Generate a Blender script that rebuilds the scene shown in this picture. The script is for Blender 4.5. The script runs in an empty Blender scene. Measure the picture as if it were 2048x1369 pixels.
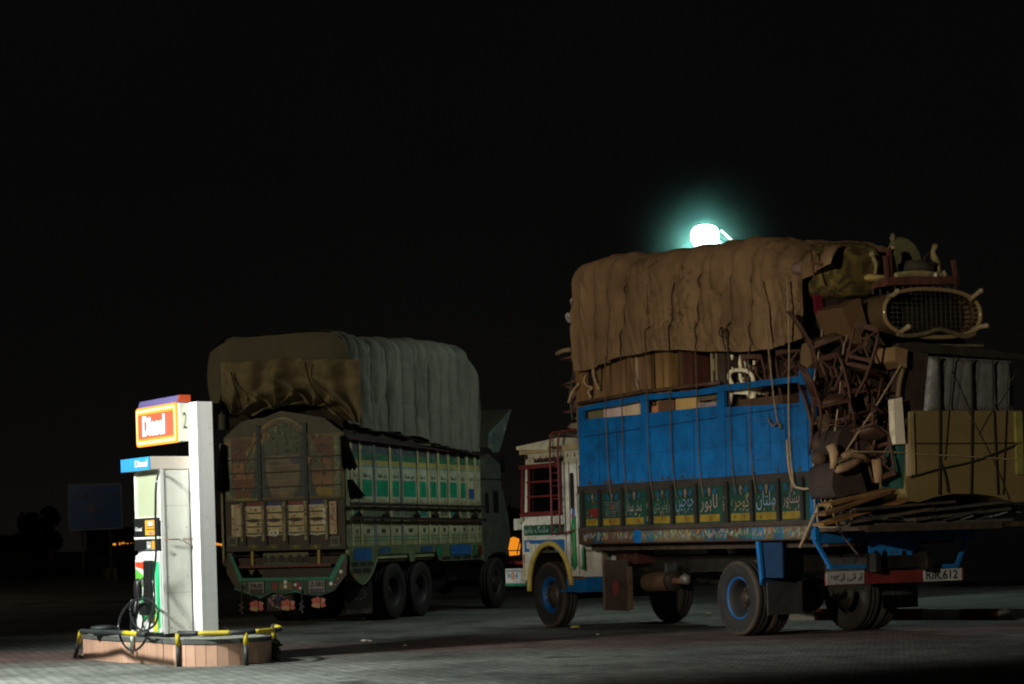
import bpy, math, random
from mathutils import Vector, Matrix, noise
R = math.radians
sc = bpy.context.scene
col = sc.collection

# ------------------------------------------------------------------ camera
F, H, TH, CX, CY = 4560., 1.44, 0.028, 1024., 1075.
cam_d = bpy.data.cameras.new('camera')
cam = bpy.data.objects.new('camera', cam_d); col.objects.link(cam)
cam_d.sensor_width = 36.0
cam_d.lens = F / 2048 * 36
cam_d.shift_y = (CY - 684.5) / 2048
cam_d.clip_start = 0.5; cam_d.clip_end = 3000
cam.matrix_world = Matrix.Translation((0, 0, H)) @ Matrix.Rotation(TH, 4, 'Y') @ Matrix.Rotation(R(90), 4, 'X')
sc.camera = cam

# ------------------------------------------------------------------ night sky
w = bpy.data.worlds.new('World'); sc.world = w; w.use_nodes = True
nt = w.node_tree; nt.nodes.clear()
N = nt.nodes.new; L = nt.links.new
tc = N('ShaderNodeTexCoord'); sx = N('ShaderNodeSeparateXYZ'); L(tc.outputs['Generated'], sx.inputs[0])
rp = N('ShaderNodeValToRGB'); L(sx.outputs['Z'], rp.inputs[0])
els = rp.color_ramp.elements
els[0].position = 0.0; els[0].color = (.0044, .0038, .0029, 1)
els[1].position = 0.16; els[1].color = (.0019, .0019, .0019, 1)
e = els.new(0.05); e.color = (.0032, .0029, .0025, 1)
nz = N('ShaderNodeTexNoise'); nz.inputs['Scale'].default_value = 5; nz.inputs['Detail'].default_value = 4
L(tc.outputs['Generated'], nz.inputs[0])
mr = N('ShaderNodeMapRange'); L(nz.outputs[0], mr.inputs[0]); mr.inputs[3].default_value = .75; mr.inputs[4].default_value = 1.25
bg = N('ShaderNodeBackground'); L(rp.outputs[0], bg.inputs[0]); L(mr.outputs[0], bg.inputs[1])
ow = N('ShaderNodeOutputWorld'); L(bg.outputs[0], ow.inputs[0])

# ------------------------------------------------------------------ lights of the station
def lamp(name, kind, loc, power, color, aim=None, **kw):
    d = bpy.data.lights.new(name, kind); d.energy = power; d.color = color
    for k, v in kw.items(): setattr(d, k, v)
    o = bpy.data.objects.new(name, d); col.objects.link(o); o.location = loc
    if aim: o.rotation_euler = (Vector(aim) - Vector(loc)).to_track_quat('-Z', 'Y').to_euler()
    return o
# canopy luminaire over the pumps, out of frame to the left of the pump
lamp('canopy_light', 'SPOT', (-8.0, 24.5, 4.7), 4500, (.95, 1.0, .93), aim=(-5.2, 26.8, .6), spot_size=R(96), spot_blend=.6, shadow_soft_size=.35)
lamp('canopy_downlight', 'SPOT', (-3.7, 20.6, 5.2), 3700, (.90, 1.0, .93), aim=(-3.7, 22.0, 0), spot_size=R(84), spot_blend=1.0, shadow_soft_size=.3)
# forecourt floodlight, out of frame to the left and behind the camera's left shoulder
lamp('forecourt_floodlight', 'SPOT', (-12.0, -2.0, 7.0), 18500, (1.0, .88, .70), aim=(4.1, 32.2, 4.4), spot_size=R(25), spot_blend=.45, shadow_soft_size=.35)
# weaker sodium lamp further along, reaching the rear of the green truck
lamp('sodium_lamp', 'SPOT', (-22.0, 22.0, 9.0), 5000, (1.0, .86, .60), aim=(-2.4, 41.0, 3.2), spot_size=R(26), spot_blend=.6, shadow_soft_size=.3)
# fill lamp added to brighten the road sign and verge, out of frame left
lamp('sign_fill_light', 'POINT', (-22, 60, 6.5), 420, (1.0, .86, .66), shadow_soft_size=.2)

vs = sc.view_settings
vs.view_transform = 'Standard'; vs.look = 'None'; vs.exposure = 0; vs.gamma = 1
sc.cycles.use_denoising = True; sc.cycles.filter_width = 2.0
sc.cycles.max_bounces = 5; sc.cycles.diffuse_bounces = 3; sc.cycles.glossy_bounces = 2
sc.cycles.sample_clamp_indirect = 4; sc.cycles.volume_bounces = 0

# ------------------------------------------------------------------ surveying: picture point -> place
def ray(u, v):
    du = u - CX; dv = CY - v; c, s = math.cos(TH), math.sin(TH)
    return ((du * c + dv * s) / F, 1.0, (-du * s + dv * c) / F)
def gnd(u, v, z=0.):
    r = ray(u, v); t = (z - H) / r[2]; return (r[0] * t, t, z)
def far_at(u, v, Y):
    r = ray(u, v); return (r[0] * Y, Y, H + r[2] * Y)
class Fr:
    """A ground frame: origin o, x axis along f, y axis to its left, z up."""
    def __init__(s, o, f):
        n = math.hypot(*f); s.f = (f[0] / n, f[1] / n); s.l = (-s.f[1], s.f[0]); s.o = o[:2]
        s.yaw = math.atan2(s.f[1], s.f[0])
    def side(s, u, v, y):
        r = ray(u, v); px = s.o[0] + y * s.l[0]; py = s.o[1] + y * s.l[1]
        t = (px * s.l[0] + py * s.l[1]) / (r[0] * s.l[0] + r[1] * s.l[1])
        return ((r[0] * t - s.o[0]) * s.f[0] + (t - s.o[1]) * s.f[1], H + r[2] * t)
    def rear(s, u, v, x):
        r = ray(u, v); px = s.o[0] + x * s.f[0]; py = s.o[1] + x * s.f[1]
        t = (px * s.f[0] + py * s.f[1]) / (r[0] * s.f[0] + r[1] * s.f[1])
        return ((r[0] * t - s.o[0]) * s.l[0] + (t - s.o[1]) * s.l[1], H + r[2] * t)
    def inv(s, p):
        x = p[0] - s.o[0]; y = p[1] - s.o[1]
        return (x * s.f[0] + y * s.f[1], x * s.l[0] + y * s.l[1])
    def w(s, x, y, z=0.):
        return Vector((s.o[0] + x * s.f[0] + y * s.l[0], s.o[1] + x * s.f[1] + y * s.l[1], z))
    def mat(s, loc=(0, 0, 0), rot=(0, 0, 0)):
        from mathutils import Euler
        return Matrix.Translation(s.w(*loc)) @ Matrix.Rotation(s.yaw, 4, 'Z') @ Euler(rot).to_matrix().to_4x4()
WORLD = Fr((0, 0), (1, 0))
AF = Fr((4.086, 31.76), (-.47, .88))          # blue truck: x forward, y to its near side
_bl = (-.9352, .3541)
BF = Fr((-2.116 + 1.2 * _bl[0], 41.9 + 1.2 * _bl[1]), (.354, .935))   # green truck: near side is y < 0
PF = Fr(gnd(329, 1277, .32), (.5, -.866))     # fuel pump: x along its front, front face looks to -y

# ------------------------------------------------------------------ materials
def mat(name, rough=.6, metal=0., grime=.45, gscale=3., bump=.0, bscale=40., stretch=(1, 1, 1), spec=.4, coat=0., trans=0., tint=None, specks=0.):
    m = bpy.data.materials.new(name); m.use_nodes = True
    t = m.node_tree; n = t.nodes.new; l = t.links.new
    b = t.nodes['Principled BSDF']
    at = n('ShaderNodeVertexColor'); at.layer_name = 'Col'
    tx = n('ShaderNodeTexCoord'); mp = n('ShaderNodeMapping'); mp.inputs['Scale'].default_value = stretch
    l(tx.outputs['Object'], mp.inputs[0])
    n1 = n('ShaderNodeTexNoise'); n1.inputs['Scale'].default_value = gscale; n1.inputs['Detail'].default_value = 8
    n1.inputs['Roughness'].default_value = .65; l(mp.outputs[0], n1.inputs[0])
    r1 = n('ShaderNodeMapRange'); r1.inputs[1].default_value = .36; r1.inputs[2].default_value = .62
    r1.inputs[3].default_value = 1 - grime; r1.inputs[4].default_value = 1.0
    l(n1.outputs[0], r1.inputs[0])
    mx = n('ShaderNodeMix'); mx.data_type = 'RGBA'; mx.blend_type = 'MULTIPLY'; mx.inputs[0].default_value = 1
    l(at.outputs[0], mx.inputs[6]); l(r1.outputs[0], mx.inputs[7])
    if specks:   # ground-in dark specks, gathered in patches
        s1 = n('ShaderNodeTexNoise'); s1.inputs['Scale'].default_value = 14; s1.inputs['Detail'].default_value = 7; s1.inputs['Roughness'].default_value = .7; l(tx.outputs['Object'], s1.inputs[0])
        s2 = n('ShaderNodeTexNoise'); s2.inputs['Scale'].default_value = 1.1; s2.inputs['Detail'].default_value = 4; l(tx.outputs['Object'], s2.inputs[0])
        sa = n('ShaderNodeMath'); sa.operation = 'ADD'; l(s1.outputs[0], sa.inputs[0]); l(s2.outputs[0], sa.inputs[1])
        sr = n('ShaderNodeMapRange'); sr.inputs[1].default_value = 1.11; sr.inputs[2].default_value = 1.34; sr.inputs[3].default_value = 1; sr.inputs[4].default_value = 1 - specks; l(sa.outputs[0], sr.inputs[0])
        m2 = n('ShaderNodeMix'); m2.data_type = 'RGBA'; m2.blend_type = 'MULTIPLY'; m2.inputs[0].default_value = 1; l(mx.outputs[2], m2.inputs[6]); l(sr.outputs[0], m2.inputs[7])
        mx = m2
    l(mx.outputs[2], b.inputs['Base Color'])
    b.inputs['Roughness'].default_value = rough; b.inputs['Metallic'].default_value = metal
    b.inputs['Specular IOR Level'].default_value = spec
    b.inputs['Coat Weight'].default_value = coat
    if trans: b.inputs['Transmission Weight'].default_value = trans
    if bump:
        n2 = n('ShaderNodeTexNoise'); n2.inputs['Scale'].default_value = bscale; n2.inputs['Detail'].default_value = 6
        l(mp.outputs[0], n2.inputs[0])
        bp = n('ShaderNodeBump'); bp.inputs['Strength'].default_value = bump; bp.inputs['Distance'].default_value = .03
        l(n2.outputs[0], bp.inputs['Height']); l(bp.outputs[0], b.inputs['Normal'])
    return m
M = {
    'paint': mat('worn_paint', .55, grime=.38, gscale=3.5, bump=.15, bscale=18),
    'clean': mat('painted_steel', .35, grime=.10, gscale=1.5, bump=.03, bscale=8, coat=.2),
    'steel': mat('dirty_steel', .55, .5, grime=.6, gscale=4, bump=.2),
    'rubber': mat('dusty_rubber', .85, grime=.45, gscale=5, bump=.3, bscale=60),
    'canvas': mat('stained_canvas', .95, grime=.30, gscale=1.3, bump=.35, bscale=26, spec=.1, specks=.75),
    'canvas_grey': mat('grey_canvas', .95, grime=.22, gscale=1.3, bump=.3, bscale=26, spec=.1, specks=.3),
    'cloth': mat('cloth', .95, grime=.4, gscale=2.2, bump=.4, bscale=30, spec=.1),
    'leatherette': mat('leatherette', .55, grime=.2, gscale=1.5, bump=.06, bscale=14),
    'gate': mat('gate_paint', .6, grime=.5, gscale=3, bump=.1, bscale=18),
    'wood': mat('wood', .6, grime=.5, gscale=6, bump=.15, stretch=(1, 1, .25)),
    'rope': mat('rope_fibre', .95, grime=.35, gscale=12, bump=.5, bscale=120, spec=.1),
    'plastic': mat('plastic', .4, grime=.15, gscale=3),
    'wrap': mat('plastic_wrap', .48, grime=.3, gscale=3, bump=.4, bscale=9, spec=.5),
    'stone': mat('concrete', .9, grime=.4, gscale=3, bump=.35, bscale=35, spec=.2),
    'leaf': mat('leaves', .8, grime=.5, gscale=2),
}
def mirror_mat():
    m = mat('reflector', .15, grime=.0); return m
M['gloss'] = mirror_mat()
M['glass'] = mat('window_glass', .05, grime=.0, trans=1.)
def emit(name, colr, st):
    m = bpy.data.materials.new(name); m.use_nodes = True
    b = m.node_tree.nodes['Principled BSDF']
    b.inputs['Base Color'].default_value = (*[min(.8, c) * .12 for c in colr], 1); b.inputs['Roughness'].default_value = .6
    b.inputs['Emission Color'].default_value = (*colr, 1); b.inputs['Emission Strength'].default_value = st
    return m
M['sign_red'] = emit('lit_red_plastic', (1., .17, .075), .88)
M['sign_border'] = emit('lit_orange_border', (1., .26, .02), 2.3)
M['sign_border_core'] = emit('lit_border_core', (1., .72, .30), 2.4)
M['sign_white'] = emit('lit_white_letters', (1., .86, .95), 3.2)
M['sign_cap'] = emit('cap_reflection_glow', (.40, .34, .90), .30)  # cap is no lamp; its violet reflection is put in as emission
M['cap_end_glow'] = emit('cap_red_glow', (1., .12, .02), .45)  # red light of the sign on the cap end, put in as emission
M['orange_glow'] = emit('lit_orange_window', (1., .30, .015), .85)
M['orange_lamp'] = emit('sodium_lamp', (1., .34, .03), .9)
M['lamp_white'] = emit('mercury_lamp', (.75, 1., .93), 60.)

def tile_mat():
    m = mat('glazed_tile', .45, grime=.25, gscale=2); t = m.node_tree
    return m

# ------------------------------------------------------------------ mesh builder
class MB:
    def __init__(s): s.v = []; s.f = []; s.c = []; s.sm = []
    def face(s, pts, c, sm=False):
        k = len(s.v); s.v += [tuple(p) for p in pts]; s.f.append(tuple(range(k, k + len(pts)))); s.c.append(c); s.sm.append(sm)
    def add(s, pts, faces, c, sm=False):
        k = len(s.v); s.v += [tuple(p) for p in pts]
        for f in faces: s.f.append(tuple(i + k for i in f)); s.c.append(c); s.sm.append(sm)
    def box(s, x0, x1, y0, y1, z0, z1, c, M_=None):
        p = [(x, y, z) for x in (x0, x1) for y in (y0, y1) for z in (z0, z1)]
        if M_: p = [tuple(M_ @ Vector(q)) for q in p]
        s.add(p, [(0, 1, 3, 2), (4, 6, 7, 5), (0, 4, 5, 1), (2, 3, 7, 6), (0, 2, 6, 4), (1, 5, 7, 3)], c)
        return s
    def bar(s, a, b, wd, ht, c, up=(0, 0, 1)):
        """a beam from a to b, wd wide and ht high"""
        a, b = Vector(a), Vector(b); d = (b - a); ln = d.length; d.normalize(); u = Vector(up)
        sd = d.cross(u)
        if sd.length < 1e-4: sd = d.cross(Vector((1, 0, 0)))
        sd.normalize(); u = sd.cross(d).normalized()
        m = Matrix((d, sd, u)).transposed().to_4x4(); m.translation = a
        return s.box(0, ln, -wd / 2, wd / 2, -ht / 2, ht / 2, c, m)
    def tube(s, path, r, c, n=6, closed=False, sm=True):
        P = [Vector(p) for p in path]; m = len(P)
        rr = r if isinstance(r, (list, tuple)) else [r] * m
        pts = []; ref = None
        for i in range(m):
            if closed: d = P[(i + 1) % m] - P[i - 1]
            else: d = P[min(i + 1, m - 1)] - P[max(i - 1, 0)]
            if d.length < 1e-9: d = Vector((0, 0, 1))
            d.normalize()
            if ref is None:
                ref = Vector((0, 0, 1)) if abs(d.z) < .8 else Vector((1, 0, 0))
            a = d.cross(ref)
            if a.length < 1e-3: a = d.cross(Vector((.3, 1, .2)))
            a.normalize(); b = a.cross(d).normalized(); ref = b
            for k in range(n):
                t = 2 * math.pi * k / n
                pts.append(P[i] + rr[i] * (math.cos(t) * a + math.sin(t) * b))
        fs = []
        for i in range(m if closed else m - 1):
            j = (i + 1) % m
            for k in range(n):
                q = (k + 1) % n; fs.append((i * n + k, i * n + q, j * n + q, j * n + k))
        if not closed:
            fs.append(tuple(range(n))[::-1]); fs.append(tuple((m - 1) * n + k for k in range(n)))
        s.add(pts, fs, c, sm); return s
    def prism(s, poly, fn, a, b, c, side=None, sm=False):
        """poly 2D, fn(p, q, depth) -> 3D, from depth a to b"""
        n = len(poly); A = [fn(p, q, a) for p, q in poly]; B = [fn(p, q, b) for p, q in poly]
        s.add(A + B, [tuple(range(n)), tuple(range(n, 2 * n))[::-1]], c)
        k = side or c
        s.add(A + B, [(i, (i + 1) % n, n + (i + 1) % n, n + i) for i in range(n)], k, sm)
        return s
    def grid(s, fn, nu, nv, c, sm=True, cf=None, closed_u=False):
        pts = [fn(i / nu, j / nv) for i in range(nu + 1) for j in range(nv + 1)]
        k = len(s.v); s.v += [tuple(p) for p in pts]
        for i in range(nu):
            for j in range(nv):
                q = k + i * (nv + 1) + j
                s.f.append((q, q + 1, q + nv + 2, q + nv + 1)); s.sm.append(sm)
                s.c.append(cf(i / nu, j / nv) if cf else c)
        return s
    def lathe(s, prof, M_, c, n=32, sm=True, cf=None, rmod=None):
        """prof [(r, h)] about local z of M_"""
        pts = []; m = len(prof)
        for i, (r, h) in enumerate(prof):
            for k in range(n):
                t = 2 * math.pi * k / n; q = r + (rmod(i, k) if rmod else 0)
                pts.append(M_ @ Vector((q * math.cos(t), q * math.sin(t), h)))
        k0 = len(s.v); s.v += [tuple(p) for p in pts]
        for i in range(m - 1):
            for k in range(n):
                q = (k + 1) % n
                s.f.append((k0 + i * n + k, k0 + i * n + q, k0 + (i + 1) * n + q, k0 + (i + 1) * n + k)); s.sm.append(sm)
                s.c.append(cf(i) if cf else c)
        return s
    def cyl(s, a, b, r, c, n=16, r2=None):
        a, b = Vector(a), Vector(b); d = b - a
        m = d.to_track_quat('Z', 'Y').to_matrix().to_4x4(); m.translation = a
        ln = d.length; r2 = r if r2 is None else r2
        return s.lathe([(0, 0), (r * .98, 0), (r, .004), (r2, ln - .004), (r2 * .98, ln), (0, ln)], m, c, n)
    def blob(s, cx, cy, cz, rx, ry, rz, c, n=10, p=1., M_=None, nf=0, seed=0):
        def fn(u, v):
            a = 2 * math.pi * u; b = math.pi * (v - .5)
            def pw(x): return math.copysign(abs(x) ** p, x)
            q = Vector((pw(math.cos(a)) * pw(math.cos(b)), pw(math.sin(a)) * pw(math.cos(b)), pw(math.sin(b))))
            k = 1 + nf * noise.noise(q * 2.3 + Vector((seed, 0, 0)))
            q = Vector((cx + rx * q.x * k, cy + ry * q.y * k, cz + rz * q.z * k))
            return M_ @ q if M_ else q
        k0 = len(s.f); s.grid(fn, 2 * n, n, c); s.f[k0:] = [f[::-1] for f in s.f[k0:]]; return s
    def build(s, name, material, parent=None, shift=(0, 0, 0), matrix=None, bevel=0, thick=0):
        me = bpy.data.meshes.new(name)
        me.from_pydata([(x - shift[0], y - shift[1], z - shift[2]) for x, y, z in s.v], [], s.f)
        ca = me.color_attributes.new('Col', 'FLOAT_COLOR', 'CORNER')
        buf = []
        for f, c in zip(s.f, s.c): buf += [c[0], c[1], c[2], 1.0] * len(f)
        ca.data.foreach_set('color', buf)
        me.polygons.foreach_set('use_smooth', s.sm)
        mm = M[material] if isinstance(material, str) else material
        me.materials.append(mm)
        me.update()
        o = bpy.data.objects.new(name, me); col.objects.link(o)
        if parent: o.parent = parent
        if matrix is not None: o.matrix_world = matrix
        if thick:
            q = o.modifiers.new('thickness', 'SOLIDIFY'); q.thickness = thick; q.offset = -1
        if bevel:
            q = o.modifiers.new('bevel', 'BEVEL'); q.width = bevel; q.segments = 2; q.limit_method = 'ANGLE'; q.angle_limit = R(40)
        return o

def tag(o, label, cat, group=None, kind=None):
    if label: o['label'] = label
    if cat: o['category'] = cat
    if group: o['group'] = group
    if kind: o['kind'] = kind
    return o
BASE = {}
def thing(name, label, cat, fr=WORLD, loc=(0, 0, 0), rot=(0, 0, 0), group=None, traced=False):
    o = bpy.data.objects.new(name, None); col.objects.link(o); o.empty_display_size = .2
    o.matrix_world = fr.mat(loc, rot); tag(o, label, cat, group)
    BASE[o.name] = loc if traced else (0, 0, 0)
    return o
def part(name, mb, material, parent, label=None, **k):
    b = BASE.get(parent.name, (0, 0, 0))
    o = mb.build(name, material, parent, shift=b, **k)
    BASE[o.name] = b
    if label: o['label'] = label
    return o
def solo(name, label, cat, fr, base, mb, material, group=None, kind=None, **k):
    """a thing that is one mesh, modelled in the frame's own coordinates"""
    o = mb.build(name, material, None, shift=base, **k)
    o.matrix_world = fr.mat(base)
    return tag(o, label, cat, group, kind)

# ------------------------------------------------------------------ writing
_JOIN = {  # isolated, final, initial, medial
    'ا': ('ﺍ', 'ﺎ', None, None), 'آ': ('ﺁ', 'ﺂ', None, None), 'ب': ('ﺏ', 'ﺐ', 'ﺑ', 'ﺒ'), 'پ': ('ﭖ', 'ﭗ', 'ﭘ', 'ﭙ'),
    'ت': ('ﺕ', 'ﺖ', 'ﺗ', 'ﺘ'), 'ج': ('ﺝ', 'ﺞ', 'ﺟ', 'ﺠ'), 'چ': ('ﭺ', 'ﭻ', 'ﭼ', 'ﭽ'), 'خ': ('ﺥ', 'ﺦ', 'ﺧ', 'ﺨ'),
    'د': ('ﺩ', 'ﺪ', None, None), 'ر': ('ﺭ', 'ﺮ', None, None), 'س': ('ﺱ', 'ﺲ', 'ﺳ', 'ﺴ'), 'ش': ('ﺵ', 'ﺶ', 'ﺷ', 'ﺸ'),
    'ک': ('ﮎ', 'ﮏ', 'ﮐ', 'ﮑ'), 'گ': ('ﮒ', 'ﮓ', 'ﮔ', 'ﮕ'), 'ل': ('ﻝ', 'ﻞ', 'ﻟ', 'ﻠ'), 'م': ('ﻡ', 'ﻢ', 'ﻣ', 'ﻤ'),
    'ن': ('ﻥ', 'ﻦ', 'ﻧ', 'ﻨ'), 'و': ('ﻭ', 'ﻮ', None, None), 'ہ': ('ﮦ', 'ﮧ', 'ﮨ', 'ﮩ'), 'ھ': ('ﮪ', 'ﮫ', 'ﮬ', 'ﮭ'),
    'ی': ('ﯼ', 'ﯽ', 'ﯾ', 'ﯿ'), 'ئ': ('ﺉ', 'ﺊ', 'ﺋ', 'ﺌ'), 'ٹ': ('ﭦ', 'ﭧ', 'ﭨ', 'ﭩ'), 'ے': ('ﮮ', 'ﮯ', None, None),
    'ق': ('ﻕ', 'ﻖ', 'ﻗ', 'ﻘ'), 'ح': ('ﺡ', 'ﺢ', 'ﺣ', 'ﺤ'), 'ز': ('ﺯ', 'ﺰ', None, None), 'ف': ('ﻑ', 'ﻒ', 'ﻓ', 'ﻔ'), 'ع': ('ﻉ', 'ﻊ', 'ﻋ', 'ﻌ'), 'ڑ': ('ﮌ', 'ﮍ', None, None)}
def urdu(t):
    out = []
    for i, ch in enumerate(t):
        if ch not in _JOIN: out.append(ch); continue
        prv = i > 0 and t[i - 1] in _JOIN and _JOIN[t[i - 1]][2] is not None
        nxt = _JOIN[ch][2] is not None and i + 1 < len(t) and t[i + 1] in _JOIN
        f = _JOIN[ch]
        out.append(f[3] if prv and nxt else f[1] if prv else f[2] if nxt else f[0])
    s = ''.join(out)[::-1]
    # numerals keep their left-to-right order
    res = ''; num = ''
    for ch in s:
        if ch in '۰۱۲۳۴۵۶۷۸۹0123456789': num = ch + num
        else: res += num + ch; num = ''
    return res + num
_tc = {}
def glyphs(s, bold=0.):
    if (s, bold) in _tc: return _tc[(s, bold)]
    c = bpy.data.curves.new('writing', 'FONT'); c.body = s; c.resolution_u = 3; c.offset = bold
    o = bpy.data.objects.new('writing', c); col.objects.link(o)
    dg = bpy.context.evaluated_depsgraph_get(); dg.update()
    me = bpy.data.meshes.new_from_object(o.evaluated_get(dg))
    vs_ = [(v.co.x, v.co.y) for v in me.vertices]; fs = [tuple(p.vertices) for p in me.polygons]
    bpy.data.objects.remove(o); bpy.data.meshes.remove(me); bpy.data.curves.remove(c)
    if vs_:
        x0 = min(v[0] for v in vs_); x1 = max(v[0] for v in vs_); y0 = min(v[1] for v in vs_); y1 = max(v[1] for v in vs_)
        vs_ = [((x - x0) / max(x1 - x0, 1e-6), (y - y0) / max(y1 - y0, 1e-6)) for x, y in vs_]
    _tc[(s, bold)] = (vs_, fs); return _tc[(s, bold)]
def write(mb, s, fn, x0, x1, z0, z1, c, off=.004, bold=0.):
    """fit the writing in the rectangle; x0 is its left end as read, x1 the right"""
    vs_, fs = glyphs(s, bold)
    mb.add([fn(x0 + (x1 - x0) * x, z0 + (z1 - z0) * y, off + .008) for x, y in vs_], fs, c)

def arc(cx, cz, rx, rz, a0, a1, n=10):
    return [(cx + rx * math.cos(R(a0 + (a1 - a0) * i / n)), cz + rz * math.sin(R(a0 + (a1 - a0) * i / n))) for i in range(n + 1)]
def ell(cx, cz, rx, rz, n=14): return arc(cx, cz, rx, rz, 0, 360, n)[:-1]
def rrect(x0, x1, z0, z1, r, n=3):
    return (arc(x1 - r, z1 - r, r, r, 0, 90, n) + arc(x0 + r, z1 - r, r, r, 90, 180, n) + arc(x0 + r, z0 + r, r, r, 180, 270, n) + arc(x1 - r, z0 + r, r, r, 270, 360, n))
def rect(x0, x1, z0, z1): return [(x0, z0), (x1, z0), (x1, z1), (x0, z1)]
class Paint:
    """layers of painted shapes, each a hair proud of the last"""
    def __init__(s, mb, fn, o=.003, dim=1.): s.mb = mb; s.fn = fn; s.o = o; s.i = 0; s.dim = dim
    def __call__(s, poly, c):
        s.mb.face([s.fn(p, q, s.o + s.i * .00012) for p, q in poly], tuple(v * s.dim for v in c)); s.i += 1
def floral(pt, x0, x1, z0, z1, pal, rnd, k=1., petals=5):
    w_, h_ = abs(x1 - x0), abs(z1 - z0); a, b = min(x0, x1), min(z0, z1)
    n = max(2, int(w_ * h_ * 110 * k)); i0 = pt.i
    for i in range(n):
        pt.i = i0 + (i % 18)
        cx, cz = a + rnd.random() * w_, b + rnd.random() * h_; r = rnd.uniform(.012, .035)
        cx = min(max(cx, a + r), a + w_ - r); cz = min(max(cz, b + r), b + h_ - r)
        c = rnd.choice(pal); t = rnd.random()
        if t < .35: pt(ell(cx, cz, r, r, 7), c)
        elif t < .6: pt([(cx, cz - r), (cx + r * .6, cz), (cx, cz + r), (cx - r * .6, cz)], c)
        elif t < .85:
            an = rnd.uniform(0, 3.14); dx, dz = math.cos(an) * r * 1.3, math.sin(an) * r * 1.3
            pt([(cx - dx, cz - dz), (cx + dz * .4, cz - dx * .4), (cx + dx, cz + dz), (cx - dz * .4, cz + dx * .4)], c)
        else:
            for j in range(petals):
                an = 2 * math.pi * j / petals; px, pz = cx + r * .7 * math.cos(an), cz + r * .7 * math.sin(an)
                pt(ell(px, pz, r * .42, r * .42, 5), c)
    pt.i = i0 + 22
# colours (base colours, linear)
BLUE = (.0005, .112, .33); DKBLUE = (.004, .025, .075); CREAM = (.62, .56, .40); WHITE = (.68, .68, .60); BLACK = (.012, .012, .012)
RED = (.30, .03, .02); MAROON = (.11, .018, .014); GREEN = (.01, .17, .07); TEAL = (.01, .25, .18); YEL = (.45, .29, .03); BROWN = (.12, .055, .025)
DKGREEN = (.008, .045, .028); RUST = (.13, .05, .022); TAN = (.3, .15, .06); GOLD = (.45, .30, .10); STEEL = (.10, .10, .10); DARK = (.02, .02, .022)
PINK = (.55, .20, .16); CANV = (.26, .162, .086); CANVB = (.150, .145, .118)
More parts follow.
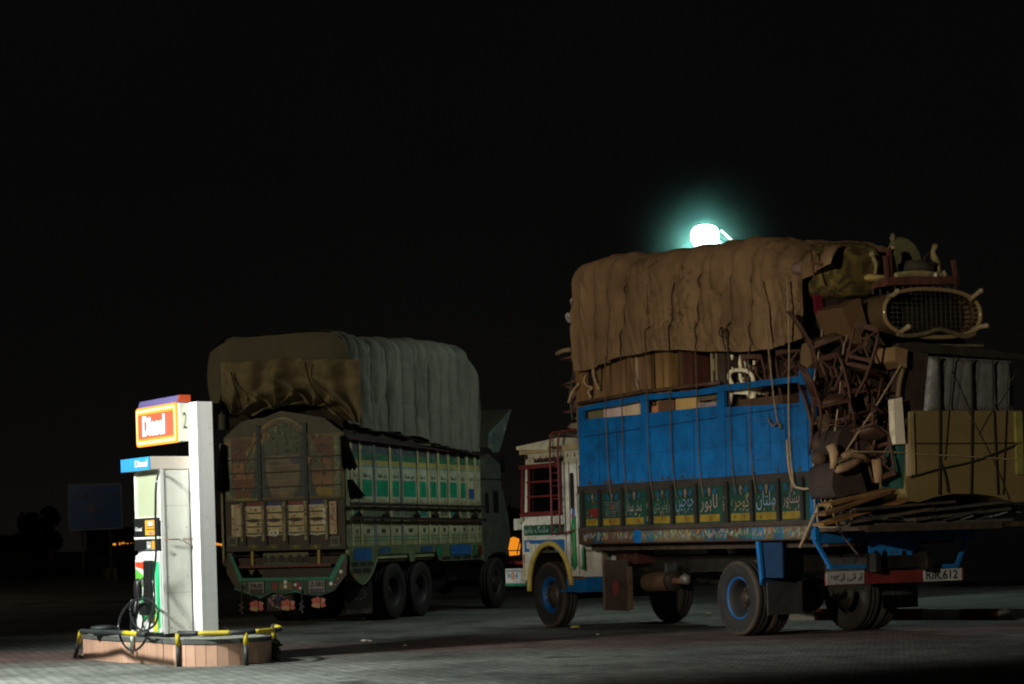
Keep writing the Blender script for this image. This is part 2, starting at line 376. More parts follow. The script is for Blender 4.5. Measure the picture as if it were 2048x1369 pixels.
#@@SETTING
# ================================================================== GROUND
def ground_mat():
    m = bpy.data.materials.new('block_paving'); m.use_nodes = True
    t = m.node_tree; n = t.nodes.new; l = t.links.new; b = t.nodes['Principled BSDF']
    tx = n('ShaderNodeTexCoord')
    mp = n('ShaderNodeMapping'); mp.inputs['Rotation'].default_value = (0, 0, R(28)); l(tx.outputs['Object'], mp.inputs[0])
    br = n('ShaderNodeTexBrick'); br.inputs['Scale'].default_value = 1.0; br.inputs['Brick Width'].default_value = .22
    br.inputs['Row Height'].default_value = .11; br.inputs['Mortar Size'].default_value = .011
    br.inputs['Color1'].default_value = (.18, .19, .175, 1); br.inputs['Color2'].default_value = (.12, .127, .117, 1); br.inputs['Mortar'].default_value = (.025, .025, .022, 1)
    l(mp.outputs[0], br.inputs[0])
    n1 = n('ShaderNodeTexNoise'); n1.inputs['Scale'].default_value = .35; n1.inputs['Detail'].default_value = 9; n1.inputs['Roughness'].default_value = .7
    l(tx.outputs['Object'], n1.inputs[0])
    r1 = n('ShaderNodeMapRange'); r1.inputs[1].default_value = .36; r1.inputs[2].default_value = .60; r1.inputs[3].default_value = .40; r1.inputs[4].default_value = 1.2
    l(n1.outputs[0], r1.inputs[0])
    mx = n('ShaderNodeMix'); mx.data_type = 'RGBA'; mx.blend_type = 'MULTIPLY'; mx.inputs[0].default_value = 1
    l(br.outputs[0], mx.inputs[6]); l(r1.outputs[0], mx.inputs[7])
    # worn and stained single blocks
    n5 = n('ShaderNodeTexNoise'); n5.inputs['Scale'].default_value = 6; n5.inputs['Detail'].default_value = 6; n5.inputs['Roughness'].default_value = .75; l(tx.outputs['Object'], n5.inputs[0])
    r5 = n('ShaderNodeMapRange'); r5.inputs[1].default_value = .35; r5.inputs[2].default_value = .65; r5.inputs[3].default_value = .55; r5.inputs[4].default_value = 1.35; l(n5.outputs[0], r5.inputs[0])
    m5 = n('ShaderNodeMix'); m5.data_type = 'RGBA'; m5.blend_type = 'MULTIPLY'; m5.inputs[0].default_value = 1; l(mx.outputs[2], m5.inputs[6]); l(r5.outputs[0], m5.inputs[7])
    n6 = n('ShaderNodeTexNoise'); n6.inputs['Scale'].default_value = .8; n6.inputs['Detail'].default_value = 3; l(tx.outputs['Object'], n6.inputs[0])
    r6 = n('ShaderNodeMapRange'); r6.inputs[1].default_value = .62; r6.inputs[2].default_value = .70; r6.inputs[3].default_value = 1; r6.inputs[4].default_value = .35; l(n6.outputs[0], r6.inputs[0])
    m6 = n('ShaderNodeMix'); m6.data_type = 'RGBA'; m6.blend_type = 'MULTIPLY'; m6.inputs[0].default_value = 1; l(m5.outputs[2], m6.inputs[6]); l(r6.outputs[0], m6.inputs[7])
    mx = m6
    # reddish clay paving in bands across the forecourt
    sp = n('ShaderNodeSeparateXYZ'); l(tx.outputs['Object'], sp.inputs[0])
    n2 = n('ShaderNodeTexNoise'); n2.inputs['Scale'].default_value = .5; l(tx.outputs['Object'], n2.inputs[0])
    ad = n('ShaderNodeMath'); ad.operation = 'MULTIPLY_ADD'; l(n2.outputs[0], ad.inputs[0]); ad.inputs[1].default_value = 2.5; l(sp.outputs['Y'], ad.inputs[2])
    rr = n('ShaderNodeValToRGB'); mr2 = n('ShaderNodeMapRange'); mr2.inputs[1].default_value = 20; mr2.inputs[2].default_value = 45; l(ad.outputs[0], mr2.inputs[0]); l(mr2.outputs[0], rr.inputs[0])
    el = rr.color_ramp.elements; el[0].position = .385; el[0].color = (0, 0, 0, 1); el[1].position = .44; el[1].color = (1, 1, 1, 1)
    q = el.new(.52); q.color = (1, 1, 1, 1); q = el.new(.58); q.color = (0, 0, 0, 1)
    m3 = n('ShaderNodeMix'); m3.data_type = 'RGBA'; m3.blend_type = 'MULTIPLY'; l(rr.outputs[0], m3.inputs[0]); l(mx.outputs[2], m3.inputs[6]); m3.inputs[7].default_value = (1.0, .62, .62, 1)
    l(m3.outputs[2], b.inputs['Base Color'])
    b.inputs['Roughness'].default_value = .8; b.inputs['Specular IOR Level'].default_value = .25
    bp = n('ShaderNodeBump'); bp.inputs['Strength'].default_value = .5; bp.inputs['Distance'].default_value = .01
    n4 = n('ShaderNodeTexNoise'); n4.inputs['Scale'].default_value = 9; n4.inputs['Detail'].default_value = 8; l(tx.outputs['Object'], n4.inputs[0])
    a2 = n('ShaderNodeMath'); a2.operation = 'SUBTRACT'; l(n4.outputs[0], a2.inputs[0]); l(br.outputs[1], a2.inputs[1])
    l(a2.outputs[0], bp.inputs['Height']); l(bp.outputs[0], b.inputs['Normal'])
    return m
g = MB(); g.face([(-900, -60, 0), (900, -60, 0), (900, 1500, 0), (-900, 1500, 0)], (.15, .15, .15))
tag(g.build('ground', ground_mat()), 'grey block paving of the forecourt', None, kind='structure')

def earth_mat(c1, c2):
    m = bpy.data.materials.new('earth'); m.use_nodes = True
    t = m.node_tree; n = t.nodes.new; l = t.links.new; b = t.nodes['Principled BSDF']
    tx = n('ShaderNodeTexCoord'); n1 = n('ShaderNodeTexNoise'); n1.inputs['Scale'].default_value = 1.2; n1.inputs['Detail'].default_value = 10
    l(tx.outputs['Object'], n1.inputs[0]); r = n('ShaderNodeValToRGB'); l(n1.outputs[0], r.inputs[0])
    r.color_ramp.elements[0].position = .35; r.color_ramp.elements[0].color = (*c1, 1); r.color_ramp.elements[1].position = .65; r.color_ramp.elements[1].color = (*c2, 1)
    l(r.outputs[0], b.inputs['Base Color']); b.inputs['Roughness'].default_value = .95
    bp = n('ShaderNodeBump'); bp.inputs['Strength'].default_value = .6; bp.inputs['Distance'].default_value = .05
    l(n1.outputs[0], bp.inputs['Height']); l(bp.outputs[0], b.inputs['Normal'])
    return m
# raised verge behind the blue truck, with its red and white painted kerb
k0 = Vector(gnd(1560, 1241)); k1 = Vector(gnd(2600, 1240))
kd = (k1 - k0).normalized(); kn = Vector((-kd.y, kd.x, 0))
if kn.y < 0: kn = -kn
kb = MB()
n_k = 30
for i in range(n_k):
    a = k0 + kd * (i * .62); b_ = k0 + kd * (i * .62 + .612)
    c = (.15, .03, .024) if i % 2 else (.33, .32, .28)
    p = [a, b_, b_ + kn * .22, a + kn * .22]
    h = .17 + .006 * math.sin(i * 7.3)
    q = [x + Vector((0, 0, h)) for x in p]
    q[0] = q[0] + kn * .03; q[1] = q[1] + kn * .03
    kb.add([*p, *q], [(0, 1, 5, 4), (1, 2, 6, 5), (2, 3, 7, 6), (3, 0, 4, 7), (4, 5, 6, 7)], c)
tag(kb.build('kerb', 'stone'), 'red and white painted kerb behind the blue truck', None, kind='structure')
vg = MB()
kk = [k0 + kn * .22, k0 + kd * (n_k * .62) + kn * .22, k0 + kd * (n_k * .62) + kn * 26, k0 + kn * 26]
vg.face([(p.x, p.y, .165) for p in kk], (.2, .2, .18))
tag(vg.build('pavement', earth_mat((.10, .12, .10), (.17, .19, .16))), 'raised pavement behind the kerb', None, kind='structure')
# rough earth verge beyond the forecourt, left
rv = MB()
def rvf(u, v):
    x = -26 + 27 * u; y = 62 + 60 * v
    e = min(1, min(u, 1 - u) * 8, v * 6)
    return (x, y, .004 + e * (.25 + .35 * noise.noise(Vector((x * .22, y * .15, 3))) + .08 * noise.noise(Vector((x * 1.3, y * .7, 9)))))
rv.grid(rvf, 60, 40, (.1, .09, .07))
tag(rv.build('verge', earth_mat((.05, .045, .03), (.12, .10, .07))), 'rough earth verge along the forecourt', None, kind='structure')

# ================================================================== PUMP ISLAND
ISL_H = .32
near = [(-2.42, -.19), (-1.7, -.21), (-.92, -.21), (-.78, -.10), (-.3, -.06), (.25, -.08)]
rnd_end = arc(.50, .52, .60, .62, -88, 88, 14)
poly = near + rnd_end + [(.1, 1.14), (-2.42, 1.14)]
isl = thing('pump_island', 'low pink tiled island with rounded end under the fuel pump', 'pump island', PF, (0, 0, 0))
def flat(p, q, d): return (p, q, d)
tb = MB(); tb.prism(poly, flat, 0, ISL_H - .05, (.5, .3, .2))
# tiles standing upright round the wall
tl = MB(); rr = random.Random(4)
loop = poly + [poly[0]]
for (a, b_) in zip(loop[:-1], loop[1:]):
    a = Vector((*a, 0)); b_ = Vector((*b_, 0)); d = b_ - a; ln = d.length; n_ = max(1, round(ln / .095)); d.normalize(); nn = Vector((d.y, -d.x, 0))
    for i in range(n_):
        s0 = ln * i / n_ + .003; s1 = ln * (i + 1) / n_ - .003
        t = rr.uniform(.86, 1.08); c = (.56 * t, .335 * t, .235 * t)
        A_ = a + d * s0; B_ = a + d * s1; o_ = nn * .008
        tl.add([A_ + o_, B_ + o_, B_ + o_ + Vector((0, 0, ISL_H - .055)), A_ + o_ + Vector((0, 0, ISL_H - .055)), A_, B_, B_ + Vector((0, 0, ISL_H - .055)), A_ + Vector((0, 0, ISL_H - .055))],
               [(0, 1, 2, 3), (0, 4, 5, 1), (1, 5, 6, 2), (0, 3, 7, 4), (3, 2, 6, 7)], c)
part('core', tb, 'stone', isl)
part('tiled_wall', tl, M['plastic'], isl)
cp = MB()
cx_ = sum(p[0] for p in poly) / len(poly); cy_ = sum(p[1] for p in poly) / len(poly)
def grow(P, k):
    out = []
    n_ = len(P)
    for i in range(n_):
        a = Vector(P[i - 1]); b_ = Vector(P[i]); c_ = Vector(P[(i + 1) % n_])
        d1 = (b_ - a).normalized(); d2 = (c_ - b_).normalized(); d = (d1 + d2)
        d = d.normalized() if d.length > 1e-4 else d1
        out.append((b_.x + d.y * k, b_.y - d.x * k))
    return out
cp.prism(grow(poly, .022), flat, ISL_H - .05, ISL_H, (.10, .105, .10))
part('edging', cp, 'stone', isl)
tp = MB(); tp.prism(grow(poly, -.06), flat, ISL_H - .02, ISL_H + .004, (.30, .31, .26)); part('deck', tp, 'stone', isl)

# ------------------------------------------------------------------ dispenser
Z0 = ISL_H + .004
CW, CD = .87, .385           # cabinet width (x from -CW to 0) and depth (y 0..CD)
dsp = thing('fuel_dispenser', 'white diesel dispenser with blue header and looping black hose', 'fuel pump', PF, (-CW / 2, CD / 2, Z0), traced=True)
def zz(u, v, y=0.): return PF.side(u, v, y)[1]
TOPZ = zz(330, 912); HB = zz(330, 938)
c_w = (.66, .67, .60); c_f = (.72, .74, .64)
cb = MB()
cb.box(-CW + .02, -.012, .012, CD, Z0 + .05, HB, c_w)
part('cabinet', cb, 'clean', dsp, bevel=.008)
pl = MB(); pl.box(-CW + .05, -.04, .03, CD - .03, Z0, Z0 + .05, (.03, .03, .03)); part('plinth', pl, 'steel', dsp)
dt = st = MB(); rnd = random.Random(19)
for yy in (.09, .33):
    for z_ in (Z0 + .12, Z0 + .75, Z0 + 1.35, HB - .10): dt.lathe([(0, .004), (.006, .003), (.008, 0)], Matrix.Translation((-.006, yy, z_)) @ Matrix.Rotation(R(90), 4, 'Y'), (.25, .25, .22), 8)
pt = Paint(dt, lambda p, q, o: (-.006 + o, p, q), .0008)
for z_ in (Z0 + .55, Z0 + 1.62): pt(rect(.05, .36, z_, z_ + .004), (.30, .30, .26))
for i in range(16): y_, z_ = rnd.uniform(.06, .35), rnd.uniform(Z0 + .06, HB - .1); h_ = rnd.uniform(.01, .09); pt([(y_, z_), (y_ + .003, z_), (y_ + .002, z_ - h_)], (.46, .44, .36))
for i in range(30): y_, z_ = rnd.uniform(.05, .36), Z0 + .05 + rnd.random() ** 2 * .25; r_ = rnd.uniform(.003, .010); pt(ell(y_, z_, r_, r_ * .7, 6), (.36, .33, .27))
pt(rect(.10, .16, Z0 + 1.02, Z0 + 1.06), (.5, .48, .42))
# side trim strips and seams on the side facing the camera
st.box(-.012, .002, 0, .045, Z0 + .05, HB, (.74, .74, .72)); st.box(-.012, -.006, .045, CD - .02, Z0 + .06, HB - .01, (.68, .68, .61))
part('side_panel', st, 'clean', dsp)
z_rec0, z_rec1 = zz(330, 1041), HB - .02
fr = MB()   # frame of the deep upper recess
fr.box(-CW, -CW + .05, -.01, .012, z_rec0, z_rec1, c_f); fr.box(-.05, 0, -.01, .012, z_rec0, z_rec1, c_f)
fr.box(-CW + .05, -.05, -.01, .012, z_rec0, z_rec0 + .05, c_f)
fr.box(-CW + .05, -.05, .008, .0118, z_rec0 + .05, z_rec1, (.36, .39, .27))
part('upper_panel', fr, 'clean', dsp, bevel=.005)
# display block, upper and lower black fascias
z1, z2, z3, z4 = zz(330, 1036), zz(330, 1073), zz(330, 1078), zz(330, 1101)
def pf(p, q, o=0): return (p, -.03 - o, q)
db = MB(); db.box(-CW + .01, -.02, -.03, .012, z2, z1 + .01, BLACK); db.box(-CW + .01, -.02, -.03, .012, z4, z3, BLACK)
db.box(-CW + .01, -.02, -.034, .012, z3 + .001, z2 - .001, (.66, .70, .58))
d_o = part('display_panel', db, 'plastic', dsp, bevel=.004)
dl = MB(); pt = Paint(dl, pf, .002)
hh = z1 - z2
pt(rect(-.47, -.10, z2 + .02, z1 - .02), (.62, .33, .03)); pt(rect(-.36, -.22, z1 - .09, z1 - .035), (.5, .5, .7)); pt(rect(-.34, -.20, z2 + .03, z2 + .06), (.35, .15, .25))
pt(rect(-.43, -.15, z2 + .085, z2 + .10), (.12, .06, .02)); pt(rect(-.43, -.15, z2 + .12, z2 + .13), (.12, .06, .02))
write(dl, 'Diesel', pf, -.78, -.56, z2 + .075, z2 + .125, (.7, .7, .68), .003, .02)
pt(rect(-.42, -.30, z4 + .03, z3 - .03), (.55, .55, .5)); pt(rect(-.27, -.13, z4 + .02, z3 - .02), (.50, .26, .03)); pt(ell(-.36, z3 - .05, .035, .03), (.2, .2, .2))
pt(rect(-.47, -.15, z4 + .008, z4 + .02), (.15, .2, .22))
part('display_graphics', dl, 'plastic', d_o)
# lower nozzle panel: white curved apron with green side and red top
zl1, zl0 = zz(330, 1112), Z0 + .07
ap = MB()
ap.prism([(-CW, zl0), (-.02, zl0), (-.02, z4 - .01), (-.60, z4 - .01), (-CW + .03, z4 - .06), (-CW, z4 - .12)], lambda p, q, d: (p, d, q), -.022, .012, (.72, .73, .70))
part('lower_panel', ap, 'clean', dsp, bevel=.004)
ag = MB(); pt = Paint(ag, lambda p, q, o: (p, -.022 - o, q), .002)
hz = z4 - .14
pt([(-CW + .01, hz), (-.33, hz), (-.36, hz - .12), (-.55, hz - .05), (-CW + .01, hz - .02)], (.12, .50, .05))
pt([(-CW + .01, hz), (-.42, hz), (-.30, hz - .20), (-.40, hz - .26), (-.55, hz - .10), (-CW + .01, hz - .06)], (.80, .06, .02))
pt([(-CW + .01, hz - .08), (-.62, hz - .16), (-.52, hz - .34), (-CW + .01, hz - .26)], (.12, .50, .05))
pt([(-.20, hz), (-.05, hz), (-.045, zl0 + .05), (-.16, zl0 + .05), (-.10, hz - .9), (-.18, hz - .5)], (.03, .52, .20))
pt([(-.28, hz - .5), (-.20, hz - .5), (-.14, hz - .9), (-.18, zl0 + .15), (-.24, hz - .9)], (.16, .60, .10))
pt(ell(-.60, Z0 + .36, .12, .165, 20), (.02, .28, .08)); pt(ell(-.60, Z0 + .40, .07, .10, 16), (.06, .42, .14))
pt(rect(-.30, -.14, Z0 + .075, Z0 + .24), (.55, .50, .05))
part('lower_graphics', ag, 'plastic', dsp)
# nozzle in its holster
nb = MB(); nb.box(-.42, -.20, -.10, -.022, hz - .52, hz + .02, BLACK); nb.box(-.44, -.22, -.16, -.02, hz - .66, hz - .50, BLACK)
part('nozzle_holster', nb, 'plastic', dsp, bevel=.02)
nz_ = MB()
nx, nz0 = -.52, hz - .38
nz_.blob(nx, -.13, nz0 + .03, .07, .05, .15, BLACK, 8, .8)
nz_.tube([(nx - .02, -.13, nz0 - .06), (nx - .14, -.14, nz0 - .36), (nx - .17, -.14, nz0 - .46)], [.030, .026, .03], BLACK, 8)
nz_.tube([(nx + .03, -.13, nz0 + .12), (nx + .13, -.12, nz0 + .17), (nx + .17, -.11, nz0 + .08)], .018, (.08, .08, .08), 8)
nz_.tube([(nx + .06, -.14, nz0 - .02), (nx + .08, -.16, nz0 - .22), (nx - .02, -.15, nz0 - .32), (nx - .10, -.15, nz0 - .33)], .010, BLACK, 6)
nzo = part('nozzle', nz_, 'plastic', dsp)
cf_ = MB(); cf_.tube([(nx - .17, -.14, nz0 - .46), (nx - .27, -.15, nz0 - .72)], [.026, .034], (.62, .66, .55), 10); part('swivel', cf_, 'clean', nzo)
# hose, traced from the header down past the island and round in a loop
def hp(u, v, y): x, z = PF.side(u, v, y); return (x, y, z)
hose_px = [(318, 943, -.02), (315, 955, -.08), (312, 975, -.11), (311, 1010, -.12), (311, 1050, -.12), (312, 1100, -.12), (310, 1130, -.13), (306, 1160, -.15), (308, 1190, -.18), (305, 1222, -.22), (299, 1252, -.27), (292, 1278, -.32),
           (280, 1295, -.35), (266, 1302, -.37), (251, 1294, -.37), (241, 1275, -.36), (237, 1255, -.34), (241, 1233, -.31), (252, 1214, -.28), (268, 1202, -.25), (285, 1198, -.22), (300, 1200, -.20), (311, 1212, -.19), (316, 1228, -.19), (312, 1245, -.21), (301, 1257, -.23),
           (286, 1262, -.24), (273, 1254, -.24), (264, 1238, -.23), (260, 1220, -.21), (264, 1204, -.19), (268, 1194, -.17)]
ctrl = [Vector(hp(*p)) for p in hose_px]
def smooth(P, k=5):
    out = []
    for i in range(len(P) - 1):
        a, b_, c_, d_ = P[max(i - 1, 0)], P[i], P[i + 1], P[min(i + 2, len(P) - 1)]
        for j in range(k):
            t = j / k
            out.append(.5 * ((2 * b_) + (c_ - a) * t + (2 * a - 5 * b_ + 4 * c_ - d_) * t * t + (3 * b_ - a - 3 * c_ + d_) * t ** 3))
    out.append(P[-1]); return out
end = Vector((nx - .27, -.15, nz0 - .72)); ctrl[-1] = end
hs = MB(); hs.tube(smooth(ctrl), .0145, (.02, .022, .025), 10); part('hose', hs, M['gloss'], dsp)
# blue header box
hd = MB(); hy = -.12
hd.box(-1.0, 0, hy, CD + .02, HB, TOPZ, (.62, .55, .48)); hdo = part('header', hd, 'clean', dsp, bevel=.006)
hf = MB(); hf.box(-1.0, 0, hy - .012, hy, HB, TOPZ, (.03, .24, .52)); fo = part('header_sign', hf, 'clean', hdo)
hw = MB(); write(hw, 'Diesel', lambda p, q, o: (p, hy - .012 - o, q), -.47, -.05, HB + .04, TOPZ - .035, (.8, .82, .82), .003, .03)
part('lettering', hw, 'plastic', fo)

# ------------------------------------------------------------------ column with the lit sign
twx0, twx1, twy0, twy1 = -.01, .27, .395, .60
TT = PF.side(395, 803, twy0)[1]
cl = thing('sign_column', 'tall white column carrying a glowing red diesel sign', 'sign column', PF, (twx1 / 2, .5, Z0), traced=True)
cm = MB(); cm.box(twx0, twx1, twy0, twy1, Z0, TT, (.74, .74, .74))
pt = Paint(cm, lambda p, q, o: (twx1 + o, p, q), .001); rnd = random.Random(77)
for i in range(40): y_, z_ = rnd.uniform(twy0 + .02, twy1 - .03), rnd.uniform(Z0 + .1, TT - .1); l_ = rnd.uniform(.006, .03); pt([(y_, z_), (y_ + l_, z_ + rnd.uniform(-.01, .01)), (y_ + l_ * .6, z_ - .004)], rnd.choice([(.35, .33, .30), (.12, .12, .12), (.5, .48, .45)]))
pt(rect(twy0 + .002, twy0 + .006, Z0 + .02, TT - .01), (.45, .45, .43))
part('column', cm, 'clean', cl)
bp_ = MB(); bp_.box(twx0 - .03, twx1 + .03, twy0 - .02, twy1 + .03, Z0, Z0 + .012, (.2, .2, .2)); part('base_plate', bp_, 'steel', cl)
sy0, sy1 = .27, .395
SX0 = PF.side(277, 850, sy0)[0]; SX1 = 0.0
SZ1 = PF.side(359, 806, sy0)[1]; SZ0 = PF.side(359, 883, sy0)[1]
sb = MB(); sb.box(SX0, SX1 + .012, sy0, sy1, SZ0, SZ1, (.62, .64, .52)); sbo = part('sign_box', sb, 'clean', cl, bevel=.008)
def sf(p, q, o=0): return (p, sy0 - .004 - o, q)
bd = MB(); bw = .085
bd.prism(rrect(SX0 - .01, SX1 - .02, SZ0 - .01, SZ1 + .01, .05), lambda p, q, d: (p, d, q), sy0 - .03, sy0 - .001, (1, 1, 1)); part('lit_border', bd, M['sign_border'], sbo)
b2 = MB()
def ring(mb, x0, x1, z0, z1, wd, y, c, r=.03):
    a = rrect(x0, x1, z0, z1, r); b = rrect(x0 + wd, x1 - wd, z0 + wd, z1 - wd, r * .6)
    n_ = len(a)
    for i in range(n_):
        j = (i + 1) % n_; mb.face([(a[i][0], y, a[i][1]), (a[j][0], y, a[j][1]), (b[j][0], y, b[j][1]), (b[i][0], y, b[i][1])], c)
ring(b2, SX0 + .02, SX1 - .05, SZ0 + .018, SZ1 - .018, .034, sy0 - .034, (1, 1, 1)); part('lit_tube', b2, M['sign_border_core'], sbo)
fc = MB(); fc.prism(rrect(SX0 + bw, SX1 - bw - .04, SZ0 + bw, SZ1 - bw, .015), lambda p, q, d: (p, d, q), sy0 - .037, sy0 - .031, (1, 1, 1)); part('lit_face', fc, M['sign_red'], sbo)
lw = MB(); zc = (SZ0 + SZ1) / 2; ww = SX1 - SX0
write(lw, 'Diesel', lambda p, q, o: (p, sy0 - .037 - o, q), SX0 + .19 * ww, SX1 - .27 * ww, zc - .125, zc + .13, (1, 1, 1), .003, .035); part('lit_lettering', lw, M['sign_white'], sbo)
cpz = PF.side(330, 794, sy0)[1]
ct = MB(); ct.prism([(SZ1 + .012, sy0 - .01), (SZ1 + .10, sy0 + .02), (SZ1 + .10, sy1 + .03), (SZ1 + .012, sy1 + .03)], lambda p, q, d: (d, q, p), SX0 + .02, SX1 - .04, (1, 1, 1)); part('sign_cap', ct, M['sign_cap'], sbo)
ce = MB(); ce.prism([(SZ1 + .012, sy0 - .01), (SZ1 + .10, sy0 + .02), (SZ1 + .10, sy1 + .03), (SZ1 + .012, sy1 + .03)], lambda p, q, d: (d, q, p), SX1 - .038, SX1 + .01, (1, 1, 1)); part('cap_end_glow', ce, M['cap_end_glow'], sbo)
tw_ = MB(); write(tw_, '2', lambda p, q, o: (SX1 + .012 + o, p, q), sy0 + .045, sy0 + .095, zc - .08, zc + .12, (.04, .04, .04), .003); part('bay_number', tw_, 'plastic', sbo)
# rusty pipe tying the dispenser to the column
rp_ = MB(); z_ = PF.rear(360, 1079, .03)[1]
rp_.tube([(.03, .02, z_), (.03, .25, z_), (.03, .395, z_)], .008, (.30, .14, .06), 6); rp_.cyl((.03, .24, z_ - .01), (.07, .24, z_ - .01), .018, (.6, .6, .5), 8)
rp_.tube([(.035, .25, z_), (.04, .31, z_ - .05), (.03, .38, z_ - .08)], .006, (.3, .16, .08), 5)
part('tie_pipe', rp_, 'steel', dsp)

# ------------------------------------------------------------------ striped guard rails
def rail(name, label, pts, posts, seg_l, start=0, r=.031):
    t = thing(name, label, 'guard rail', PF, (posts[0][0][0], posts[0][0][1], 0), traced=True)
    P = smooth([Vector(p) for p in pts], 8); d = 0; k = start; run = [P[0]]; mbs = MB()
    for a, b_ in zip(P[:-1], P[1:]):
        d += (b_ - a).length; run.append(b_)
        if d > seg_l[k % len(seg_l)][0]:
            mbs.tube(run, r, seg_l[k % len(seg_l)][1], 10); run = [b_]; d = 0; k += 1
    if len(run) > 1: mbs.tube(run, r, seg_l[k % len(seg_l)][1], 10)
    part('rail', mbs, 'paint', t)
    for bot, top in posts:
        m_ = MB(); bot = Vector(bot); top = Vector(top); mid = bot.lerp(top, .62)
        m_.tube([bot, mid], r * .95, (.03, .035, .035), 10); m_.tube([mid, top], r * .97, (.55, .42, .02), 10)
        part('post', m_, 'paint', t)
    return t
YB = [(.30, (.03, .035, .035)), (.36, (.55, .42, .02))]
hR = .40
def inv0(u, v, z=0.): return PF.inv(gnd(u, v, z))
a_ = inv0(357, 1334); b_ = inv0(493, 1332); c3 = inv0(549, 1320)
rail('guard_rail', 'yellow and black striped pipe rail round the rounded island end', [(a_[0] - .02, a_[1] + .02, hR), (a_[0] + .2, a_[1] + .1, hR), (b_[0] - .12, b_[1] - .22, hR), (b_[0], b_[1], hR), (b_[0] - .10, b_[1] + .35, hR), (b_[0] - .50, b_[1] + .68, hR), (c3[0], c3[1], hR + .02)],
     [((a_[0], a_[1], 0), (a_[0], a_[1], hR)), ((b_[0], b_[1], 0), (b_[0], b_[1], hR)), ((c3[0], c3[1], 0), (c3[0], c3[1], hR + .03))], YB)
a_ = inv0(150, 1316); t_ = inv0(162, 1263, hR); e1 = inv0(240, 1266, hR); e2 = inv0(290, 1270, hR)
YB2 = [(1.15, (.03, .035, .035)), (.5, (.55, .42, .02)), (2, (.03, .035, .035))]
rail('guard_rail', 'bent striped pipe rail with a leaning post at the far left island end', [(t_[0], t_[1], hR), (e1[0], e1[1], hR), (e2[0], e2[1], hR)], [((a_[0], a_[1], 0), (t_[0], t_[1], hR))], YB2)
# dark lidded pot behind the island
q = gnd(208, 1275, .0)
pm = MB(); pm.lathe([(0, 0), (.14, 0), (.17, .12), (.16, .16), (.19, .17), (.19, .21), (.12, .24), (0, .25)], Matrix.Translation((*PF.inv(q), ISL_H)), (.05, .06, .06), 20)
q2 = inv0(208, 1272, ISL_H)
pm = MB(); pm.lathe([(0, 0), (.13, 0), (.15, .05), (.14, .08), (.17, .085), (.17, .115), (.10, .13), (0, .135)], Matrix.Translation((q2[0], min(q2[1], 1.0), ISL_H + .004)), (.05, .06, .06), 20)
solo('manhole_cover', 'dark round lidded cap on the far left end of the island', 'tank cap', PF, (q2[0], min(q2[1], 1.0), ISL_H + .004), pm, 'steel')
# black cable from the column foot
cbm = MB(); cbm.tube(smooth([Vector((.24, .62, Z0 + .16)), Vector((.26, .75, Z0 + .08)), Vector((.3, .95, Z0 + .03)), Vector((.35, 1.1, Z0 + .02))]), .012, BLACK, 6)
part('cable', cbm, 'rubber', cl)
# shrub at the island end
def leafy(mb, cx, cy, cz, rx, ry, rz, n_, ls, rnd, pal):
    for _ in range(n_):
        while True:
            p = Vector((rnd.uniform(-1, 1), rnd.uniform(-1, 1), rnd.uniform(-1, 1)))
            if p.length < 1 and noise.noise(p * 2 + Vector((cx, cy, cz))) > -.12: break
        c = Vector((cx + p.x * rx, cy + p.y * ry, cz + p.z * rz))
        a = Vector((rnd.gauss(0, 1), rnd.gauss(0, 1), rnd.gauss(.3, 1))).normalized(); b = a.cross(Vector((rnd.gauss(0, 1), rnd.gauss(0, 1), rnd.gauss(0, 1)))).normalized()
        l_ = ls * rnd.uniform(.6, 1.4); w_ = l_ * .35
        mb.face([c - a * l_, c + b * w_, c + a * l_, c - b * w_], rnd.choice(pal))
def shrub(name, label, loc, size, n_, ls, seed, pal, stems=6, group=None, cat='shrub'):
    rnd = random.Random(seed); t = thing(name, label, cat, WORLD, loc, group=group)
    m_ = MB()
    for k in range(stems):
        an = rnd.uniform(0, 6.28); e_ = Vector((math.cos(an) * size[0] * .6, math.sin(an) * size[1] * .6, size[2] * rnd.uniform(1.1, 1.7)))
        m_.tube([(0, 0, -.02), tuple(e_ * .5 + Vector((0, 0, size[2] * .2))), tuple(e_)], [.02 * size[2] + .006, .012 * size[2] + .004, .004], (.08, .06, .04), 5)
    part('stem', m_, 'wood', t)
    l = MB()
    for k in range(5): leafy(l, rnd.uniform(-.5, .5) * size[0], rnd.uniform(-.5, .5) * size[1], size[2] * rnd.uniform(.6, 1.3), size[0] * .6, size[1] * .6, size[2] * .65, n_ // 5, ls, rnd, pal)
    part('foliage', l, 'leaf', t)
    return t
GP = [(.035, .06, .02), (.05, .08, .03), (.025, .045, .015), (.07, .09, .035)]
p_ = gnd(541, 1323); shrub('shrub', 'small dark shrub at the right end of the pump island', p_, (.16, .16, .14), 1100, .028, 5, GP)
p_ = gnd(166, 1317); rk = MB(); rk.blob(0, 0, .02, .07, .05, .035, (.25, .2, .12), 6, 1, nf=.5); rko = rk.build('stone', 'stone'); rko.location = p_; tag(rko, 'small yellowish stone by the leaning rail post', 'stone')

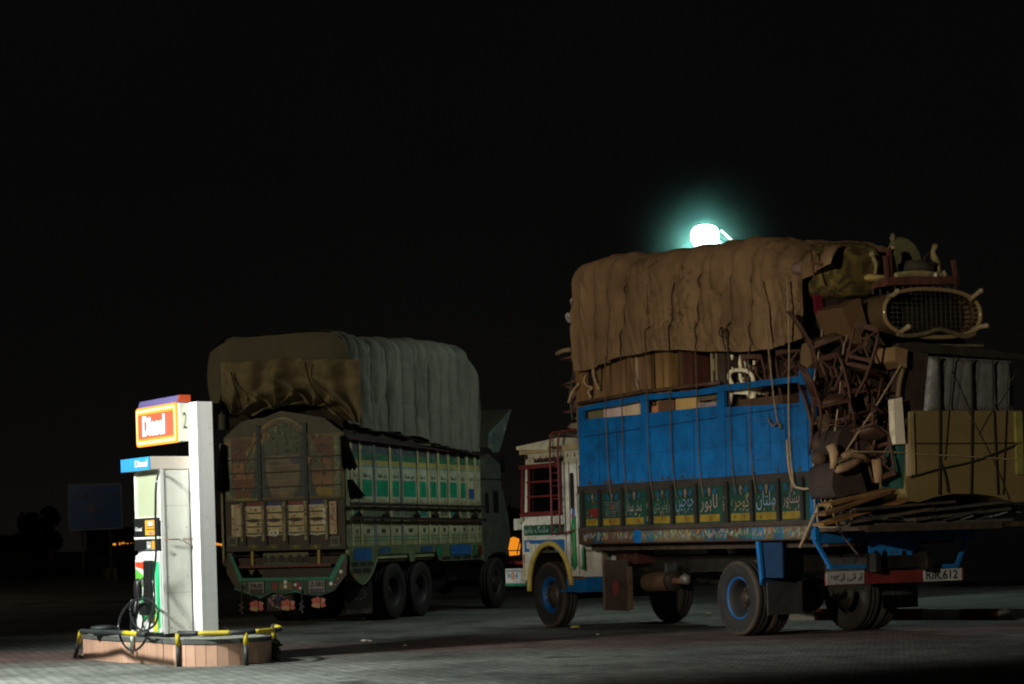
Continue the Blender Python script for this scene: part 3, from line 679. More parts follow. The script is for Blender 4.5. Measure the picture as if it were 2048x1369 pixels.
# ================================================================== WHEELS
def wheel(truck, x, ysign, yout, kind='front', Rw=.52, wid=.27, rim_c=(.003, .07, .22), dust=(.055, .038, .026), dual=False, group=None):
    """kind: front = convex hub, rear = deep dish. Wheels face ysign*y; yout = |y| of the outer face."""
    fr_ = truck['_fr'] if False else None
    def Mx(y0):
        m = Matrix.Rotation(R(-90 * ysign), 4, 'X'); m.translation = Vector((x, ysign * y0, Rw)); return m
    for q in range(2 if dual else 1):
        yo = yout - q * (wid + .05)
        hub = MB(); m = Mx(yo - wid)   # local z points outwards
        if kind == 'front':
            hub.lathe([(0, wid * .95), (.05, wid * .95), (.07, wid * .92), (.10, wid * .80), (.16, wid * .74), (.17, wid * .60), (.22, wid * .55), (.235, wid * .3), (.1, wid * .2), (0, wid * .2)], m, (.07, .05, .04), 24)
            for k in range(8):
                t = 2 * math.pi * k / 8; p0 = m @ Vector((.125 * math.cos(t), .125 * math.sin(t), wid * .7)); p1 = m @ Vector((.125 * math.cos(t), .125 * math.sin(t), wid * .92))
                hub.cyl(p0, p1, .016, (.12, .10, .08), 6)
            for k in range(5):
                t = 2 * math.pi * k / 5 + .3; p0 = m @ Vector((.195 * math.cos(t), .195 * math.sin(t), wid * .5)); p1 = m @ Vector((.195 * math.cos(t), .195 * math.sin(t), wid * .575))
                hub.cyl(p0, p1, .022, (.01, .01, .01), 8)
        else:
            hub.lathe([(0, wid * .55), (.075, wid * .55), (.09, wid * .50), (.10, wid * .12), (.20, wid * .10), (.22, wid * .02), (0, wid * .02)], m, (.06, .045, .035), 24)
            for k in range(8):
                t = 2 * math.pi * k / 8; p0 = m @ Vector((.15 * math.cos(t), .15 * math.sin(t), wid * .1)); p1 = m @ Vector((.15 * math.cos(t), .15 * math.sin(t), wid * .26))
                hub.cyl(p0, p1, .016, (.13, .08, .05), 6)
        w_ = part('wheel', hub, 'steel', truck)
        rm = MB()
        if kind == 'front':
            rm.lathe([(.215, wid * .60), (.235, wid * .74), (.262, wid * .84), (.29, wid * .86), (.298, wid * .80), (.29, wid * .3), (.24, wid * .2), (.215, wid * .60)], m, rim_c, 36)
        else:
            rm.lathe([(.218, wid * .06), (.238, wid * .50), (.262, wid * .80), (.29, wid * .88), (.30, wid * .82), (.29, wid * .1), (.22, wid * .0), (.218, wid * .06)], m, rim_c, 36,
                     cf=lambda i: rim_c if i in (2, 3) else (.03, .03, .03))
        if q == 0: part('rim', rm, 'paint', w_)
        ty = MB()
        h = wid
        prof = [(.285, h * .80), (.31, h * .93), (.36, h * .985), (.42, h * 1.0), (.465, h * .97), (.495, h * .93), (.512, h * .90), (Rw, h * .84), (Rw, h * .66), (Rw - .016, h * .64), (Rw - .016, h * .60), (Rw, h * .58),
                (Rw, h * .42), (Rw - .016, h * .40), (Rw - .016, h * .36), (Rw, h * .34), (Rw, h * .16), (.512, h * .10), (.465, h * .03), (.42, 0), (.36, h * .02), (.285, h * .2)]
        prof = [(r if r < .5 else r, z) for r, z in prof]
        def rmod(i, k): return -.012 if i in (6, 7, 16, 17) and k % 2 else 0
        ty.lathe(prof, m, (.03, .028, .026), 80, cf=lambda i: dust if i in (4, 5) else (.018, .016, .014) if i < 4 else (.026, .021, .017), rmod=rmod)
        part('tyre', ty, 'rubber', w_)
    return w_

# ================================================================== BLUE TRUCK
TA = thing('cargo_truck', 'blue sided cargo truck with white painted cab, loaded high with furniture', 'truck', AF, (0, 0, 0))
def SA(u, v, y=1.25): return AF.side(u, v, y)
def RA(u, v, x=-1.95): return AF.rear(u, v, x)
def fA(p, q, o=0.): return (p, 1.25 + o, q)
XR, XF = -1.95, 4.16
# wheels
wheel(TA, 5.27, 1, 1.20, 'front'); wheel(TA, 5.27, -1, 1.20, 'front')
wheel(TA, -.03, 1, 1.20, 'rear', dual=True); wheel(TA, -.03, -1, 1.20, 'rear', dual=True)
ch = MB()
for s_ in (-1, 1): ch.box(-2.2, 6.1, s_ * .42 - .04, s_ * .42 + .04, .86, 1.10, (.03, .025, .02))
for x in (-2.0, -1.0, .9, 2.0, 3.2, 4.6): ch.box(x - .05, x + .05, -.4, .4, .90, 1.06, (.03, .025, .02))
part('chassis', ch, 'steel', TA)
ax = MB(); ax.cyl((-.03, -.9, .52), (-.03, .9, .52), .075, (.03, .025, .02), 12); ax.blob(-.03, 0, .52, .26, .22, .24, (.035, .03, .025), 10)
ax.cyl((.1, 0, .56), (4.2, 0, .80), .045, (.03, .025, .02), 8); part('rear_axle', ax, 'steel', TA)
ax = MB(); ax.box(5.20, 5.34, -.95, .95, .44, .54, (.03, .025, .02)); part('front_axle', ax, 'steel', TA)
for s_ in (-1, 1):
    for xc, zc_ in ((-.03, .78), (5.27, .70)):
        m_ = MB()
        for k in range(6):
            L_ = .78 - k * .10; m_.grid(lambda u, v, L_=L_, k=k: (xc - L_ + 2 * L_ * u, s_ * .52 + (v - .5) * .09, zc_ - .02 * k - .10 * (1 - (2 * u - 1) ** 2) * 1.0), 10, 1, (.05, .04, .03))
            m_.grid(lambda u, v, L_=L_, k=k: (xc - L_ + 2 * L_ * u, s_ * .52 + .045, zc_ - .02 * k - .012 * v - .10 * (1 - (2 * u - 1) ** 2)), 10, 1, (.05, .04, .03))
        part('leaf_spring', m_, 'steel', TA)
# silencer, tool box, flaps
a = SA(1297, 1167, .80); b = SA(1352, 1164, .80)
m_ = MB(); m_.cyl((a[0], .80, .715), (b[0] + .05, .80, .735), .145, (.20, .125, .07), 24); m_.cyl((b[0] + .05, .80, .735), (b[0] - .25, .78, .74), .05, (.25, .12, .08), 10)
m_.cyl((b[0] + .12, .80, .735), (b[0] + .04, .80, .735), .15, (.06, .045, .035), 24); m_.box(b[0] + .10, b[0] + .18, .72, .88, .86, 1.0, (.1, .12, .11)); m_.blob(b[0] - .27, .8, .76, .09, .08, .08, (.2, .18, .15), 6, nf=.5)
part('silencer', m_, 'steel', TA)
fl = MB(); fl.box(3.42, 4.12, .82, .845, .28, 1.05, (.045, .028, .022)); fl.box(3.36, 3.42, .80, .86, .30, .95, (.12, .08, .05)); fl.box(4.10, 4.15, .80, .86, .28, 1.2, (.12, .08, .05))
fo_ = part('mud_flap', fl, 'rubber', TA); m_ = MB(); Paint(m_, lambda p, q, o: (p, .846 + o, q))(ell(3.78, .62, .10, .12), (.16, .03, .02)); part('emblem', m_, 'rubber', fo_)
tbx = MB(); x0, z1_ = SA(1232, 1102, .75); x1, z0_ = SA(1274, 1128, .75); tbx.box(x1, x0, .45, .75, z0_, z1_, (.10, .03, .025)); pt = Paint(tbx, lambda p, q, o: (p, .751 + o, q))
rnd = random.Random(3); floral(pt, x1, x0, z0_, z1_, [(.2, .2, .18), BROWN, (.25, .18, .14)], rnd, 1.0); part('battery_box', tbx, 'steel', TA)
sw = MB(); sw.blob(.9, .30, .62, .18, .2, .2, (.03, .028, .026), 8); Paint(sw, lambda p, q, o: (p, .52 + o, q))(ell(.9, .62, .08, .08), (.14, .02, .015)); part('air_tank', sw, 'steel', TA)
# blue mudguard behind the rear wheel
mg = MB()
s0, s1 = SA(1512, 1087, 1.19), SA(1521, 1160, 1.19)
mg.prism([(s0[0], 1.3), (s0[0] - .07, 1.3), (s1[0] - .05, .80), (s1[0], .72)], lambda p, q, d: (p, d, q), 1.16, 1.20, (.008, .15, .42))
mg.box(-1.05, -.56, 1.10, 1.13, .80, 1.3, DKBLUE); mg.box(-.60, -.54, .5, 1.16, .70, 1.3, DKBLUE)
part('mudguard', mg, 'paint', TA)
# ---- bed
BW = 1.25
bd_ = MB(); bd_.box(XR, XF, -BW + .22, BW - .22, 1.20, 1.30, (.05, .03, .02)); part('bed_floor', bd_, 'wood', TA)
def side_wall(sg):
    """lower painted wall with nine panels between ribs"""
    fn = (lambda p, q, o=0.: (p, sg * (BW + o), q))
    m_ = MB(); m_.box(XR, XF, *sorted((sg * (BW - .05), sg * (BW - .012))), 1.52, 2.14, DKGREEN)
    m_.box(XR, XF, *sorted((sg * (BW - .06), sg * BW)), 2.07, 2.19, (.035, .028, .022)); m_.box(XR, XF, *sorted((sg * (BW - .06), sg * (BW + .012))), 1.50, 1.56, (.05, .035, .025))
    wall = part('lower_side', m_, 'paint', TA)
    ribs = [SA(u, 1010)[0] for u in (1167, 1201, 1246, 1302, 1346, 1394, 1456, 1506, 1559, 1607)]
    for r_ in ribs:
        k = MB(); k.box(r_ - .035, r_ + .035, *sorted((sg * (BW - .02), sg * (BW + .035))), 1.56, 2.12, (.018, .017, .015)); part('rib', k, 'paint', wall)
    d = MB(); pt = Paint(d, lambda p, q, o: fn(p, q, o - .012), dim=.44); rnd = random.Random(11)
    words = [None, 'lines', 'سخی سردار', 'راولپنڈی', 'جوچین', 'لاہور', 'گوجرہ', 'ملتان', 'پشاور']
    wc = [(.3, .05, .03), (.2, .19, .17), (.24, .23, .20), (.13, .18, .13), (.12, .19, .28), (.24, .19, .16), (.22, .17, .08), (.18, .24, .30), (.26, .20, .18)]
    for i in range(9):
        xa, xb = ribs[i] - .035, ribs[i + 1] + .035   # xa is nearer the cab
        if i in (2, 5): xb += (ribs[i] - ribs[i + 1]) * .22
        wd = xa - xb; pt.i = 0
        pt(rect(xb + .02, xa - .02, 1.58, 1.68), (.50, .33, .03)); pt(rect(xb + .02 + wd * .3, xa - wd * .45, 1.585, 1.675), (.44, .26, .03))
        pt(rect(xb, xb + .03, 1.70, 2.06), (.01, .13, .06)); pt(rect(xa - .03, xa, 1.70, 2.06), (.012, .10, .06))
        pt([(xb + .06, 1.98), (xb + .12, 2.06), (xa - .12, 2.06), (xa - .06, 1.98), ((xa + xb) / 2, 1.90)], (.012, .06, .05))
        for sx in (-1, 1): pt([((xa + xb) / 2 + sx * .06, 1.97), ((xa + xb) / 2 + sx * .13, 2.06), ((xa + xb) / 2 + sx * .19, 2.02), ((xa + xb) / 2 + sx * .14, 1.95)], (.015, .14, .24))
        pt(ell((xa + xb) / 2, 2.01, .035, .05, 8), (.42, .24, .18)); pt(ell((xa + xb) / 2, 1.95, .02, .025, 6), (.4, .3, .08))
        if i == 0: pt(rect(xb + .05, xa - .08, 1.70, 1.84), (.30, .02, .015)); pt(rect(xb + .1, xa - .14, 1.74, 1.75), (.12, .02, .01)); floral(pt, xb + .03, xa - .05, 1.86, 2.02, [(.10, .04, .02), GREEN, (.3, .1, .05)], rnd, .7)
        elif i == 1:
            for k in range(7): pt(rect(xb + .06, xa - .06, 1.71 + k * .034, 1.722 + k * .034), wc[1])
            pt(ell((xa + xb) / 2, 1.86, .05, .05), (.35, .10, .07))
        elif sg > 0: write(d, urdu(words[i]), lambda p, q, o: fn(-p, q, o - .008), -xa + .05, -xb - .05, 1.71, 1.96, wc[i], .003)
        floral(pt, xb + .04, xa - .04, 1.70, 2.0, [(.05, .08, .04), (.02, .07, .05), (.09, .06, .04), (.04, .05, .08)], rnd, .9)
        for k in range(4): pt(ell(rnd.uniform(xb + .08, xa - .08), rnd.uniform(1.70, 1.80), .018, .022, 6), rnd.choice([(.42, .22, .16), (.1, .3, .25), (.4, .35, .1)]))
        floral(pt, xb + .03, xa - .03, 1.58, 1.67, [(.3, .2, .02), (.2, .15, .03), (.45, .12, .03)], rnd, .35)
    for r_ in (ribs[3] + .0, ribs[6]):
        pt(rect(r_ + .05, r_ + .14, 1.58, 2.06), (.03, .05, .03)); floral(pt, r_ + .05, r_ + .14, 1.60, 2.05, [(.3, .3, .2), (.05, .3, .15), (.4, .2, .1)], rnd, 2.2)
    part('lettered_panels', d, 'paint', wall)
    # ornamented strip under the bed
    k = MB(); k.box(XR + .02, XF, *sorted((sg * (BW - .05), sg * (BW - .005))), 1.30, 1.50, (.045, .026, .018)); sk = part('skirt', k, 'paint', TA)
    d = MB(); pt = Paint(d, lambda p, q, o: fn(p, q, o - .006)); x = XF - .12; i = 0
    while x > XR + .3:
        w__ = rnd.uniform(.16, .34); c = rnd.choice([(.10, .055, .03), (.03, .10, .16), (.12, .09, .05), (.02, .06, .10), (.06, .03, .02)])
        pt(rect(x - w__, x, 1.32, 1.48), c)
        if i == 5: pt(rect(x - w__, x, 1.31, 1.49), BLUE)
        else:
            for q in range(int(w__ * 70)):
                pt.i = 2 + q % 20
                xx = x - rnd.random() * w__; zz_ = rnd.uniform(1.33, 1.42); cc = rnd.choice([(.30, .27, .18), (.28, .17, .04), (.05, .15, .25), (.04, .18, .08), (.27, .14, .11), (.20, .20, .18)])
                a2 = rnd.uniform(-.04, .04); pt([(xx, zz_), (xx + .018, zz_ + .02), (xx + a2 + .015, zz_ + .07), (xx + a2 - .008, zz_ + .05)], cc)
        x -= w__ + .004; i += 1; pt.i = 0
    part('ornament_strip', d, 'paint', sk)
    return wall
side_wall(1); side_wall(-1)
# upper blue boards: near side with three openings under a bent top rail
ub = MB()
def P_(u, v): return SA(u, v)
top = [(1157, 816), (1200, 806), (1240, 799), (1287, 790), (1330, 786), (1380, 782), (1420, 776), (1441, 771), (1500, 764), (1560, 757), (1606, 752)]
bot = [(1157, 824), (1200, 817), (1240, 811), (1287, 801), (1330, 797), (1380, 793), (1420, 788), (1441, 784), (1500, 776), (1560, 769), (1606, 764)]
def yp(p, q, d): return (p, d, q)
sill = [(1157, 840), (1281, 829), (1293, 827), (1433, 812), (1448, 815), (1606, 806)]
for (u0, v0), (u1, v1) in zip(sill[:-1], sill[1:]):
    a, b = P_(u0, v0), P_(u1, v1); ub.prism([(a[0], 2.19), a, b, (b[0], 2.19)], yp, BW - .035, BW - .005, BLUE)
pt = Paint(ub, lambda p, q, o: (p, BW - .005 + o, q), .0005); rnd = random.Random(44)
for i in range(150):
    pt.i = i % 30
    x = rnd.uniform(XR + .1, XF - .1); z = rnd.uniform(2.22, 3.1); t_ = rnd.random()
    if t_ < .45: h_ = rnd.uniform(.03, .22); w2 = rnd.uniform(.003, .009); pt([(x, z), (x + w2, z + .01), (x + w2 * .7, z - h_), (x + w2 * .3, z - h_ * .8)], rnd.choice([(.004, .07, .26), (.02, .08, .22), (.06, .035, .02)]))
    elif t_ < .75: w2 = rnd.uniform(.03, .25); pt([(x, z), (x + w2, z + rnd.uniform(-.02, .02)), (x + w2, z + .006), (x, z + .006)], rnd.choice([(.004, .06, .22), (.03, .10, .26)]))
    else: r_ = rnd.uniform(.006, .022); pt([(x + r_ * math.cos(j) * rnd.uniform(.5, 1.2), z + r_ * math.sin(j) * rnd.uniform(.5, 1.2)) for j in range(6)], rnd.choice([(.07, .035, .018), (.12, .06, .03), (.03, .05, .09)]))
for i in range(26): x = rnd.uniform(XR + .1, XF - .1); pt([(x, 2.20), (x + rnd.uniform(.05, .2), 2.20), (x + .08, 2.20 + rnd.uniform(.02, .08))], (.05, .05, .05))
ubo = part('upper_side', ub, 'paint', TA)
rl = MB()
for i in range(len(top) - 1):
    rl.prism([P_(*bot[i]), P_(*top[i]), P_(*top[i + 1]), P_(*bot[i + 1])], yp, BW - .04, BW + .012, BLUE)
part('top_rail', rl, 'paint', ubo)
for u0, u1, vt in ((1156, 1166, 815), (1281, 1293, 792), (1434, 1448, 772), (1598, 1612, 740)):
    a, b = P_(u0, vt), P_(u1, vt); k = MB(); k.prism([(a[0], 2.19), a, b, (b[0], 2.19)], yp, BW - .045, BW + .006, BLUE); part('post', k, 'paint', ubo)
k = MB(); k.box(XR - .05, XR + .05, BW - .06, BW + .012, 1.30, P_(1615, 738)[1], BLUE); part('corner_post', k, 'paint', TA)
k = MB(); k.box(XR - .05, XR + .05, -BW - .012, -BW + .06, 1.30, 3.4, BLUE); part('corner_post', k, 'paint', TA)
k = MB(); rnd = random.Random(8)
for u in (1197, 1234, 1345, 1388, 1494, 1540, 1572):
    x = SA(u, 900)[0]; k.box(x - .010, x + .010, BW - .012, BW - .001, 2.22, 3.02 + rnd.uniform(-.05, .05), (.005, .05, .16))
for z in (2.95,): k.bar((XF - .02, BW - .003, z - .02), (XR + .05, BW - .003, z + .10), .008, .018, (.004, .04, .13))
k.box(XR + .05, XF, BW - .012, BW - .003, 2.60, 2.606, (.005, .05, .17))
part('board_seams', k, 'paint', ubo)

ub2 = MB(); ub2.box(XR, XF, -BW + .005, -BW + .035, 2.19, 3.3, BLUE); part('upper_side', ub2, 'paint', TA)
hb = MB(); hb.box(XF - .05, XF, -BW + .06, BW - .06, 1.30, 3.35, (.010, .09, .26)); part('headboard', hb, 'paint', TA)
# rear lower frame
rf = MB(); xr = XR
def fR(p, q, o=0.): return (xr - o, p, q)
def xp(p, q, d): return (d, p, q)
yL, yR = 1.22, RA(1943, 1060)[0]
zt, zb = 1.38, 1.25
sc_ = [(yL, zb)]; n_s = 5; wseg = (yL - yR) / n_s
arch = [(yL, zb)]
for i in range(n_s):
    c0 = yL - i * wseg; arch += [(c0 - .02, zt - .02), (c0 - .07, zt), (c0 - wseg + .07, zt), (c0 - wseg + .02, zt - .02), (c0 - wseg, zb + .02)]
arch = arch[:-1] + [(yR, zt), (yR, zb)]
rf.prism(arch, xp, xr - .03, xr + .01, (.006, .10, .28)); rear = part('rear_frame', rf, 'paint', TA)
k = MB()
a, b = RA(1940, 1056), RA(1912, 1132); k.bar((xr - .01, a[0], a[1]), (xr - .01, b[0], b[1]), .04, .055, (.008, .13, .36), up=(1, 0, 0))
a, b = RA(1628, 1080), RA(1662, 1138); k.bar((xr - .01, a[0], a[1]), (xr - .01, b[0], b[1]), .04, .055, (.015, .16, .45), up=(1, 0, 0))
a, b = RA(1655, 1134), RA(1914, 1132); k.bar((xr - .012, a[0], a[1]), (xr - .012, b[0], b[1]), .045, .05, (.008, .13, .36))
k.bar((xr - .036, RA(1750, 1134)[0], RA(1750, 1130)[1]), (xr - .036, RA(1832, 1131)[0], RA(1832, 1129)[1]), .01, .05, (.42, .34, .03))
part('stay', k, 'paint', rear)
pa, pb = RA(1737, 1078), RA(1841, 1127); k = MB(); k.box(xr - .012, xr + .012, pb[0], pa[0], pb[1], pa[1], (.014, .16, .44))
for u in (1751, 1768, 1807, 1828):
    q = RA(u, 1109); k.face([fR(*p, .014) for p in ell(*q, .045, .055, 12)], (.006, .006, .008))
q = RA(1788, 1108); pt = Paint(k, fR, .014)
for j in range(5): pt(ell(q[0] + .05 * math.cos(j * 1.26), q[1] + .035 * math.sin(j * 1.26), .02, .02, 6), (.06, .08, .12))
part('lamp_panel', k, 'paint', rear)
# red bumper and number plates
pa, pb = RA(1650, 1141), RA(1916, 1164); k = MB(); k.box(xr - .06, xr - .01, -1.13, 1.11, .70, .86, (.15, .022, .018)); bmp = part('bumper', k, 'paint', TA)
pl1 = MB(); ya, yb = RA(1647, 1155)[0], RA(1722, 1155)[0]; pl1.box(xr - .068, xr - .060, yb, ya, .71, .88, (.36, .36, .35)); p1o = part('number_plate', pl1, 'paint', bmp, label='left number plate in Urdu')
t_ = MB(); write(t_, urdu('آر آئی آر.۶۱۲'), lambda p, q, o: (xr - .068 - o, -p, q), -ya + .05, -yb - .03, .745, .845, (.02, .02, .02), .002, .012); part('writing', t_, 'paint', p1o)
pl2 = MB(); ya, yb = RA(1841, 1148)[0], RA(1917, 1148)[0]; pl2.box(xr - .068, xr - .060, yb, ya, .70, .86, (.42, .44, .42)); p2o = part('number_plate', pl2, 'paint', bmp, label='right number plate reading RIR.612')
t_ = MB(); write(t_, 'RIR.612', lambda p, q, o: (xr - .068 - o, -p, q), -ya + .03, -yb - .08, .725, .845, (.02, .02, .02), .002, .01); part('writing', t_, 'paint', p2o)
k = MB(); rnd = random.Random(2)
for i in range(40):
    y = 1.08 - i * .017; k.box(xr - .05, xr - .045, y - .006, y + .003, .60 + rnd.uniform(-.03, .03), .70, (.06, .06, .05))
part('fringe', k, 'cloth', bmp)
ya, za = RA(1748, 1166, -.75); yb, zb_ = RA(1818, 1212, -.75); k = MB(); k.box(-.76, -.73, yb - .15, ya - .15, zb_ - .02, .72, (.035, .035, .032)); pt = Paint(k, lambda p, q, o: (-.76 - o, p, q))
rnd = random.Random(6)
for i in range(9):
    yy = rnd.uniform(yb - .1, ya - .2); z_ = rnd.uniform(zb_ + .05, .62); pt([(yy, z_), (yy + .03, z_ + .02), (yy + .07, z_ + .08), (yy + .02, z_ + .05)], (.11, .11, .10))
part('mud_flap', k, 'rubber', TA, label='far side mud flap with worn white lettering')
k = MB(); k.box(-.76, -.73, .62, 1.18, .30, .74, (.03, .03, .03)); part('mud_flap', k, 'rubber', TA)

# ---- cab
CWD = 1.15
def S(u, v): return AF.side(u, v, CWD)
cabm = MB(); WHT = (.56, .55, .48)
x_f = S(1046, 1100)[0]; x_b = 4.26
zs = S(1130, 1153)[1]; zroof = S(1060, 905)[1]; z_w0 = S(1085, 1026)[1]; z_w1 = S(1085, 934)[1]
front = [(x_f + .0, .74), (x_f + .02, 1.2), (x_f + .01, 1.62), (x_f - .09, z_w0), (x_f - .16, z_w1), (x_f - .17, zroof)]
# near side skin, built round the wheel arch and the window
archc, archr = 5.27, .66
wa = [(archc + archr * math.cos(R(a)), .62 + archr * math.sin(R(a)) * 1.04) for a in range(0, 181, 15)]
def skin(sg):
    k = MB(); y0, y1 = sorted((sg * CWD, sg * (CWD - .03)))
    low = [(x_f, .74), (x_f + .02, 1.62)] + [(x_f - .03, 1.66), (x_b, 1.66), (x_b, zs), (archc - archr, zs)] + wa[::-1][1:-1] + [(archc + archr, .74)]
    # lower skin as strips so that the arch stays open
    xs = sorted(set([x_b, archc - archr] + [p[0] for p in wa] + [x_f]))
    for a, b in zip(xs[:-1], xs[1:]):
        def zl(x):
            if x <= archc - archr + 1e-6 or x >= archc + archr - 1e-6: return .0
            return .62 + 1.04 * math.sqrt(max(archr ** 2 - (x - archc) ** 2, 0))
        za_, zb2 = max(zl(a), zs if a < archc else .74), max(zl(b), zs if b < archc else .74)
        k.prism([(a, za_), (b, zb2), (b, 1.70), (a, 1.70)], yp, y0, y1, WHT)
    k.prism([(x_b, 1.70), (x_f, 1.70), (x_f - .09, z_w0), (x_b, z_w0)], yp, y0, y1, WHT)
    k.prism([(x_b, z_w0), (4.86, z_w0), (4.86, z_w1), (x_b, z_w1)], yp, y0, y1, WHT)   # behind the window
    k.prism([(x_f - .20, z_w0), (x_f - .09, z_w0), (x_f - .16, z_w1), (x_f - .26, z_w1)], yp, y0, y1, WHT)
    k.prism([(x_b, z_w1), (x_f - .16, z_w1), (x_f - .17, zroof), (x_b, zroof)], yp, y0, y1, (.40, .37, .27))
    return part('cab_side', k, 'paint', TA)
csd = skin(1); skin(-1)
k = MB()
for (a, b) in zip(front[:-1], front[1:]):
    if a[1] == z_w0: continue
    k.add([(a[0], -CWD, a[1]), (a[0], CWD, a[1]), (b[0], CWD, b[1]), (b[0], -CWD, b[1])], [(0, 1, 2, 3)], WHT)
k.box(x_b, x_b + .03, -CWD + .03, CWD - .03, .8, zroof - .02, WHT); k.box(x_b, x_f - .18, -CWD, CWD, zroof - .01, zroof + .03, (.40, .37, .27)); k.box(x_b, x_f - .05, -CWD + .04, CWD - .04, 1.18, 1.22, (.05, .04, .03))
part('cab_shell', k, 'paint', TA)
k = MB(); k.add([(front[3][0] - .01, -CWD + .06, z_w0), (front[3][0] - .01, CWD - .06, z_w0), (front[4][0] - .01, CWD - .06, z_w1), (front[4][0] - .01, -CWD + .06, z_w1)], [(0, 1, 2, 3)], (.01, .01, .012)); part('windscreen', k, 'gloss', TA)
# paintwork on the near side
d = MB(); pt = Paint(d, lambda p, q, o: (p, CWD + o, q))
gz0, gz1 = S(1090, 1071)[1], S(1090, 1050)[1]
xg0, xg1 = S(1129, 1060)[0], S(1048, 1060)[0]
pt(rect(xg0, xg1, gz0, gz1), (.01, .07, .04)); 
bz0, bz1 = S(1090, 1104)[1], S(1090, 1080)[1]
for a, b, z_ in ((S(1059, 1100)[0], xg1, bz0), (xg0, S(1110, 1100)[0], bz0), (S(1110, 1100)[0], S(1059, 1100)[0], bz1 - .06)): pt(rect(a, b, z_, bz1), (.02, .12, .36))
x_, z_ = S(1057, 1092); pt(rrect(x_ - .05, x_ + .06, z_ - .05, z_ + .06, .02), (.50, .52, .50)); pt(rect(x_f - .06, x_f - .01, 1.02, 1.16), (.30, .05, .03)); pt(rect(x_f - .07, x_f - .01, .80, 1.0), (.45, .35, .12))
write(d, urdu('ملنگ بابو'), lambda p, q, o: (-p, CWD + o, q), -xg1 + .04, -xg0 - .5, gz0 + .02, gz1 - .01, (.32, .40, .36), .004)
write(d, urdu('گجر'), lambda p, q, o: (-p, CWD + o, q), -xg0 - .42, -xg0 - .2, gz0 + .02, gz1 - .06, (.2, .26, .24), .004)
# peacock and leaf pattern on the rear pillar
xp_, = (S(1149, 1090)[0],)
pc = [(xp_ - .08, 1.75), (xp_ + .06, 1.70), (xp_ + .10, 1.5), (xp_ + .07, 1.2), (xp_ + .11, 1.0), (xp_ + .03, .88), (xp_ - .09, .98), (xp_ - .06, 1.3)]
pt(pc, (.02, .16, .06)); pt([(xp_ - .01, 1.62), (xp_ + .03, 1.58), (xp_ + .02, 1.1), (xp_ - .02, 1.0)], (.08, .32, .10)); pt(ell(xp_ + .0, 1.80, .05, .09, 10), (.03, .12, .30)); pt([(xp_ + .03, 1.86), (xp_ + .07, 1.92), (xp_ + .02, 1.95), (xp_ - .03, 1.90)], (.03, .12, .30)); pt(ell(xp_ + .045, 1.74, .03, .05, 8), (.25, .05, .2))
xq = S(1166, 1120)[0]; pt([(xq - .03, 1.35), (xq + .03, 1.2), (xq + .02, 1.0), (xq + .05, .92), (xq - .05, .9), (xq - .045, 1.2)], (.02, .18, .07))
for xx in (S(1132, 1050)[0], S(1141, 1050)[0], S(1158, 1080)[0]): pt(rect(xx - .012, xx + .012, zs + .02, z_w1 + .05), (.10, .045, .03))
pt(rrect(S(1148, 960)[0], S(1140, 960)[0], S(1145, 1018)[1], S(1145, 946)[1], .03), (.015, .013, .012)); pt(rect(S(1169, 960)[0], S(1158, 960)[0], S(1165, 1090)[1], S(1165, 930)[1]), (.06, .035, .025))
rnd = random.Random(5)
pt(rect(x_b + .02, x_f - .18, zroof - .02, z_w1 + .10), (.42, .38, .28)); pt(rect(S(1128, 918)[0], S(1068, 918)[0], S(1100, 924)[1], S(1100, 915)[1]), (.02, .015, .012))
for i in range(14): xx = x_b + .1 + i * .11; pt([(xx, z_w1 + .12), (xx + .03, z_w1 + .20), (xx + .06, z_w1 + .12)], (.35, .30, .18) if i % 2 else (.12, .05, .03))
x_, z_ = S(1053, 915); pt(ell(x_, z_, .07, .045, 8), (.03, .02, .015))
for i in range(60):  # rust runs and chips
    xx = rnd.uniform(x_b, x_f - .05); z_ = rnd.uniform(1.25 if xx > 4.7 else .9, 2.1 if xx < 4.8 else 1.8); pt([(xx, z_), (xx + .012, z_ + .01), (xx + .008, z_ - rnd.uniform(.02, .10)), (xx - .004, z_ - .02)], (.16, .08, .04))
part('paintwork', d, 'paint', csd)
# wheel arch trim
k = MB(); k.tube([(archc + archr * 1.03 * math.cos(R(a)), CWD + .01, .62 + archr * 1.03 * math.sin(R(a)) * 1.04) for a in range(-4, 186, 10)], .045, (.42, .32, .07), 8)
part('wheel_arch', k, 'paint', csd)
k = MB(); k.grid(lambda u, v: (archc + archr * math.cos(math.pi * u), CWD - .03 - .45 * v, .62 + archr * 1.04 * math.sin(math.pi * u)), 16, 2, (.02, .018, .016)); part('wheel_housing', k, 'steel', csd)
# window with red guard
k = MB(); wx0, wx1 = 4.86, x_f - .2
k.prism([(wx0, z_w0), (wx1 + .05, z_w0), (wx1 - .04, z_w1), (wx0, z_w1)], yp, CWD - .025, CWD - .02, (.7, .72, .7)); win = part('window', k, 'glass', csd)
k = MB(); RD = (.12, .016, .014)
k.box(wx0 - .04, wx0 + .03, CWD, CWD + .03, z_w0 - .05, z_w1 + .05, RD); k.box(wx0, wx1 + .2, CWD, CWD + .03, z_w1 - .02, z_w1 + .05, RD); k.box(wx0, wx1 + .22, CWD, CWD + .03, z_w0 - .05, z_w0 + .02, RD)
k.bar((wx1 + .17, CWD + .015, z_w0), (wx1 + .10, CWD + .015, z_w1), .03, .05, RD); k.bar((wx1 - .05, CWD + .015, z_w0), (wx1 - .09, CWD + .015, z_w1), .03, .04, RD)
for f_ in (.36, .68): k.box(wx0, wx1, CWD, CWD + .02, z_w0 + (z_w1 - z_w0) * f_ - .015, z_w0 + (z_w1 - z_w0) * f_ + .015, RD)
part('window_guard', k, 'paint', csd)
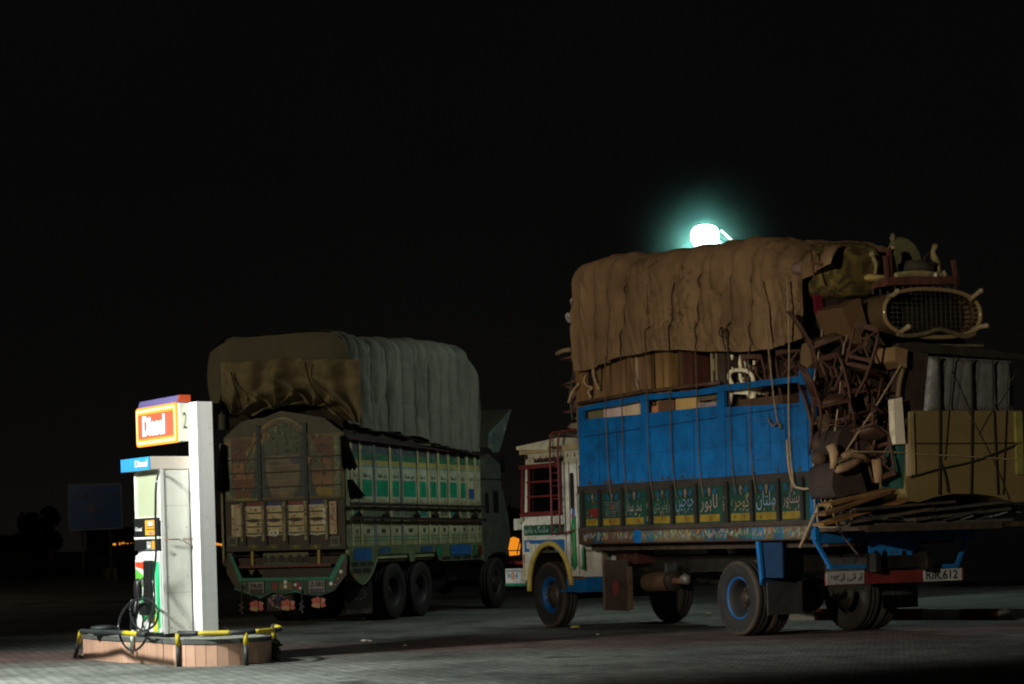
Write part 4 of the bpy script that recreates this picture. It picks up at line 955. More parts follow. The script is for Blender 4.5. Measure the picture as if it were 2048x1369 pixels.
k = MB(); k.box(wx0 + .06, wx0 + .52, CWD - .3, CWD - .28, z_w0, z_w0 + .2, (.45, .40, .26)); part('seat_back', k, 'cloth', csd)
# ladder over the side
k = MB(); x1_, x2_ = AF.side(1102, 980, 1.27)[0], AF.side(1118, 980, 1.27)[0]; LR = (.11, .015, .014)
for xx in (x1_, x2_):
    k.tube(smooth([Vector((xx, 1.27, 1.45)), Vector((xx, 1.27, 2.2)), Vector((xx, 1.26, 2.95)), Vector((xx - .03, 1.15, 3.06)), Vector((xx - .12, .85, 3.08)), Vector((xx - .35, .5, 3.10))], 4), .018, LR, 8)
for i in range(7): k.tube([(x1_, 1.27, 1.62 + i * .2), (x2_, 1.27, 1.62 + i * .2)], .011, LR, 6)
k.tube([(x1_, 1.27, 1.47), (x1_, CWD, 1.47)], .015, LR, 6); k.tube([(x2_, 1.27, 1.47), (4.45, CWD + .02, 1.52)], .015, LR, 6)
part('ladder', k, 'paint', TA)
# roof visor, mirror, step, bumper
k = MB(); zv = S(1050, 893)[1]; zv2 = S(1095, 878)[1]
k.add([(x_f + .02, CWD + .06, zv), (4.9, CWD + .02, zv2), (4.9, -CWD, zv2), (x_f + .02, -CWD, zv), (x_f + .02, CWD + .06, zv - .05), (4.9, CWD + .02, zroof), (4.9, -CWD, zroof), (x_f + .02, -CWD, zv - .05)],
      [(0, 1, 2, 3), (4, 5, 6, 7), (0, 1, 5, 4), (2, 3, 7, 6), (0, 3, 7, 4), (1, 2, 6, 5)], (.50, .46, .34))
k.box(x_b, x_f - .02, CWD - .03, CWD + .03, zroof - .03, zroof + .06, (.32, .26, .13)); part('roof_visor', k, 'paint', TA)
k = MB(); x_, z_ = S(1037, 1048); k.prism(rrect(x_ - .05, x_ + .07, z_ - .10, z_ + .08, .02), yp, CWD - .05, CWD + .05, (.50, .52, .46)); k.bar((x_ - .02, CWD, z_), (x_f - .05, CWD, z_ + .05), .03, .03, (.3, .3, .25)); part('corner_lamp', k, 'paint', TA)
k = MB(); k.tube([(x_f - .02, CWD, 1.8), (x_f - .03, CWD + .03, 1.95), (x_f - .09, CWD + .01, 2.05)], .01, BLACK, 5); k.box(x_f - .06, x_f, CWD + .005, CWD + .03, 1.68, 1.76, (.3, .3, .25)); part('mirror', k, 'paint', TA)
x0, z1_ = S(1132, 1155); x1, z0_ = S(1171, 1181); k = MB(); k.box(x1, x0, CWD - .35, CWD - .01, z0_, z1_, BLUE); k.box(x1 + .02, x0 + .08, CWD - .35, CWD + .06, z0_ - .03, z0_, (.012, .10, .28)); k.box(x1, x0, CWD - .012, CWD - .008, z1_ - .03, z1_, (.12, .07, .04)); part('step', k, 'paint', TA)
x0, z1_ = S(1013, 1138); x1, z0_ = S(1043, 1167); k = MB(); k.box(x1 - .03, x0, CWD - .06, CWD + .02, z0_, z1_, (.48, .50, .48)); k.box(x0 - .12, x0, -CWD, CWD - .06, z0_, z1_, (.48, .5, .48)); k.box(x1 - .03, x0 + .01, CWD - .07, CWD + .03, z0_ - .045, z0_, (.02, .16, .10))
pt = Paint(k, lambda p, q, o: (p, CWD + .02 + o, q)); xm = (x0 + x1) / 2; zm = (z0_ + z1_) / 2
pt(rect(x1 - .02, x0 - .02, z1_ - .05, z1_ - .02), (.2, .25, .3)); pt(ell(xm, zm, .07, .06), (.45, .16, .10)); pt(ell(xm, zm, .03, .03), (.5, .4, .3))
for sx in (-1, 1): pt([(xm + sx * .08, zm), (xm + sx * .17, zm + .06), (xm + sx * .17, zm - .05)], (.05, .20, .36))
part('front_bumper', k, 'paint', TA)
k = MB(); k.box(x_f, x_f + .25, CWD - .12, CWD - .04, zm - .02, zm + .05, (.1, .02, .02)); k.box(x_f + .05, x_f + .4, CWD - .10, CWD - .06, z1_ + .07, z1_ + .12, (.3, .03, .03)); part('bumper_bracket', k, 'steel', TA)

# ================================================================== DRAPED LOADS
CRS = .05
def lerp_tab(tab, x):
    if x <= tab[0][0]: return tab[0][1]
    for (a, va), (b, vb) in zip(tab[:-1], tab[1:]):
        if x <= b: t = (x - a) / (b - a); t = t * t * (3 - 2 * t) * .5 + t * .5; return va + (vb - va) * t
    return tab[-1][1]
def drape_fn(x0, x1, W, hem, top, ry, rz, ropes, B, sg=1, seed=0, wr=.05, far=None, lean=0., crs=None):
    rs = sorted(ropes)
    def fn(u, v, off=0.):
        x = x0 + (x1 - x0) * u
        zt_, zh = lerp_tab(top, x), lerp_tab(hem, x)
        zs_ = max(zt_ - rz, zh + .05)
        hz = zt_ - zs_
        if v < .34: t = v / .34; y, z, ny, nz_ = W, zh + (zs_ - zh) * t, 1., 0.
        elif v < .5: a = (v - .34) / .16 * math.pi / 2; y, z, ny, nz_ = W - ry + ry * math.cos(a), zs_ + hz * math.sin(a), math.cos(a), math.sin(a)
        elif v < .66: t = (v - .5) / .16; y, z, ny, nz_ = (W - ry) * (1 - 2 * t), zt_, 0., 1.
        elif v < .82: a = (1 - (v - .66) / .16) * math.pi / 2; y, z, ny, nz_ = -(W - ry) - ry * math.cos(a), zs_ + hz * math.sin(a), -math.cos(a), math.sin(a)
        else: t = (v - .82) / .18; zf = far if far is not None else zh; y, z, ny, nz_ = -W, zs_ + (zf - zs_) * t, -1., 0.
        # pillows between the ropes
        s = 1.
        for a, b in zip(rs[:-1], rs[1:]):
            if a <= x <= b: s = abs(math.sin(math.pi * (x - a) / (b - a))) ** .42; break
        gd_ = min(abs(x - r_) for r_ in rs)
        amp = B * (1.25 if .3 < v < .7 else .8 if v > .12 else .45)
        d = amp * (s - 1) - (.10 * (1 - gd_ / .045) if gd_ < .045 and v > .02 else 0)
        q = Vector((x * 1.0 + seed, y * .8, z * .9))
        d += wr * (noise.noise(q * 1.1)) + wr * .7 * noise.noise(Vector((x * 5 + seed, y * 2 + z * .7, 4))) + wr * .35 * noise.noise(q * 7)
        CR_ = CRS if crs is None else crs; cr = abs(noise.noise(Vector((x * 1.6 + seed, y * 1.1 + z * .9, 2.2)))); d -= CR_ * max(0, 1 - cr * 9)
        CR_ = CRS if crs is None else crs; cr = abs(noise.noise(Vector((x * 3.1 - z * .8 + seed, y * 1.3 + z * 1.1, 7.2)))); d -= CR_ * .6 * max(0, 1 - cr * 8)
        d += off
        return Vector((x + lean * (z - zh), sg * (y + ny * d), z + nz_ * d))
    return fn
def canvas_cols(base, seed, stain=.5, rnd_=None):
    def cf(u, v):
        q = Vector((u * 9 + seed, v * 9, seed * .3))
        t = 1 + .16 * noise.noise(q * .7) - stain * max(0, noise.noise(q * .9 + Vector((7, 3, 1))) - .12) * 1.4
        t -= stain * 1.0 * max(0, noise.noise(q * 2.1 + Vector((1, 8, 2))) - .20)
        return (base[0] * t, base[1] * t, base[2] * t * .98)
    return cf
def V2(p): return (p[0], p[2])
def SP(u, v, y): x, z = AF.side(u, v, y); return Vector((x, y, z))
def RP(u, v, x): y, z = AF.rear(u, v, x); return Vector((x, y, z))
WT = 1.31
ropes_u = [1148, 1176, 1205, 1237, 1287, 1334, 1387, 1452, 1492, 1538, 1592, 1630, 1675]
ropes_x = [AF.side(u, 640, WT)[0] for u in ropes_u]
hemA = sorted([(AF.side(u, v, WT)) for u, v in [(1146, 742), (1160, 742), (1185, 736), (1215, 722), (1240, 713), (1262, 711), (1300, 702), (1340, 700), (1420, 703), (1480, 704), (1530, 699), (1560, 692), (1600, 676), (1606, 560), (1625, 545), (1662, 528)]])
topA = sorted([(AF.side(u, v, .62)) for u, v in [(1150, 622), (1160, 590), (1175, 562), (1200, 533), (1245, 516), (1292, 508), (1340, 506), (1392, 498), (1440, 488), (1490, 479), (1540, 476), (1600, 478), (1660, 484), (1700, 494)]])
xa0, xa1 = hemA[0][0], hemA[-1][0]
dA = drape_fn(xa0, xa1, WT, hemA, topA, .46, .40, ropes_x, .20, 1, 3, .04)
_dA = dA
def dAs(u, v):
    p = _dA(u, v); k = max(0, 1 - u * 3.2)
    p.x += .56 * k * max(0, WT - p.y); return p
tm = MB(); tm.grid(dAs, 330, 100, CANV, cf=canvas_cols(CANV, 3, .35))
# front end of the sheet, hanging over the cab side
hz_, tz_ = hemA[-1][1], lerp_tab(topA, xa1)
def frontA(u, v):
    yy = WT * (1 - 2 * u); zt_ = tz_ - .62 * max(0, (abs(yy) - (WT - .62)) / .62) ** 2
    z = zt_ + (hz_ - zt_) * v; k = math.sin(math.pi * min(1, v * 1.2)) * .12 * (1 - abs(2 * u - 1) ** 4)
    return Vector((xa1 + k + .05 * noise.noise(Vector((yy * 4, z * .8, 1))) * (1 - abs(2 * u - 1) ** 6), yy, z))
tm.grid(frontA, 40, 20, CANV, cf=canvas_cols(CANV, 9, .35))
solo('tarpaulin', 'stained brown canvas tarpaulin roped over the load of the blue truck', 'tarpaulin', AF, (1.2, 0, hemA[5][1]), tm, 'canvas')

rope_c = (.12, .085, .05)
ordn = ['first', 'second', 'third', 'fourth', 'fifth', 'sixth', 'seventh', 'eighth', 'ninth', 'tenth']
for i, u in enumerate([1205, 1237, 1287, 1334, 1387, 1452, 1492]):
    x = AF.side(u, 640, WT)[0]; uu = (x - xa0) / (xa1 - xa0)
    P = [dA(uu, v / 40, .165) for v in range(24, 0, -1)]
    xr_ = x
    P += [Vector((xr_, WT - .02, max(P[-1].z - .15, 2.5))), Vector((xr_ + .015, 1.285, 2.6)), Vector((xr_ - .03, 1.275, 2.12)), Vector((xr_ - .09, 1.285, 1.93))]
    P = [p for j, p in enumerate(P) if j == 0 or p.z < P[j - 1].z + .5]
    m_ = MB(); m_.tube(smooth(P, 2), .0075 if i != 2 else .006, rope_c if i % 2 else (.16, .11, .065), 6)
    solo('rope', f'{ordn[i]} dark tie rope from the cab end running down the brown tarpaulin and blue boards', 'rope', AF, tuple(P[-1]), m_, 'rope', group='tie ropes down the side of the blue truck')
def rope(label, pts, r=.012, c=(.34, .25, .15), k=3, group='ropes holding the furniture on the blue truck', sag=0):
    P = [Vector(p) for p in pts]; m_ = MB(); m_.tube(smooth(P, k), r, c, 6)
    return solo('rope', label, 'rope', AF, tuple(P[-1]), m_, 'rope', group=group)
rope('pale rope slanting down the rear end of the brown tarpaulin to the blue boards', [SP(1520, 560, 1.39), SP(1536, 690, 1.40), SP(1552, 830, 1.30), SP(1562, 850, 1.28)], .011)
rope('pale vertical rope in front of the last tarpaulin fold', [SP(1574, 560, 1.39), SP(1578, 690, 1.38), SP(1577, 800, 1.30), SP(1580, 900, 1.28), SP(1588, 975, 1.30)], .012, (.40, .30, .18))
rope('short rope tail knotted on the blue boards below the white chair', [SP(1536, 838, 1.28), SP(1546, 852, 1.29), SP(1556, 846, 1.29), SP(1562, 858, 1.29)], .016, (.2, .13, .08))
rope('thick frayed rope tied along the lowest panels beside the rear post', [SP(1574, 880, 1.29), SP(1578, 935, 1.29), SP(1592, 975, 1.31), SP(1640, 976, 1.31)], .018, (.42, .30, .18))
rope('thick rope pulled from the rear corner knot down to the bed edge', [SP(1640, 1008, 1.32), SP(1620, 1050, 1.31), SP(1606, 1082, 1.29), SP(1600, 1095, 1.27)], .022, (.38, .27, .16))
rope('dark loop of rope hanging from the tarpaulin above the cabinet handle', [SP(1441, 655, 1.40), SP(1438, 668, 1.42), SP(1445, 674, 1.42), SP(1448, 662, 1.42), SP(1443, 655, 1.41), SP(1446, 680, 1.41), SP(1452, 700, 1.38)], .010, (.06, .04, .03))
rope('thin cord sagging across the tan wardrobe panels', [SP(1256, 705, 1.30), SP(1262, 740, 1.28), SP(1270, 772, 1.27), SP(1282, 788, 1.27)], .009, (.10, .07, .04))
rope('long rope from the bed frame on top straight down the rear corner', [RP(1731, 566, -2.0), RP(1712, 640, -2.2), RP(1688, 690, -2.5), RP(1680, 780, -2.6), RP(1668, 880, -2.6), RP(1658, 965, -2.4)], .012, (.40, .30, .18))
rope('rope slanting from the tan box corner to the rear corner knot', [RP(1812, 712, -3.0), RP(1760, 800, -2.95), RP(1700, 890, -2.8), RP(1655, 962, -2.4), RP(1642, 990, -2.1)], .012, (.40, .30, .18))
rope('pale rope down the rear blue post beside the last panel', [RP(1652, 590, -1.6), RP(1642, 680, -2.0), RP(1626, 780, -2.02), RP(1626, 900, -2.02), RP(1630, 1020, -2.02)], .012, (.42, .34, .26))
rope('level rope across the dark armchair to the beige sofa', [RP(1655, 950, -2.5), RP(1700, 908, -2.9), RP(1722, 904, -3.0), RP(1790, 905, -3.02), RP(1860, 910, -3.04), RP(1960, 915, -3.04), RP(2060, 922, -3.04)], .010, (.36, .28, .16))
rope('pale loop of rope hanging below the rear corner knot', [RP(1668, 985, -2.45), RP(1690, 998, -2.5), RP(1703, 1030, -2.5), RP(1697, 1052, -2.5), RP(1650, 1055, -2.4), RP(1636, 1050, -2.3), RP(1634, 1010, -2.2)], .012, (.36, .28, .18))
rope('rope from the corner knot down to the rear lamp panel', [RP(1662, 985, -2.4), RP(1664, 1020, -2.45), RP(1680, 1060, -2.3), RP(1700, 1090, -2.1), RP(1718, 1112, -1.98)], .013, (.34, .26, .16))
rope('bunched rope ends knotted at the rear corner of the bed', [RP(1646, 1010, -2.1), RP(1640, 985, -2.15), RP(1652, 975, -2.2), RP(1660, 995, -2.3), RP(1650, 1015, -2.3), RP(1656, 960, -2.4), RP(1663, 1000, -2.45), RP(1645, 1030, -2.2)], .014, (.38, .28, .17))

# ------------------------------------------------------------------ furniture makers
def chair(name, label, loc, rot, c=(.095, .040, .020), style=0, group=None, seat_c=None, s=1.0):
    t = thing(name, label, 'chair', AF, loc, rot, group)
    k = MB(); k.prism([(-.21 * s, -.22 * s), (.21 * s, -.22 * s), (.24 * s, .22 * s), (-.24 * s, .22 * s)], lambda p, q, d: (p, q, d), .42 * s, .46 * s, c); k.blob(0, 0, .46 * s, .21 * s, .2 * s, .05 * s, seat_c or (.10, .05, .03), 6, .6); part('seat', k, 'wood', t)
    for sx in (-1, 1):
        k = MB(); k.tube([(sx * .22 * s, .2 * s, .42 * s), (sx * .235 * s, .23 * s, .2 * s), (sx * .23 * s, .22 * s, 0)], [.026 * s, .020 * s, .015 * s], c, 6); part('leg', k, 'wood', t)
        k = MB(); k.tube([(sx * .18 * s, -.30 * s, 0), (sx * .19 * s, -.22 * s, .3 * s), (sx * .19 * s, -.21 * s, .5 * s), (sx * .20 * s, -.26 * s, .8 * s), (sx * .19 * s, -.33 * s, 1.02 * s)], [.018 * s, .024 * s, .026 * s, .024 * s, .018 * s], c, 6); part('leg', k, 'wood', t)
    k = MB()
    for z in (.55, .99): k.bar((-.20 * s, -.225 * s - (z - .5) * .2 * s, z * s), (.20 * s, -.225 * s - (z - .5) * .2 * s, z * s), .03 * s, (.05 if z < .9 else .075) * s, c)
    yb_ = lambda z: -.225 * s - (z - .5) * .2 * s
    if style == 0:   # curved X splat with a ring
        for sx in (-1, 1): k.tube(smooth([Vector((sx * .17 * s, yb_(.57), .57 * s)), Vector((sx * .05 * s, yb_(.68), .70 * s)), Vector((sx * .05 * s, yb_(.84), .84 * s)), Vector((sx * .17 * s, yb_(.97), .97 * s))], 4), .017 * s, c, 6)
        k.tube([(.07 * s * math.cos(a * .52), yb_(.77), .77 * s + .07 * s * math.sin(a * .52)) for a in range(12)], .016 * s, c, 6, closed=True)
    else:
        for sx in (-2, -1, 0, 1, 2): k.tube([(sx * .07 * s, yb_(.56), .56 * s), (sx * .075 * s, yb_(.98), .98 * s)], .013 * s, c, 5)
    part('backrest', k, 'wood', t)
    k = MB()
    for sx in (-1, 1): k.tube([(sx * .23 * s, .21 * s, .15 * s), (sx * .185 * s, -.25 * s, .15 * s)], .013 * s, c, 5)
    k.tube([(-.2 * s, 0, .15 * s), (.2 * s, 0, .15 * s)], .012 * s, c, 5); part('stretcher', k, 'wood', t)
    return t
def boxy(name, label, cat, fr, pts2, a, b, c, material='wood', plane='side', base=None, side=None, extra=None, group=None, bevel=0):
    """a box-like thing: outline pts2 in the side or the rear plane, from depth a to b"""
    m_ = MB(); fn = yp if plane == 'side' else xp
    m_.prism(pts2, fn, a, b, c, side)
    if extra: extra(m_)
    p = pts2[min(range(len(pts2)), key=lambda i: pts2[i][1])]
    base = base or ((p[0], (a + b) / 2, p[1]) if plane == 'side' else ((a + b) / 2, p[0], p[1]))
    return solo(name, label, cat, fr, base, m_, material, group, bevel=bevel)
def Sq(u0, v0, u1, v1, y):   # upright rectangle on a side plane
    a, b = AF.side(u0, v1, y), AF.side(u1, v0, y); return rect(b[0], a[0], a[1], b[1])

# ---- goods standing between the rail and the tarpaulin, near side
zr = lambda u, v=790: AF.side(u, v, 1.15)[1]
gd = [  # u0,u1,colour,name,label,category
    (1152, 1192, (.42, .27, .12), 'bed_headboard', 'tan carved bed headboard with oval cut-outs at the cab end', 'headboard'),
    (1192, 1204, (.46, .31, .15), 'wooden_board', 'narrow tan panel beside the carved headboard', 'panel'),
    (1208, 1273, (.40, .27, .13), 'wardrobe', 'wide tan wardrobe side below the tarpaulin stains', 'wardrobe'),
    (1276, 1304, (.38, .25, .13), 'wooden_board', 'brownish tan panel right of the pale strip', 'panel'),
    (1312, 1343, (.50, .34, .14), 'cupboard', 'yellowish tan cupboard side with an upright seam', 'cupboard'),
    (1359, 1367, (.20, .14, .08), 'wooden_board', 'thin grey brown board in the dark gap', 'panel'),
    (1368, 1386, (.14, .055, .04), 'cabinet', 'dark red brown cabinet under the tarpaulin', 'cabinet'),
    (1423, 1452, (.10, .085, .065), 'cabinet', 'grey cabinet door with a long pale handle', 'cabinet')]
for i, (u0, u1, c, nm, lb, ct_) in enumerate(gd):
    y = 1.10; z0g, z1g = 2.3, AF.side(u0, 660, y)[1]
    a, b = AF.side(u1, 790, y)[0], AF.side(u0, 790, y)[0]
    if nm == 'wardrobe' or nm == 'cupboard' or nm == 'cabinet' : dep = .42
    else: dep = .05
    c = (c[0] * .62, c[1] * .50, c[2] * .42); m_ = MB(); m_.box(a, b, y - dep, y, z0g, z1g, c)
    if nm == 'bed_headboard':
        pt = Paint(m_, lambda p, q, o: (p, y + o, q), .004); x_, z_ = AF.side(1182, 764, y); pt(ell(x_ + .0, z_ + .02, .09, .16), (.02, .015, .012)); x_, z_ = AF.side(1184, 784, y); pt(ell(x_, z_ - .02, .07, .09), (.02, .015, .012))
        m_.tube(smooth([SP(1172, 750, 1.13), SP(1168, 762, 1.14), SP(1174, 772, 1.14), SP(1184, 776, 1.14), SP(1177, 784, 1.14), SP(1182, 796, 1.14)], 4), .02, (.5, .34, .17), 6)
        m_.tube(smooth([SP(1158, 768, 1.15), SP(1145, 785, 1.16), SP(1137, 806, 1.17)], 4), .022, (.5, .34, .17), 6)
    if lb.startswith('yellowish'): m_.box((a + b) / 2 - .01, (a + b) / 2 + .006, y, y + .004, z0g, z1g, (.12, .07, .03))
    if lb.startswith('grey cabinet'):
        for u in (1424, 1434): x_ = AF.side(u, 740, y)[0]; m_.box(x_ - (.022 if u == 1424 else .010), x_, y, y + .02, AF.side(u, 765 if u == 1424 else 762, y)[1], z1g, (.48, .40, .20))
        x_ = AF.side(1428.5, 740, y)[0]; m_.box(x_ - .01, x_ + .006, y, y + .02, AF.side(1428, 742, y)[1], AF.side(1428, 718, y)[1], (.42, .36, .22))
    solo(nm, lb, ct_, AF, ((a + b) / 2, y - dep / 2, z0g), m_, 'wood', group='wooden furniture stood along the near side')
k = MB(); k.tube(smooth([SP(1190, 702, 1.17), SP(1186, 725, 1.19), SP(1188, 755, 1.2), SP(1198, 780, 1.19)], 4), .024, (.48, .33, .17), 7); k.tube([SP(1190, 702, 1.17), SP(1200, 740, 1.16), SP(1199, 778, 1.17)], .012, (.2, .12, .06), 6)
solo('bentwood_chair', 'bowed tan chair back pressed against the narrow panel', 'chair back', AF, tuple(SP(1198, 780, 1.19)), k, 'wood')
k = MB(); x_ = AF.side(1273.5, 760, 1.12)[0]; k.box(x_ - .012, x_ + .012, 1.09, 1.13, zr(1274, 780), zr(1274, 705), (.55, .45, .30))
solo('wooden_strip', 'thin pale upright strip between two tan panels', 'strip', AF, (x_, 1.11, zr(1274, 780)), k, 'wood')
k = MB(); P = [SP(1157, 808, 1.17), SP(1240, 792, 1.17), SP(1290, 783, 1.17), SP(1340, 778, 1.17), SP(1400, 770, 1.17), SP(1440, 766, 1.17)]
k.tube(P, .03, (.11, .055, .03), 6); solo('wooden_plank', 'bent brown plank lying along the top of the blue rail', 'plank', AF, tuple(P[0]), k, 'wood')
# boxes seen in the openings of the boards
for u0, v0, u1, v1, c, nm, lb, dep in ((1171, 815, 1207, 842, (.16, .125, .055), 'carton', 'dull olive carton in the first opening of the blue boards', .4), (1208, 806, 1243, 842, (.55, .40, .36), 'carton', 'pale pink carton in the middle of the first opening', .4),
        (1246, 800, 1278, 838, (.58, .43, .28), 'carton', 'cream carton at the right of the first opening', .4), (1303, 812, 1315, 826, (.55, .22, .10), 'carton', 'small orange carton in the second opening', .2),
        (1317, 800, 1350, 824, (.13, .065, .035), 'wooden_crate', 'brown wooden crate beside the orange carton', .3), (1352, 792, 1392, 822, (.52, .34, .12), 'carton', 'wide yellow carton in the second opening', .4),
        (1395, 787, 1432, 803, (.13, .10, .06), 'suitcase', 'flat grey brown suitcase at the right of the second opening', .4), (1396, 803.5, 1432, 818, (.32, .24, .25), 'blanket', 'folded mauve blanket under the flat suitcase', .4),
        (1478, 790, 1564, 818, (.09, .05, .028), 'storage_trunk', 'dark brown trunk behind the white plastic chair', .5)):
    q = Sq(u0, v0, u1, v1, 1.14); boxy(nm, lb, 'box' if nm == 'carton' else nm.replace('_', ' '), AF, q, 1.14 - dep, 1.14, c, 'cloth' if nm == 'blanket' else 'plastic', bevel=.012)
# white plastic armchair, traced, with its own depth
wc_ = thing('plastic_chair', 'white plastic armchair with slatted back held behind the blue rail', 'chair', AF, tuple(SP(1484, 815, .98)), traced=True)
WP = (.85, .76, .52)
def W(u, v, y=1.08): return SP(u, v, y)
def V2(p): return (p[0], p[2])
for pts, nm in (([(1463, 778), (1461, 795), (1459, 816)], 'leg'), ([(1496, 782), (1501, 795), (1502, 814)], 'leg'), ([(1508, 786), (1506, 800), (1507, 812)], 'leg')):
    k = MB(); k.tube([W(u, v, 1.08 if u < 1500 else 1.0) for u, v in pts], [.040, .034, .028], WP, 6); part(nm, k, 'plastic', wc_)
k = MB(); k.prism([V2(W(1461, 775)), V2(W(1503, 775)), V2(W(1497, 790)), V2(W(1466, 788))], yp, .78, 1.09, WP); part('seat', k, 'plastic', wc_)
k = MB(); k.tube(smooth([W(1466, 772), W(1459, 757, 1.10), W(1461, 745, 1.1), W(1472, 741, 1.08), W(1492, 742, 1.05), W(1504, 752, 1.02), W(1507, 766, 1.0)], 4), .03, WP, 8); k.tube(smooth([W(1475, 769, .9), W(1467, 756, .9), W(1468, 748, .88), W(1485, 745, .85)], 4), .026, WP, 8); part('armrest', k, 'plastic', wc_)
k = MB()
for pts in ([(1464, 741), (1462, 725), (1465, 709)], [(1482, 742), (1480, 725), (1483, 710)], [(1485, 769), (1481, 755), (1480, 745)]): k.tube(smooth([W(u, v, .98) for u, v in pts], 3), .028, WP, 6)
for pts in ([(1479, 757), (1486, 765), (1498, 770)], [(1494, 745), (1492, 733), (1487, 724)], [(1500, 750), (1500, 738), (1497, 728)], [(1503, 746), (1508, 738), (1508, 722)], [(1507, 768), (1503, 758), (1488, 757)]): k.tube(smooth([W(u, v, .95) for u, v in pts], 3), .022, WP, 6)
part('backrest', k, 'plastic', wc_)
# brown chairs stacked under the tarpaulin end, near side
for i, (u, v, y, rx, ry_, rz, st) in enumerate([(1532, 832, .72, 8, 4, 200, 0), (1556, 826, .66, -10, 6, 150, 1), (1584, 820, .74, 12, -8, 245, 0)]):
    chair('dining_chair', ['brown chair just right of the white plastic chair behind the third opening', 'brown slatted chair in the middle of the third opening', 'brown chair by the rear blue post under the tarpaulin end'][i],
          tuple(SP(u, v, y)), (R(rx), R(ry_), R(rz)), style=st, group='brown dining chairs in the load', s=.85)
k = MB(); k.prism([V2(SP(1598, 760, 1.0)), V2(SP(1606, 690, 1.0)), V2(SP(1640, 672, 1.0)), V2(SP(1632, 720, 1.0))], yp, .6, 1.02, (.20, .125, .06)); solo('carton', 'tilted brown carton flap by the rear blue post', 'box', AF, tuple(SP(1598, 760, .9)), k, 'plastic')

# ---- load hanging off the front end, over the cab
for i, (loc, rot) in enumerate([((4.92, .92, 3.98), (R(4), R(-84), R(6))), ((4.98, .80, 3.58), (R(-6), R(-95), R(-5))), ((5.05, .55, 3.30), (R(3), R(-88), R(4)))]):
    chair('dining_chair', ['brown chair lying out over the cab roof, uppermost', 'brown chair lying out over the cab roof under the uppermost one', 'brown chair lying low on the roof rack above the cab'][i], loc, rot, style=i % 2, group='brown dining chairs in the load', s=.85, c=(.12, .05, .03))
k = MB(); k.tube(smooth([SP(1140, 700, 1.1), SP(1126, 702, 1.1), SP(1114, 708, 1.1)], 3), .035, (.45, .32, .18), 7); k.tube([SP(1147, 745, 1.05), SP(1139, 790, 1.05), SP(1145, 840, 1.05)], .014, (.05, .10, .05), 6)
solo('carved_chair', 'pale curved chair leg poking out past the tarpaulin front', 'chair leg', AF, tuple(SP(1140, 790, 1.05)), k, 'wood')
for u, v, lb in ((1148, 606, 'small white wheel castor at the tarpaulin front edge, upper'), (1138, 636, 'small pale castor at the tarpaulin front edge, lower')):
    k = MB(); p = SP(u, v, .7); m = Matrix.Rotation(R(70), 4, 'X'); m.translation = p
    k.lathe([(.03, -.02), (.075, -.025), (.085, 0), (.075, .025), (.03, .02), (.03, -.02)], m, (.50, .50, .46), 14); k.tube([p, p + Vector((-.22, 0, -.06))], .02, (.3, .25, .2), 6)
    solo('castor', lb, 'castor', AF, tuple(p), k, 'plastic')
rkm = thing('roof_rack', 'roof rack of the blue truck piled with poles and folded cloth', 'roof rack', AF, (4.9, 0, 2.98), traced=True)
k = MB()
for y in (-.9, -.3, .3, .9): k.tube([(4.3, y, 3.06), (5.5, y, 3.04)], .02, (.10, .07, .04), 6)
for x in (4.35, 4.9, 5.45): k.tube([(x, -1.0, 3.03), (x, 1.0, 3.03)], .02, (.10, .07, .04), 6)
for x in (4.35, 5.45):
    for y in (-.95, .95): k.tube([(x, y, 2.86), (x, y, 3.04)], .02, (.10, .07, .04), 6)
part('frame', k, 'wood', rkm)
k = MB()
rnd = random.Random(9)
for i in range(9): yy = rnd.uniform(-.2, 1.0); z_ = 3.09 + .045 * (i // 2); k.tube([(4.25, yy, z_), (4.85 + rnd.uniform(0, .45), yy + rnd.uniform(-.1, .1), z_ + rnd.uniform(-.01, .02))], .022, (.13, .065, .04), 6)
solo('pole_bundle', 'bundle of brown poles on the roof rack above the cab', 'poles', AF, (4.6, .4, 3.07), k, 'wood')
k = MB(); k.blob(4.55, .65, 3.13, .32, .42, .09, (.26, .21, .12), 12, .8, nf=.35); k.blob(4.5, .7, 3.26, .22, .3, .07, (.2, .16, .09), 10, .8, nf=.35, seed=4)
solo('folded_cloth', 'crumpled dull yellow cloth bundled on the roof rack', 'cloth', AF, (4.55, .65, 3.05), k, 'cloth')

# ---- rear load ------------------------------------------------------------
def R2(u, v, x): return AF.rear(u, v, x)
# boards of the lowered tailgate and planks under the furniture
pk = thing('lowered_tailgate', 'flat wooden tailgate lowered behind the bed, carrying the furniture', 'tailgate', AF, (-2.5, 0, 1.44), traced=True)
k = MB()
for i in range(9):
    y0 = 1.2 - i * .36; k.box(-2.98, -1.98, y0 - .35, y0, 1.40 + .004 * (i % 3), 1.46 + .004 * (i % 2), (.07, .042, .025))
part('boards', k, 'wood', pk)
k = MB(); k.box(-3.01, -2.98, R2(2015, 1040, -3.0)[0] + .1, 1.2, 1.38, 1.47, (.06, .045, .03)); part('edge_rail', k, 'wood', pk)
rnd = random.Random(21)
plk = [(1640, 1030, 1770, 985, (.20, .10, .04)), (1636, 1050, 1800, 1003, (.30, .15, .05)), (1650, 1010, 1780, 978, (.28, .15, .05)), (1690, 1046, 1860, 1018, (.10, .075, .05)), (1700, 1020, 1900, 1004, (.075, .06, .045)), (1820, 1040, 2010, 1018, (.09, .08, .06)), (1850, 1022, 2040, 1000, (.07, .06, .05)), (1760, 1050, 2016, 1040, (.08, .075, .06))]
